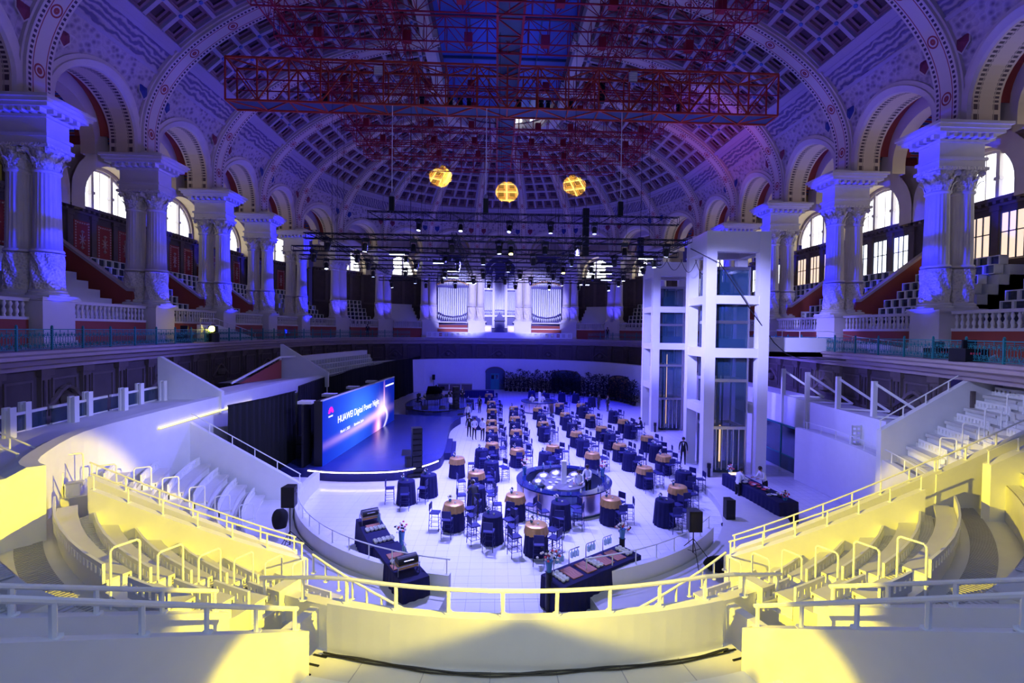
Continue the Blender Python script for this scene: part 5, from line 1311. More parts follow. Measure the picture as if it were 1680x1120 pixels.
TABLES = {
'front' : [(-4.77, 22.08, 'N'), (-3.84, 23.02, 'N'), (-2.21, 19.18, 'G'), (-0.57, 18.01, 'N'), (1.1, 17.03, 'G'), (2.35, 19.3, 'N'), (4.63, 19.73, 'G'), (0.44, 20.18, 'G'), (-1.33, 21.22, 'N'), (-1.44, 23.43, 'G'), (-2.66, 26.06, 'G')] ,
'stage-side' : [(-0.68, 25.31, 'N'), (-1.3, 28.01, 'N'), (-0.68, 29.55, 'G'), (-0.68, 31.89, 'N'), (-0.75, 34.54, 'G'), (-0.8, 37.15, 'G'), (-0.82, 42.38, 'G'), (-0.84, 44.83, 'N'), (-0.93, 47.17, 'G'), (-1.27, 52.65, 'G')] ,
'centre' : [(0.9, 28.1, 'G'), (0.97, 30.65, 'N'), (1.07, 33.51, 'G'), (1.07, 36.2, 'N'), (1.17, 38.64, 'G'), (1.19, 41.48, 'N'), (1.29, 44.05, 'G')] ,
'bar' : [(2.56, 27.26, 'N'), (3.22, 28.96, 'G'), (3.29, 34.63, 'N'), (3.37, 36.51, 'G'), (3.58, 39.59, 'N'), (3.55, 43.39, 'G')] ,
'diagonal' : [(5.41, 27.24, 'G'), (5.49, 30.55, 'N'), (5.46, 32.99, 'G'), (5.65, 35.96, 'N'), (5.68, 38.66, 'N'), (5.78, 40.7, 'G'), (6.04, 46.07, 'G')] ,
'right' : [(7.65, 24.33, 'G'), (7.75, 27.39, 'N'), (7.68, 29.42, 'G'), (7.8, 32.44, 'N'), (7.74, 34.85, 'G'), (7.93, 39.87, 'G'), (8.09, 44.09, 'N'), (8.2, 45.97, 'G')] ,
'tower' : [(9.59, 26.71, 'G'), (10.01, 29.18, 'N'), (10.27, 31.72, 'G'), (10.19, 35.71, 'N'), (10.25, 37.71, 'G'), (10.45, 41.86, 'N')] ,
'near right' : [(6.97, 19.54, 'N'), (8.24, 21.27, 'G'), (9.5, 23.59, 'N')] ,
'far' : [(3.97, 55.82, 'N'), (5.48, 53.54, 'N'), (7.45, 54.18, 'N'), (8.98, 53.31, 'N'), (10.35, 50.79, 'N'), (-3.21, 48.33, 'N')] ,
}
tcount = 0
rt = random.Random(11)
alltabs = [(x, y) for v in TABLES.values() for x, y, g in v]
FN = {'front': 'front cluster', 'stage-side': 'stage-side file', 'centre': 'centre file', 'bar': 'file behind the round bar', 'diagonal': 'fourth file', 'right': 'fifth file', 'tower': 'lift-tower file', 'near right': 'near right group', 'far': 'far row'}
tprotos = {}
for fname, lst in TABLES.items():
    for i, (x, y, g) in enumerate(lst):
        kind = 'gold-topped' if g == 'G' else 'all-navy'
        key = (g, tcount % 3)
        rank = 'nearest' if i == 0 else nth(i)
        th = thing('high_table', 'round %s high table, %s in the %s' % (kind, rank, FN[fname]), 'table', (x, y, 0), rt.uniform(0, 6), 'round draped high tables')
        link('tablecloth', navy_me[tcount % 3], th)
        if g == 'G': link('gold_topper', gold_me[tcount % 2], th)
        zt = 1.114 if g == 'G' else 1.101
        f = link('flower_posy', fm[tcount % 3], None, (x-.17, y+.12, zt)); tag(f, 'pale posy on the %s table, %s in the %s' % (kind, rank, FN[fname]), 'flowers', 'flower posies on the high tables')
        c = link('bowl', cup_me, None, (x+.06, y-.05, zt)); tag(c, 'little white bowl on the %s table, %s in the %s' % (kind, rank, FN[fname]), 'bowl', 'little bowls on the high tables')
        # stools
        spots = {'front': [(-95, 'camera side'), (-20, 'right side'), (25, 'far right side'), (195, 'left side')]}.get(fname, [(-10, 'right side'), (35, 'far right side'), (-85, 'camera side')])
        if fname == 'front' and i in (1,): spots = []
        if fname == 'front' and i in (0,): spots = [(-85, 'camera side'), (0, 'right side'), (180, 'left side')]
        if fname == 'front' and i in (10,): spots = [(5, 'right side')]
        if fname == 'front' and i == 6: spots = [(-60, 'camera side'), (10, 'right side'), (45, 'far right side')]
        if fname in ('diagonal',) and i == 0: spots = spots[:2]
        if fname == 'far': spots = spots[:1]
        for deg, nm in spots:
            a = R(deg+rt.uniform(-10, 10)); rr_ = .74+rt.uniform(-.04, .1); sx, sy = x+rr_*math.cos(a), y+rr_*math.sin(a)
            if any(math.hypot(sx-tx, sy-ty) < .64 for tx, ty in alltabs): continue
            if math.hypot(sx-2.94, sy-22.38) < 2.55: continue
            place_stool(sx, sy, a+math.pi/2+rt.uniform(-.25, .25), 'navy stool on %s of %s table, %s in %s' % (nm, kind, rank, FN[fname]))
        tcount += 1
# ------------------------------------------------------------------ round bars
def big_flowers(x, y, z, lab, vh=.34, seed=1, s_=1.0):
    rr = random.Random(seed); th = thing('flower_vase', lab, 'flowers', (x, y, z))
    mb = MB(); mb.lathe([(.07, 0), (.08, .02), (.10, vh*.6), (.12, vh), (.11, vh)], 12); ob('vase', mb, M['vase'], th)
    mb = MB()
    for i in range(26):
        a, e, q = rr.uniform(0, 6.28), rr.uniform(.1, 1.4), rr.uniform(.10, .34)*s_; c = Vector((q*math.cos(a)*math.cos(e), q*math.sin(a)*math.cos(e), vh+.02+q*math.sin(e)*1.25))
        if i % 3 == 0: mb.bar((0, 0, vh-.05), c, .006, 3, 2)
        mb.lathe([(.004, -.035), (.045, -.01), (.036, .02), (.004, .04)], 6, c, m=(0, 1, 2, 0)[i % 4])
    ob('bouquet', mb, [M['petal'], M['petalr'], M['leaf']], th); return th
def round_bar(cx, cy, r, lab, gap=None, n=14, detail=True):
    th = thing('round_bar', lab, 'bar', (cx, cy, 0), 0, 'round mirrored bars')
    for i in range(n):
        a0, a1 = 2*math.pi*i/n, 2*math.pi*(i+1)/n
        if gap and gap[0] < math.degrees((a0+a1)/2) < gap[1]: continue
        mb = MB(); mb.grid(lambda u, v: ((r)*math.cos(a0+(a1-a0)*u), (r)*math.sin(a0+(a1-a0)*u), .03+1.0*v), 6, 1); mb.grid(lambda u, v: ((r-.05)*math.cos(a0+(a1-a0)*u), (r-.05)*math.sin(a0+(a1-a0)*u), 1.03-1.0*v), 6, 1)
        ob('mirror_panel', mb, M['chrome'], th, smooth=True)
        mb = MB(); mb.bar((r*math.cos(a0), r*math.sin(a0), 0), (r*math.cos(a0), r*math.sin(a0), 1.05), .03, 4); ob('panel_post', mb, M['gold'], th)
    mb = MB(); rings = []
    for i in range(61):
        a = 2*math.pi*i/60; rings.append([(q*math.cos(a), q*math.sin(a), z) for q, z in ((r+.06, 1.04), (r+.06, 1.1), (r-.42, 1.1), (r-.42, 1.04))])
    mb.sweep(rings, 0, caps=False); ob('counter_top', mb, mat('counter_blue', (.008, .016, .10), .12), th)
    mb = MB(); mb.lathe([(r*.42, .0), (r*.42, .88), (r*.46, .9), (.05, .9)], 24); ob('inner_counter', mb, M['steel'], th)
    mb = MB(); mb.lathe([(r+.01, 0), (r+.01, .09)], 48); mb.lathe([(r-.06, .09), (r-.06, 0)], 48, cap=False); ob('kick_ring', mb, M['deck'], th)
    mb = MB(); mb.box(-.12, .12, -.12, .12, .9, 2.0); ob('centre_post', mb, M['white'], th)
    rr = random.Random(5)
    if detail:
        for i in range(22):
            a = rr.uniform(0, 6.28); q = r-.2+rr.uniform(-.13, .13); mb = MB(); h = rr.uniform(.14, .3)
            mb.lathe([(.03, 0), (.04, .01), (.04, h*.6), (.014, h*.75), (.014, h)], 8)
            o = ob('bottle', mb, M['ceram'] if i % 2 else M['water'], None, (cx+q*math.cos(a), cy+q*math.sin(a), 1.1)); tag(o, ('white ceramic bottle' if i % 2 else 'blue glass bottle')+' on the %s of the near round bar counter' % ('far right', 'far left', 'near left', 'near right')[int(a/1.5708) % 4], 'bottle', 'bottles on the round bar counter')
        for i, (dx, dy, rd) in enumerate(((-.9, .9, .42), (-1.25, .1, .36), (-.2, 1.35, .4), (.75, 1.15, .36), (-.75, -.85, .34))):
            t2 = thing('cloche', 'large silver domed dish cover inside the round bar, %s from left' % nth((1, 0, 3, 4, 2)[i]), 'dish cover', (cx+dx, cy+dy, .82), 0, 'silver dish covers in the round bar'); mb = MB(); mb.lathe([(rd*math.cos(q*.157), rd*.75*math.sin(q*.157)) for q in range(10)]+[(.02, rd*.76), (.03, rd*.85), (.01, rd*.9)], 20); ob('dome', mb, M['steel'], t2, smooth=True)
            t3 = thing('side_counter', 'small steel counter under a dish cover inside the round bar, %s from left' % nth((1, 0, 3, 4, 2)[i]), 'counter', (cx+dx, cy+dy, 0)); mb = MB(); mb.lathe([(rd*.8, 0), (rd*.8, .78), (rd*1.1, .8), (rd*1.1, .82)], 16); ob('body', mb, M['deck'], t3)
        for i in range(14):
            a = rr.uniform(0, 6.28); q = rr.uniform(.2, r*.36); mb = MB(); mb.lathe([(.05, 0), (.08, .02), (.10, .07), (.09, .07), (.05, .03)], 8)
            o = ob('dish', mb, M['ceram'], None, (cx+q*math.cos(a), cy+q*math.sin(a), .9)); tag(o, 'white dish on the inner counter of the near round bar', 'dish', 'dishes inside the round bar')
    return th
round_bar(2.94, 22.38, 2.3, 'large round mirrored bar with blue counter near the floor centre', gap=(268, 284), n=14)
round_bar(4.15, 47.8, 1.9, 'smaller round mirrored bar far back on the floor', detail=False)
big_flowers(1.05, 23.2, 1.1, 'white and red bouquet at the left end of the round bar', seed=3); big_flowers(5.0, 22.9, 1.1, 'red and white bouquet at the right end of the round bar', seed=4)
# ------------------------------------------------------------------ buffets
def draped(name, lab, cx, cy, ang, L_, W_, h, m='navy'):
    th = thing(name, lab, 'table', (cx, cy, 0), ang, 'draped buffet tables'); mb = MB()
    pts = []
    for (ax, ay, bx, by) in ((-L_/2, -W_/2, L_/2, -W_/2), (L_/2, -W_/2, L_/2, W_/2), (L_/2, W_/2, -L_/2, W_/2), (-L_/2, W_/2, -L_/2, -W_/2)):
        n = int(math.hypot(bx-ax, by-ay)/.05)
        nx, ny = (by-ay), -(bx-ax); l = math.hypot(nx, ny); nx /= l; ny /= l
        for i in range(n): u = i/n; pts.append((ax+(bx-ax)*u, ay+(by-ay)*u, nx, ny, math.sin(len(pts)*1.15)*.018))
    rings = [[(p[0]+p[2]*(o*p[4]+f), p[1]+p[3]*(o*p[4]+f), z) for p in pts] for z, o, f in ((h, 0, 0), (h-.02, 0, .01), (h*.6, .8, .03), (.01, 1.3, .05))]
    mb.sweep(rings, 0, True, caps=False); mb.add([(p[0], p[1], h) for p in pts], [tuple(range(len(pts)))]); ob('tablecloth', mb, M[m], th); return th
def on(cx, cy, ang, u, v): return (cx+u*math.cos(ang)-v*math.sin(ang), cy+u*math.sin(ang)+v*math.cos(ang))
def board(x, y, z, ang, L_, W_, lab, grp):
    mb = MB(); mb.box(-L_/2, L_/2, -W_/2, W_/2, 0, .03); o = ob('serving_board', mb, M['boardw'], None, (x, y, z), ang); tag(o, lab, 'board', grp); return o
def potset(x, y, z, ang, nx_, ny_, lab, grp, st=.15, r=.07, h=.09):
    mb = MB(); mb.lathe([(r*.5, 0), (r*.6, .01), (r, h*.5), (r*.95, h), (r*.85, h), (r*.8, h*.6), (.001, h*.5)], 10); me = mb.mesh('cup_stack', M['ceram'])
    for i in range(nx_):
        for j in range(ny_):
            p = on(x, y, ang, (i-(nx_-1)/2)*st, (j-(ny_-1)/2)*st); o = link('cup_stack', me, None, (p[0], p[1], z)); tag(o, lab, 'cup', grp)
    
def chafer(x, y, z, ang, lab):
    th = thing('chafing_dish', lab, 'chafing dish', (x, y, z), ang)
    mb = MB()
    for a, b in ((-.34, -.22), (.34, -.22), (-.34, .22), (.34, .22)): mb.bar((a, b, 0), (a, b, .3), .014, 4)
    mb.path([(-.34, -.22, .28), (.34, -.22, .28), (.34, .22, .28), (-.34, .22, .28), (-.34, -.22, .28)], .018, 4); ob('stand', mb, M['steel'], th)
    mb = MB(); mb.box(-.31, .31, -.2, .2, .18, .3); ob('pan', mb, M['gold'], th)
    mb = MB(); mb.grid(lambda u, v: (-.31+.62*u, .2*math.cos(math.pi*v), .31+.2*math.sin(math.pi*v)), 1, 10); mb.add([(-.31, .2*math.cos(math.pi*v/8), .31+.2*math.sin(math.pi*v/8)) for v in range(9)], [tuple(range(9))]); mb.add([(.31, .2*math.cos(math.pi*v/8), .31+.2*math.sin(math.pi*v/8)) for v in range(9)], [tuple(range(9))[::-1]]); ob('roll_top_lid', mb, M['black'], th)
    mb = MB(); mb.bar((-.15, -.22, .42), (.15, -.22, .42), .012, 5); ob('handle', mb, M['steel'], th)
a_ = math.atan2(13.7-17.9, -3.0+5.45); AX = (-5.45, 17.9); BX = (-3.0, 13.7)
Lh = math.hypot(BX[0]-AX[0], BX[1]-AX[1])/2+.35
c1 = (AX[0]*.77+BX[0]*.23, AX[1]*.77+BX[1]*.23); c2 = (AX[0]*.23+BX[0]*.77, AX[1]*.23+BX[1]*.77)
draped('buffet_table', 'farther long navy-draped buffet table on the left', c1[0]-.05, c1[1], a_-.06, Lh-.12, .85, .95); draped('buffet_table', 'nearer long navy-draped buffet table on the left', c2[0]+.03, c2[1], a_+.03, Lh-.05, .85, .95)
z_ = .95
p = on(*c1, a_, -.85, 0); chafer(p[0], p[1], z_, a_+1.57, 'roll-top chafing dish at the far end of the left buffet')
p = on(*c2, a_, .75, 0); chafer(p[0], p[1], z_, a_+1.57, 'roll-top chafing dish at the near end of the left buffet')
for (c, u, v, n1, n2, lab) in ((c1, -.05, 0, 2, 5, 'white cup in the far group on the left buffet'), (c1, 1.0, 0, 2, 5, 'white cup in the middle group on the left buffet'), (c2, .1, -.0, 2, 4, 'white cup in the near group on the left buffet')):
    p = on(*c, a_, u, v); potset(p[0], p[1], z_, a_, n1, n2, lab, lab.replace('white cup', 'cups'))
for (c, u, v, lab) in ((c1, -.35, .0, 'reddish wooden board at the far end of the left buffet'), (c2, -.38, .0, 'reddish wooden board in the middle of the left buffet'), (c2, .36, -.1, 'reddish wooden board before the near chafing dish')):
    p = on(*c, a_, u, v); board(p[0], p[1], z_, a_, .34, .5, lab, 'wooden boards on the left buffet')
for i, (c, u) in enumerate(((c1, -.5), (c1, -.4), (c2, -.25), (c2, -.1))):
    p = on(*c, a_, u, .25); th = thing('bottle_rack', 'small steel rack of glass bottles, %s from the far end of the left buffet' % nth(i), 'rack', (p[0], p[1], z_), a_)
    mb = MB(); mb.bar((0, 0, 0), (0, 0, .45), .01, 4); mb.bar((-.12, 0, .45), (.12, 0, .45), .01, 4); ob('stand', mb, M['steel'], th)
    for k in (-.08, .04): mb = MB(); mb.lathe([(.03, 0), (.035, .02), (.035, .15), (.012, .2), (.012, .24)], 8); ob('bottle', mb, M['water'], th, (k, 0, .1))
big_flowers(-3.95, 17.0, .35, 'pink and blue bouquet beside the left buffet', .5, 7, .9)
th = thing('pedestal', 'black pedestal under the bouquet beside the left buffet', 'stand', (-3.95, 17.0, 0)); mb = MB(); mb.lathe([(.13, 0), (.13, .02), (.08, .04), (.08, .33), (.1, .35)], 10); ob('body', mb, M['black'], th)
for k in range(4): coil(-5.1+.28*k, 15.4-.42*k, .01, '%s tangle of black cable on the floor behind the left buffet' % nth(k), 5, .2)
# right buffet
A2, B2 = Vector((1.35, 13.45)), Vector((4.05, 15.25)); d2 = (B2-A2); a2 = math.atan2(d2.y, d2.x); c3 = (A2+B2)/2
draped('buffet_table', 'navy-draped buffet table at the near right of the floor', c3.x, c3.y, a2, d2.length+.3, .95, .95)
for i, (u, lab) in enumerate(((-.95, 'wooden board nearest the left end of the right buffet'), (-.35, 'second wooden board along the right buffet'), (.45, 'third wooden board along the right buffet'), (1.0, 'wooden board nearest the right end of the right buffet'))):
    p = on(c3.x, c3.y, a2, u, .0); board(p[0], p[1], z_, a2, .42, .62, lab, 'wooden boards on the right buffet')
for (u, n1, n2, lab) in ((-1.42, 2, 4, 'white cup at the left end of the right buffet'), (.05, 2, 4, 'white cup in the middle of the right buffet'), (1.45, 2, 4, 'white cup at the right end of the right buffet')):
    p = on(c3.x, c3.y, a2, u, .0); potset(p[0], p[1], z_, a2, n1, n2, lab, lab.replace('white cup', 'cups'))
for i, u in enumerate((-1.1, -.45, .3, 1.1)):
    p = on(c3.x, c3.y, a2, u, .42); th = thing('bottle_rack', 'bent steel rack of hanging bottles, %s from left on the right buffet' % nth(i), 'rack', (p[0], p[1], z_), a2, 'bottle racks on the right buffet')
    mb = MB(); mb.path([(-.22, 0, 0), (-.22, 0, .42), (-.18, 0, .47), (.22, 0, .47)], .016, 6); ob('stand', mb, M['steel'], th)
    for k in (-.1, .03, .15): mb = MB(); mb.lathe([(.045, 0), (.05, .02), (.05, .16), (.02, .2), (.015, .24)], 8); ob('bottle', mb, M['water'], th, (k, 0, .2))
for (q, lab, sd_) in ((on(c3.x, c3.y, a2, -1.78, .1), 'tall bouquet with red flowers at the left end of the right buffet', 8), (on(c3.x, c3.y, a2, 1.78, .35), 'tall red and pink bouquet at the right end of the right buffet', 9)):
    th = thing('pedestal', 'black pedestal under the %s bouquet of the right buffet' % ('left' if sd_ == 8 else 'right'), 'stand', (q[0], q[1], 0)); mb = MB(); mb.lathe([(.16, 0), (.16, .02), (.1, .04), (.1, 1.18), (.12, 1.2)], 12); ob('body', mb, M['black'], th)
    big_flowers(q[0], q[1], 1.2, lab, .34, sd_, 1.15)
# serving buffet beside the lift tower
draped('buffet_table', 'long navy-draped serving table in front of the nearer lift tower', 12.35, 21.7, R(96), 4.2, .95, .95)
rb = random.Random(21)
for i in range(26):
    u, v = rb.uniform(-1.5, .6), rb.uniform(-.3, .35); p = on(12.35, 21.7, R(96), u, v); mb = MB(); mb.lathe([(.06, 0), (.09, .02), (.11, .05), (.1, .05), (.02, .03)], 8); o = ob('food_dish', mb, (M['ceram'], M['petalr'], M['leaf'])[i % 3], None, (p[0], p[1], .951)); tag(o, 'small food dish on the serving table by the lift tower', 'dish', 'dishes on the serving table')
for i in range(15):
    p = on(12.35, 21.7, R(96), 1.0+.13*(i % 5), -.2+.14*(i//5)); mb = MB(); mb.lathe([(.03, 0), (.05, .01), (.055, .07), (.05, .07), (.02, .02)], 8); o = ob('cup_stack', mb, M['ceram'], None, (p[0], p[1], .951)); tag(o, 'white cup at the far end of the serving table', 'cup', 'cups at the far end of the serving table')
mb = MB(); mb.box(-.35, .35, -.2, .2, 0, .05); mb.box(-.3, .3, -.16, .16, .05, .07, 1); o = ob('warming_tray', mb, [M['steel'], M['warm']], None, (12.9, 24.2, .951+.0), 0)
tag(o, 'glowing warming tray at the far end of the serving table', 'tray'); o.location = (12.25, 23.5, .952)
big_flowers(12.05, 23.7, .952, 'small red bouquet at the far end of the serving table', .22, 12, .6)
big_flowers(12.55, 19.85, .952, 'orange bouquet at the near end of the serving table', .15, 13, .7)
# far low furniture
draped('long_table', 'long navy table near the back wall', -3.3, 57.3, 0, 5.2, .8, .9)
th = thing('slatted_cabinet', 'low slatted cabinet against the back wall', 'cabinet', (-6.1, 62.8, 0), R(3)); mb = MB(); mb.box(-2.4, 2.4, -.3, .3, 0, .12); mb.box(-2.4, 2.4, -.3, .3, 1.0, 1.12); ob('frame', mb, M['steel'], th)
for i in range(3): mb = MB(); mb.box(-2.3+i*1.6, -.85+i*1.6, -.26, .26, .12, 1.0); ob('panel', mb, M['dark2'], th)
th = thing('long_cocktail_table', 'narrow navy draped bench table in front of the farther speaker column', 'table', (-8.0, 56, 0), R(80)); 
mb = MB(); mb.box(-1.6, 1.6, -.5, .5, 0, 1.0); ob('tablecloth', mb, M['navy'], th)
# doors in the back wall
for i, (x, w_, h_) in enumerate(((-.6, 1.35, 3.2), (9.3, 2.1, 3.0), (15.2, 1.7, 2.9))):
    y = 65.5-.0 if x < 4 else (63.15 if x < 12 else 57.1); rz = 0 if x < 4 else (R(-25) if x < 12 else R(-50))
    d_ = sroot('door_%d' % (i+1)); d_.location = (x, y-.05, 0); d_.rotation_euler = (0, 0, rz)
    pts = [(-w_, 0), (w_, 0)]+[(w_*math.cos(math.pi*k/12), h_-.75+.75*math.sin(math.pi*k/12)) for k in range(13)]
    mb = MB(); mb.add([(a, -.1, b) for a, b in pts], [tuple(range(len(pts)))]); ob('opening', mb, M['deck'] if i < 2 else M['warm'], d_) if i < 2 else ob('opening', mb, M['gold'], d_)
    mb = MB(); mb.path([(a, -.12, b) for a, b in pts[1:]], .1, 4); ob('door_frame', mb, M['dark2'], d_)
    if i == 0:
        for xx in (-.62, .02): mb = MB(); mb.box(xx, xx+.6, -.16, -.11, 0, 2.3); ob('door_leaf', mb, M['teal'], d_); mb = MB(); mb.box(xx+.1, xx+.5, -.18, -.15, 1.5, 2.1); ob('door_pane', mb, M['mirrorb'], d_)
# ------------------------------------------------------------------ potted plants along the back
pms = []
for s in range(4):
    rr = random.Random(s+40); mb = MB()
    for i in range(420):
        a, u = rr.uniform(0, 6.28), rr.uniform(0, 1); z = .5+u*2.4; q = (.78*math.sin(math.pi*min(1, .15+u*.85))**.7)*rr.uniform(.3, 1.1); c = Vector((q*math.cos(a), q*math.sin(a), z)); d = Vector((math.cos(a), math.sin(a), rr.uniform(-.4, .8))).normalized(); t = d.cross(Vector((0, 0, 1))).normalized(); l = rr.uniform(.22, .42)
        mb.add([c, c+d*l*.5+t*l*.18, c+d*l, c+d*l*.5-t*l*.18], [(0, 1, 2, 3)])
    fo = mb.mesh('foliage', M['leaf']); mb = MB()
    for k in range(4): mb.bar((.04*k-.06, 0, .35), (.1*math.cos(k*2), .1*math.sin(k*2), 1.9), .02, 4)
    pms.append((fo, mb.mesh('stem', M['leaf'])))
pot = MB(); pot.lathe([(.17, 0), (.2, .03), (.26, .42), (.24, .42), (.2, .38)], 12); pot_me = pot.mesh('pot', M['black'])
hp = walk(smooth([(1.0, 63.7), (4.5, 63.0), (8.5, 61.2), (12.0, 58.5), (14.6, 54.8), (15.6, 51.5)], 6), .62)
for i, p in enumerate(hp):
    th = thing('potted_plant', 'tall dark leafy potted plant, %s from the left in the back hedge' % nth(i), 'plant', (p[0], p[1]+rb.uniform(-.25, .25), 0), rb.uniform(0, 6), 'potted plants along the back wall'); sc_ = rb.uniform(.8, 1.08); th.scale = (1, 1, sc_)
    fo, stm = pms[i % 4]; link('foliage', fo, th); link('stem', stm, th); link('pot', pot_me, th)
# ------------------------------------------------------------------ band
def piano(x, y, z, rz):
    th = thing('grand_piano', 'black grand piano on the band stage', 'piano', (x, y, z), rz)
    out = [(-.75, 0), (.75, 0), (.75, .9), (.55, 1.4), (.2, 1.75), (-.3, 1.95), (-.65, 1.75), (-.75, 1.2)]
    mb = MB(); mb.prism(out, .62, .95); ob('case', mb, M['black'], th)
    mb = MB(); L = [(-.75, 1.0, .96)]; pts = [(px_, .25+py_*.85) for px_, py_ in out]
    vs = [(-.75+(px_+.75)*.75, py_, .97+(px_+.75)*.65) for px_, py_ in pts]; n = len(vs); vs2 = [(a-.02, b, c+.03) for a, b, c in vs]
    mb.add(vs+vs2, [tuple(range(n))[::-1], tuple(range(n, 2*n))]+[(i, (i+1) % n, n+(i+1) % n, n+i) for i in range(n)]); ob('lid', mb, M['black'], th)
    mb = MB(); mb.box(-.68, .68, -.18, .02, .66, .7); mb.box(-.65, .65, -.17, 0, .7, .715, 1); ob('keyboard', mb, [M['black'], M['ceram']], th)
    for a, b in ((-.6, .15), (.6, .15), (-.2, 1.6)): mb = MB(); mb.bar((a, b, 0), (a, b, .62), .045, 8); ob('leg', mb, M['black'], th)
    mb = MB(); mb.box(-.4, .4, -.0, .03, .95, 1.2); ob('music_desk', mb, M['ceram'], th)
piano(-7.6, 45.8, .85, R(-70))
th = thing('piano_stool', 'black piano bench on the band stage', 'stool', (-8.3, 45.4, .85), R(-70)); mb = MB(); mb.box(-.35, .35, -.16, .16, .44, .5); ob('seat', mb, M['black'], th)
for a, b in ((-.3, -.12), (.3, -.12), (-.3, .12), (.3, .12)): mb = MB(); mb.bar((a, b, 0), (a, b, .44), .02, 4); ob('leg', mb, M['black'], th)
th = thing('drum_kit', 'drum kit with brass cymbals on the band stage', 'drums', (-5.2, 47.6, .85), R(20))
mb = MB(); mb.bar((0, -.25, .3), (0, .2, .3), .28, 20); ob('bass_drum', mb, M['ceram'], th)
for (a, b, z, r_) in ((-.3, -.05, .62, .16), (.25, -.05, .62, .16), (.55, .3, .45, .2), (-.5, .35, .5, .17)): mb = MB(); mb.lathe([(r_, 0), (r_, .22)], 16, (a, b, z)); ob('drum', mb, M['steel'], th)
for (a, b, z, r_) in ((-.75, .1, 1.0, .22), (.75, 0, 1.1, .25), (.2, -.2, 1.15, .2)): mb = MB(); mb.bar((a, b, 0), (a, b, z), .01, 4); mb.lathe([(r_, 0), (.02, .03)], 16, (a, b, z)); ob('cymbal', mb, M['gold'], th)
for i, (x, y) in enumerate(((-6.6, 43.6), (-5.2, 43.9), (-3.9, 47.8), (-6.3, 49.8), (-7.9, 44.1))):
    th = thing('music_stand', 'thin black music stand, %s from the front of the band stage' % nth(i), 'stand', (x, y, .85), i); mb = MB(); mb.bar((0, 0, 0), (0, 0, 1.15), .012, 4); ob('pole', mb, M['black'], th); mb = MB(); mb.box(-.25, .25, -.01, .01, 1.1, 1.42); ob('desk', mb, M['black'], th)
    mb = MB(); 
    for k in range(3): mb.bar((0, 0, .2), (.25*math.cos(k*2.1), .25*math.sin(k*2.1), 0), .008, 4)
    ob('tripod_foot', mb, M['black'], th)
for i, (x, y) in enumerate(((-5.6, 43.4), (-7.2, 43.0), (-8.6, 42.9), (-6.0, 28.5))):
    th = thing('floor_monitor', 'black wedge monitor on the %s' % (('stage front beside the nearer speaker column' if i == 3 else ('right', 'centre', 'left')[i]+' edge of the band stage')), 'loudspeaker', (x, y, .85 if i < 3 else .6), R(180)); mb = MB(); mb.add([(-.3, -.2, 0), (.3, -.2, 0), (.3, .2, 0), (-.3, .2, 0), (-.3, -.12, .3), (.3, -.12, .3), (.3, .1, .1), (-.3, .1, .1)], [(0, 3, 2, 1), (4, 5, 6, 7), (0, 1, 5, 4), (1, 2, 6, 5), (2, 3, 7, 6), (3, 0, 4, 7)]); ob('wedge_cabinet', mb, M['black'], th)
    if i < 3: th.location = (x, y+ .4, .85)
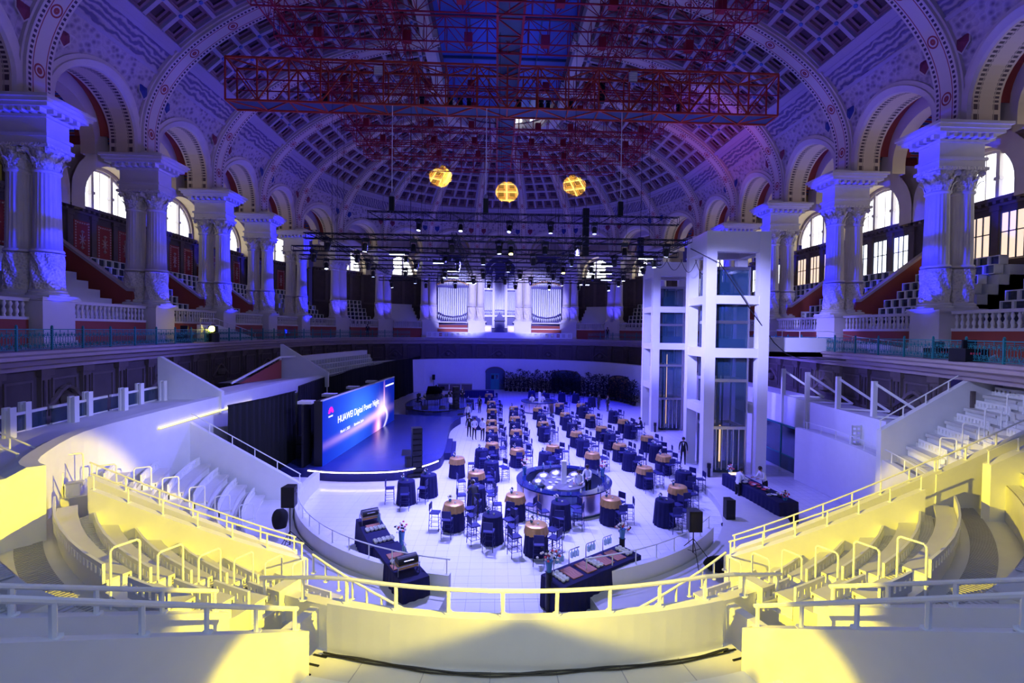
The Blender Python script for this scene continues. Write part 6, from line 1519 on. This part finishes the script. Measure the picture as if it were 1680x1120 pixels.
# ------------------------------------------------------------------ people
def skin_mesh(name, verts, edges, radii, root, mats, sub=1):
    me = bpy.data.meshes.new(name); me.from_pydata([v for v in verts], edges, []); o = bpy.data.objects.new(name, me); COL.objects.link(o)
    md = o.modifiers.new('s', 'SKIN'); md.use_smooth_shade = True; sv = me.skin_vertices[0].data
    for i, r_ in enumerate(radii): sv[i].radius = r_ if isinstance(r_, tuple) else (r_, r_); sv[i].use_root = i == root
    sb = o.modifiers.new('u', 'SUBSURF'); sb.levels = sub; sb.render_levels = sub
    dg = bpy.context.evaluated_depsgraph_get(); out = bpy.data.meshes.new_from_object(o.evaluated_get(dg)); bpy.data.objects.remove(o)
    for m_ in mats: out.materials.append(m_)
    return out
def person(x, y, z, rz, lab, top='shirt', pose='stand', bow=0, seed=0, scale=1):
    V = Vector; rr = random.Random(seed)
    J = {}
    if pose == 'sit': hip = .52; J['kl'], J['kr'] = V((-.11, .42, .50)), V((.11, .42, .50)); J['al'], J['ar'] = V((-.12, .40, .09)), V((.12, .40, .09))
    else: hip = .93; st_ = .05 if pose != 'walk' else .16; J['kl'], J['kr'] = V((-.10, st_*.6, .50)), V((.10, .02-st_*.2, .50)); J['al'], J['ar'] = V((-.11, st_*.4, .09)), V((.12, -st_*1.2, .09))
    P_ = V((0, 0, hip)); b_ = R(bow); ax = lambda h, f=0: P_+V((0, math.sin(b_)*h+f, math.cos(b_)*h))
    chest, neckb, neck, head = ax(.34), ax(.50), ax(.57, .02), ax(.70, .04); top_h = ax(.79, .04)
    J.update(sl=ax(.47)+V((-.18, 0, 0)), sr=ax(.47)+V((.18, 0, 0)))
    if pose in ('serve', 'sit', 'play'):
        J['el'], J['er'] = J['sl']+V((-.05, .10, -.26)), J['sr']+V((.05, .10, -.26)); J['wl'], J['wr'] = J['el']+V((.05, .24, .02)), J['er']+V((-.04, .25, .0))
    elif pose == 'clasp':
        J['el'], J['er'] = J['sl']+V((-.07, -.03, -.28)), J['sr']+V((.07, -.03, -.28)); J['wl'], J['wr'] = V((-.06, .17, hip+.04)), V((.06, .17, hip+.06))
    else:
        J['el'], J['er'] = J['sl']+V((-.06, -.02, -.28)), J['sr']+V((.06, -.02, -.28)); J['wl'], J['wr'] = J['el']+V((-.01, .08, -.25)), J['er']+V((.01, .08, -.25))
    names = ['pel', 'waist', 'chest', 'nb', 'neck', 'head', 'toph', 'hl', 'kl', 'al', 'tl', 'hr', 'kr', 'ar', 'tr', 'sl', 'el', 'wl', 'sr', 'er', 'wr']
    J.update(pel=P_, waist=ax(.16), chest=chest, nb=neckb, neck=neck, head=head, toph=top_h, hl=P_+V((-.09, 0, -.06)), hr=P_+V((.09, 0, -.06)), tl=J['al']+V((0, .16, -.05)), tr=J['ar']+V((0, .16, -.05)))
    rad = dict(pel=(.15, .12), waist=(.135, .10), chest=(.165, .115), nb=(.10, .08), neck=.052, head=(.078, .095), toph=(.06, .07), hl=.09, kl=.06, al=.04, tl=.035, hr=.09, kr=.06, ar=.04, tr=.035, sl=.062, el=.045, wl=.03, sr=.062, er=.045, wr=.03)
    E_ = [('pel', 'waist'), ('waist', 'chest'), ('chest', 'nb'), ('nb', 'neck'), ('neck', 'head'), ('head', 'toph'), ('pel', 'hl'), ('hl', 'kl'), ('kl', 'al'), ('al', 'tl'), ('pel', 'hr'), ('hr', 'kr'), ('kr', 'ar'), ('ar', 'tr'), ('nb', 'sl'), ('sl', 'el'), ('el', 'wl'), ('nb', 'sr'), ('sr', 'er'), ('er', 'wr')]
    mt = [M['trouser'], M['shirt'] if top == 'shirt' else M['trouser'], M['skin'], M['black']]
    me = skin_mesh('body', [J[n] for n in names], [(names.index(a), names.index(b)) for a, b in E_], [rad[n] for n in names], 0, mt)
    for f in me.polygons:
        c = f.center; best = None
        for a, b in E_:
            A, B = J[a], J[b]; t = max(0, min(1, (c-A).dot(B-A)/max(1e-6, (B-A).length_squared))); d = (c-(A+(B-A)*t)).length
            if best is None or d < best[0]: best = (d, a, b, t)
        k = best[1:]
        f.material_index = 2 if k[0] in ('neck', 'head') or (k[0] in ('el', 'er') and k[2] > .9) else 3 if k[0] in ('al', 'ar') else 0 if k[0] in ('hl', 'kl', 'hr', 'kr') or k[:2] in (('pel', 'hl'), ('pel', 'hr')) else 1
        f.use_smooth = True
    th = thing('person', lab, 'person', (x, y, z), rz); th.scale = (scale,)*3
    body = link('body', me, th)
    hm = MB(); up = (top_h-neck).normalized()
    hm.lathe([(.0, .125), (.05, .118), (.085, .08), (.1, .03), (.098, -.02), (.09, -.05)], 12, head+V((0, -.022, .01)), cap=False); ob('hair', hm, M['hair'], th, smooth=True)
    fm_ = MB(); fm_.add([head+V((-.014, .088, -.02)), head+V((.014, .088, -.02)), head+V((0, .118, -.025)), head+V((0, .088, .02))], [(0, 1, 2), (1, 3, 2), (3, 0, 2)])
    for s in (-1, 1): fm_.lathe([(.001, -.008), (.011, 0), (.001, .008)], 6, head+V((s*.032, .088, .012)), m=1); fm_.bar(head+V((s*.088, 0, -.02)), head+V((s*.1, -.005, .02)), .016, 5)
    fm_.bar(head+V((-.022, .09, -.05)), head+V((.022, .09, -.05)), .006, 4, 2); ob('face', fm_, [M['skin'], M['black'], M['petalr']], th)
    for s, wk, ek in ((-1, 'wl', 'el'), (1, 'wr', 'er')):
        w_ = J[wk]; d = (w_-J[ek]).normalized(); t = d.cross(V((0, 0, 1))); t = t.normalized() if t.length > .1 else V((1, 0, 0)); n_ = t.cross(d)
        h = MB(); c = w_+d*.05; h.bar(w_, w_+d*.09, .026, 6, r2=.036)
        for k in range(4):
            o_ = t*(.024*(k-1.5)); l = (.055, .07, .066, .05)[k]; b0 = w_+d*.085+o_; b1 = b0+d*l*.55-n_*.01; h.bar(b0, b1, .0095, 5); h.bar(b1, b1+d*l*.4-n_*.03, .0085, 5)
        b0 = w_+d*.035-t*.026*s; h.bar(b0, b0+d*.03-t*.03*s, .011, 5); h.bar(b0+d*.03-t*.03*s, b0+d*.06-t*.035*s-n_*.015, .0095, 5); ob('hand', h, M['skin'], th)
    if top == 'dark':
        q = MB(); c0, c1_ = ax(.46)+V((0, .10*math.cos(b_), 0)), ax(.26)+V((0, .125, 0)); q.add([c0+V((-.045, .0, .03)), c0+V((.045, .0, .03)), c1_], [(0, 2, 1)]); ob('shirt_front', q, M['shirt'], th)
    return th
person(-2.1, 35.0, 0, R(200), 'server in white shirt and dark trousers, left of two talking near the stage', 'shirt', 'clasp', 4, 1)
person(-1.45, 34.8, 0, R(160), 'server in white shirt with clasped hands, right of two near the stage', 'shirt', 'clasp', 4, 2)
person(-2.55, 35.9, 0, R(190), 'person in dark clothes standing behind the two white-shirted servers', 'dark', 'stand', 0, 3)
person(-2.1, 46.5, 0, R(150), 'person in a dark suit standing by the far stage-side tables', 'dark', 'stand', 0, 4)
person(-3.0, 41.5, 0, R(170), 'person in pale grey top beside the farther stage steps', 'shirt', 'walk', 5, 5)
person(3.7, 22.2, 0, R(160), 'bartender in white shirt leaning inside the round bar, left of two', 'shirt', 'serve', 22, 6)
person(4.25, 22.75, 0, R(140), 'bartender in white shirt standing inside the round bar, right of two', 'shirt', 'serve', 10, 7)
person(3.4, 48.2, 0, R(170), 'bartender in white shirt at the far round bar, left one', 'shirt', 'serve', 12, 8)
person(4.5, 48.4, 0, R(190), 'bartender in white shirt at the far round bar, right one', 'shirt', 'serve', 12, 9)
person(11.4, 47.7, 0, R(120), 'person in a dark suit standing before the farther lift tower', 'dark', 'stand', 0, 10)
person(10.6, 48.6, 0, R(-60), 'person in dark clothes facing the suited person by the farther tower', 'dark', 'serve', 5, 11)
person(11.65, 22.2, 0, R(-70), 'server in white shirt and black trousers standing at the serving table', 'shirt', 'serve', 18, 12)
person(13.3, 22.6, 0, R(100), 'server in white shirt bending behind the serving table', 'shirt', 'serve', 25, 13)
person(11.4, 36.4, .22, R(70), 'person in dark clothes seated on a stool by the lift-tower file', 'dark', 'sit', 12, 14)
place_stool(11.4, 36.4, R(70), 'navy stool under the seated person by the lift-tower file')
person(11.6, 28.7, 0, R(160), 'person in dark clothes walking before the nearer lift tower', 'dark', 'walk', 3, 15)
person(-1.35, 20.2, 0, R(20), 'person in dark clothes bending over an all-navy table in the front cluster', 'dark', 'serve', 35, 16)
person(-8.25, 45.35, .85-.04, R(-70), 'musician in dark clothes seated at the grand piano', 'dark', 'sit', 10, 17)
person(-5.35, 48.4, .85, R(200), 'drummer in dark clothes seated behind the drum kit', 'dark', 'sit', 10, 18)
person(-6.8, 48.6, .85, R(180), 'musician in dark clothes standing at the back of the band stage', 'dark', 'stand', 5, 19)
person(-3.9, 46.6, .85, R(190), 'musician in dark clothes standing at the right of the band stage', 'dark', 'serve', 5, 20)
th = thing('drum_stool', 'low round black stool under the drummer', 'stool', (-5.3, 48.35, .85)); mb = MB(); mb.lathe([(.16, .38), (.17, .4), (.17, .44), (.1, .46)], 12); ob('seat', mb, M['black'], th); mb = MB(); mb.bar((0, 0, 0), (0, 0, .38), .02, 6); ob('leg', mb, M['black'], th)
person(-17.6, 61.2, ZG, R(200), 'person in dark clothes by the railing left of the organ', 'dark', 'stand', 8, 21)
person(15.2, 63.8, ZG, R(160), 'person in dark clothes by the railing right of the organ', 'dark', 'stand', 8, 22)
# ------------------------------------------------------------------ red roof structure
def truss(name, lab, cat, p, q, w_, h, m, bay, r=.05, rb_=.03, group=None, parts=True, panel=False, up=Vector((0, 0, 1))):
    p, q = Vector(p), Vector(q); d = (q-p); L_ = d.length; d.normalize(); t = d.cross(up).normalized()
    th = thing(name, lab, cat, p, 0, group); n = max(2, round(L_/bay))
    cs = {}
    for a in (-1, 1):
        for b in (0, 1):
            mb = MB(); o_ = t*(a*w_/2)+up*(b*h); mb.bar(o_, o_+d*L_, r, 4); ob('chord', mb, m, th); cs[(a, b)] = o_
    lat = MB(); cnt = 0
    def put(a, b, rr_):
        nonlocal cnt
        if parts: mb = MB(); mb.bar((0, 0, 0), b-a, rr_, 4); ob('brace', mb, m, th, a); cnt += 1
        else: lat.bar(a, b, rr_, 3, cap=False)
    for i in range(n+1):
        s0 = d*(L_*i/n)
        for a in (-1, 1): put(cs[(a, 0)]+s0, cs[(a, 1)]+s0, rb_*1.2)
        for b in (0, 1): put(cs[(-1, b)]+s0, cs[(1, b)]+s0, rb_)
        if i < n:
            s1 = d*(L_*(i+1)/n)
            for a in (-1, 1): 
                if i % 2: put(cs[(a, 0)]+s0, cs[(a, 1)]+s1, rb_)
                else: put(cs[(a, 1)]+s0, cs[(a, 0)]+s1, rb_)
            for b in (0, 1): put(cs[(-1 if i % 2 else 1, b)]+s0, cs[(1 if i % 2 else -1, b)]+s1, rb_)
    if not parts: ob('lattice', lat, m, th, stuff=True)
    if panel:
        mb = MB(); A, B = cs[(-1, 0)], cs[(1, 0)]; mb.add([A+up*.04, B+up*.04, B+up*.04+d*L_, A+up*.04+d*L_, A+up*.07, B+up*.07, B+up*.07+d*L_, A+up*.07+d*L_], [(0, 1, 2, 3), (7, 6, 5, 4), (0, 4, 5, 1), (1, 5, 6, 2), (2, 6, 7, 3), (3, 7, 4, 0)]); ob('walkway_panel', mb, M['deck'], th)
    return th
truss('red_truss', 'long orange-red walkway truss with blue floor panels under the roof', 'truss', (-17.9, 30.6, 22.9), (18.0, 30.6, 22.9), 1.35, 2.7, M['orange'], 2.05, .075, .05, panel=True)
mb = MB(); mb.path([(-17.9, 29.9, 24.2), (18, 29.9, 24.2)], .04, 4); mb.path([(-17.9, 31.3, 24.2), (18, 31.3, 24.2)], .04, 4); o = ob('hand_line', mb, M['truss']); tag(o, 'red mid-height rails along the walkway truss', 'rail')
truss('red_truss', 'red lattice spine truss running lengthwise under the skylight', 'truss', (.1, 9, 25.6), (.1, 49.5, 25.6), 1.45, 1.7, M['truss'], 1.5, .09, .04, panel=True)
for i, y in enumerate((12.5, 16.5, 20.5, 24.5, 28.0, 33.2, 36.4, 39.6, 42.8, 46, 49.2)):
    hw = 13.7 if 12 < y < 47 else 12.0
    truss('red_truss', 'red cross truss under the roof, %s from the front' % nth(i), 'truss', (-hw, y, 25.5), (hw, y, 25.5), 1.0, 1.5, M['truss'], 1.25, .045, .026, 'red cross trusses', parts=False)
for i, x in enumerate((-13.4, -7.0, 7.0, 13.4)):
    truss('red_truss', 'red lengthwise side truss, %s from the left' % nth(i), 'truss', (x, 12, 26.2), (x, 49.2, 26.2), .9, 1.2, M['truss'], 1.4, .04, .024, 'red lengthwise trusses', parts=False)
rr = random.Random(9)
bx = MB(); bx.box(-.24, .24, -.2, .2, 0, .6); bxm = bx.mesh('hoist_motor', M['truss'])
for i, y in enumerate((20.5, 24.5, 28.0, 33.2, 36.4, 39.6, 42.8, 46)):
    for j, x in enumerate((-11.5, -6, -2.6, 2.6, 6, 11.5)):
        o = link('hoist_motor', bxm, None, (x+rr.uniform(-.5, .5), y, 25.7)); tag(o, 'red box hoist in the roof trusses, %s row back, %s from left' % (nth(i), nth(j)), 'hoist', 'red hoists in the roof trusses')
# ------------------------------------------------------------------ black lighting rig
def rig(lab, y, x0, x1, z, h=.35, bay=.9): return truss('lighting_truss', lab, 'truss', (x0, y, z), (x1, y, z), .3, h, M['black'], bay, .03, .014, 'black lighting trusses', parts=False)
RIGS = [(30.0, -8.9, 11.5, 15.55, .5), (26.5, -11.5, 10.6, 13.55, .3), (29.5, -13.5, 11.3, 13.35, .3), (33, -14.5, 11.5, 13.35, .3), (37, -12, 11.5, 13.3, .3), (41, -9, 11.5, 13.25, .3), (45, -12, 12, 13.2, .3)]
for i, (y, x0, x1, z, h) in enumerate(RIGS): rig('black lighting truss, %s' % (('highest one carried on long cables', 'nearest of the low rig', 'second of the low rig', 'third of the low rig', 'fourth of the low rig', 'fifth of the low rig', 'farthest of the low rig')[i]), y, x0, x1, z, h)
for i, x in enumerate((-11, -3, 4.5, 10.8)):
    th = truss('lighting_truss', 'black lengthwise lighting truss, %s from the left' % nth(i), 'truss', (x, 26.5, 13.75), (x, 45, 13.75), .28, .28, M['black'], .9, .026, .012, 'black lighting trusses', parts=False)
for i, (x, y) in enumerate(((11.4, 27.6), (12.6, 27.6))):
    pass
mb = MB()
for i in range(5):
    mb.path([(8.9+.9*i+.1*k, 27.5, 12.9-(.55+.12*i)*math.sin(math.pi*k/10)) for k in range(11)], .018, 4)
o = ob('hanging_cable', mb, M['cable']); tag(o, 'looped black cables hanging beside the nearer lift tower', 'cable')
mb = MB(); mb.path([(10.9, 26.6, 13.4), (12.2, 25.6, 12.4), (14.5, 25.9, 9.4), (16.2, 26.8, 7.9), (17.6, 27.8, 7.2), (19.0, 28.6, 6.9), (21.8, 24.4, 6.9), (22.0, 20.0, 7.2)], .03, 5); o = ob('slung_cable', mb, M['cable']); tag(o, 'thick black cable slung across the nearer lift tower', 'cable')
for i, x in enumerate((-7.36, -1.28, 7.6)):
    th = thing('suspension_cable', 'pale vertical suspension cable with chain motor, %s from the left' % nth(i), 'cable', (x, 30.0, 16.4), 0, 'suspension cables of the highest truss')
    mb = MB(); mb.bar((0, 0, .8), (0, 0, 6.5), .03, 5); ob('wire', mb, M['ceram'], th); mb = MB(); mb.box(-.16, .16, -.13, .13, -.3, .6); mb.bar((0, 0, -.4), (0, 0, .9), .05, 6); ob('chain_motor', mb, M['black'], th); mb = MB(); mb.lathe([(.05, .62), (.13, .7), (.13, .82), (.04, .9)], 8); ob('hook', mb, M['steel'], th)
hang = MB()
for (y, x0, x1, z, h) in RIGS[1:]:
    for k in range(5): x = x0+(x1-x0)*(k+.5)/5; hang.bar((x, y, z+.3), (x, y, 25.5), .012, 3)
o = ob('rig_wires', hang, M['cable']); o['kind'] = 'stuff'; o['label'] = 'thin black wires holding up the low lighting rig'; o['category'] = 'wire'
def lamp_proto(kind, m):
    t = thing('stage_lamp', 'lamp', 'lamp'); 
    mb = MB(); mb.box(-.17, .17, -.19, .19, -.16, .02); ob('base', mb, M['black'], t)
    mb = MB(); mb.box(-.2, -.17, -.05, .05, -.5, -.1); mb.box(.17, .2, -.05, .05, -.5, -.1); ob('yoke', mb, M['black'], t)
    hd = MB(); hd.lathe([(.05, .22), (.13, .18), (.15, 0), (.15, -.2), (.13, -.26)], 12); h = ob('head', hd, M['black'], t, (0, 0, -.46), smooth=False)
    ln = MB(); ln.lathe([(.12, -.272), (.001, -.275)], 12, cap=False); ob('lens', ln, m, h)
    remember(t); return t
KP = {'blue': [lamp_proto('b', M['lens']), False], 'white': [lamp_proto('w', M['lensw']), False], 'yellow': [lamp_proto('y', M['lensy']), False], 'dark': [lamp_proto('d', M['black']), False]}
def place_lamp(kind, x, y, z, tilt, pan, lab):
    k = KP[kind]; o = k[0] if not k[1] else copy_tree(k[0]); k[1] = True
    o.location = (x, y, z); o.rotation_euler = (0, 0, pan); o['label'] = lab; o['group'] = '%s moving lamps on the lighting rig' % ('unlit' if kind == 'dark' else kind+' lit')
    for c in o.children:
        if c.name.startswith('head'): c.rotation_euler = (tilt, 0, 0)
names = ('highest', 'nearest low', 'second low', 'third low', 'fourth low', 'fifth low', 'farthest low')
for i, (y, x0, x1, z, h) in enumerate(RIGS):
    xs = [-5.6, -2.9, .3, 3.0, 5.9] if i == 0 else [x0+(x1-x0)*(k+.5)/(9 if i < 3 else 8)+rr.uniform(-.3, .3) for k in range(9 if i < 3 else 8)]
    for j, x in enumerate(xs):
        kind = 'blue' if i == 0 else ('dark', 'blue', 'dark', 'white', 'dark', 'dark', 'white', 'dark', 'blue')[(i*2+j) % 9]
        place_lamp(kind, x, y, z+.04, rr.uniform(-.35, .35), rr.uniform(-.6, .6), '%s moving lamp under the %s truss, %s from left' % ('unlit black' if kind == 'dark' else kind+'-lit', names[i], nth(j)))
place_lamp('yellow', .3, 26.5, 13.56, R(-20), 0, 'yellow-lit lamp hanging at the centre of the low rig'); place_lamp('yellow', 4.3, 33.0, 13.36, R(-15), 0, 'small yellow-lit lamp right of centre on the low rig')
bar_ = MB(); bar_.box(-.5, .5, -.07, .07, -.1, 0); 
for i, (x, y) in enumerate(((-4.6, 33), (-6.9, 29.5), (-4.0, 37), (-4.4, 41), (-3.0, 45), (7.6, 33), (9.2, 29.5), (8.4, 37), (9.4, 41), (8.2, 45))):
    th = thing('light_bar', 'glowing blue-white light bar on the low rig, %s from the %s' % (nth(i % 5), 'left group' if i < 5 else 'right group'), 'lamp', (x, y, {33: 13.22, 29.5: 13.22, 37: 13.17, 41: 13.12, 45: 13.07}[y]), 0, 'glowing light bars'); mb = MB(); mb.box(-.5, .5, -.18, .18, .06, .2); mb.box(-.5, .5, -.07, .07, 0, .1); ob('housing', mb, M['black'], th); mb = MB(); mb.box(-.47, .47, -.06, .06, -.02, 0); ob('lit_strip', mb, M['lensw'], th)
for i, (x, z) in enumerate(((-8.2, 24.6), (8.2, 24.7))):
    th = thing('flood_panel', 'small pale flood panel on the walkway truss, %s one' % ('left', 'right')[i], 'lamp', (x, 29.7, z)); mb = MB(); mb.box(-.28, .28, -.05, .05, 0, .6); ob('housing', mb, M['steel'], th)
    for k in range(4): mb = MB(); mb.box(-.25, .25, -.07, -.05, .03+.145*k, .14+.145*k); ob('led_row', mb, M['ceram'], th)
for i, (x, y, z) in enumerate(((6.1, 30.2, 17.2), (6.6, 34, 25.2), (11.4, 33, 17.5), (-2.5, 33, 16.5), (7.2, 40, 17.0))):
    pass
for i, x in enumerate((-5.9, -3.9, -3.2, -2.6, .9, 2.5, 3.0, 4.6, -12.6, 12.4)):
    mb = MB(); mb.lathe([(.1, .25), (.16, .15), (.16, -.25), (.1, -.35)], 10); mb.box(-.18, .18, -.1, .1, .25, .45)
    o = ob('roof_lamp', mb, M['black'], None, (x, 32.6, 24.4)); tag(o, 'unlit black lamp beneath the walkway truss, at %s place from left' % nth(i), 'lamp', 'unlit lamps by the walkway truss')
for i, (x, y, z0, z1) in enumerate(((5.9, 33, 13.9, 17.4), (11.2, 37, 14.0, 16.2), (7.0, 33.5, 25.2, 26.6))):
    mb = MB()
    for k in range(5): mb.box(-.22, .22, -.18, .18, (z1-z0)*k/5, (z1-z0)*(k+.9)/5)
    mb.bar((0, 0, z1-z0-.1), (0, 0, 25.6-z0), .015, 4)
    o = ob('hanging_speaker', mb, M['black'], None, (x, y, z0)); tag(o, 'black hanging loudspeaker column, %s' % ('right of centre above the rig', 'far right above the rig', 'high under the skylight')[i], 'loudspeaker')
# yellow lamp on the left gallery, control gear on the galleries
th = thing('flood_lamp', 'bright yellow flood lamp on a black drum on the left gallery', 'lamp', (-20.95, 33.6, ZG))
mb = MB(); mb.lathe([(.42, 0), (.42, .62), (.38, .66)], 16); ob('drum_stand', mb, M['black'], th); mb = MB(); mb.box(-.26, .26, -.1, .2, .68, 1.15); ob('housing', mb, M['black'], th); mb = MB(); mb.bar((.02, -.1, .95), (.03, -.14, .95), .2, 14); ob('lens', mb, M['lensy'], th)
for i, (x, y, w_, h_, lab) in enumerate(((-21.6, 31.6, .8, 1.0, 'black control case beside the yellow lamp'), (19.9, 15.3, 1.3, .95, 'black control desk at the right frame edge behind the railing'), (19.3, 18.4, 1.0, .8, 'second black equipment case behind the right iron railing'), (20.6, 21.0, .8, .7, 'small black case on the right gallery near the ramp'))):
    th = thing('control_case', lab, 'equipment', (x, y, ZG)); mb = MB(); mb.box(-w_/2, w_/2, -.35, .35, 0, h_*.7); ob('case', mb, M['black'], th); mb = MB(); mb.box(-w_*.3, w_*.3, -.05, .02, h_*.7, h_*1.15); ob('monitor', mb, M['black'], th); mb = MB()
    for k in range(4): mb.box(-w_*.3+k*.12, -w_*.3+k*.12+.06, -.37, -.35, h_*.4, h_*.5)
    ob('indicator_lights', mb, M['petalr'] if i else M['teal'], th)
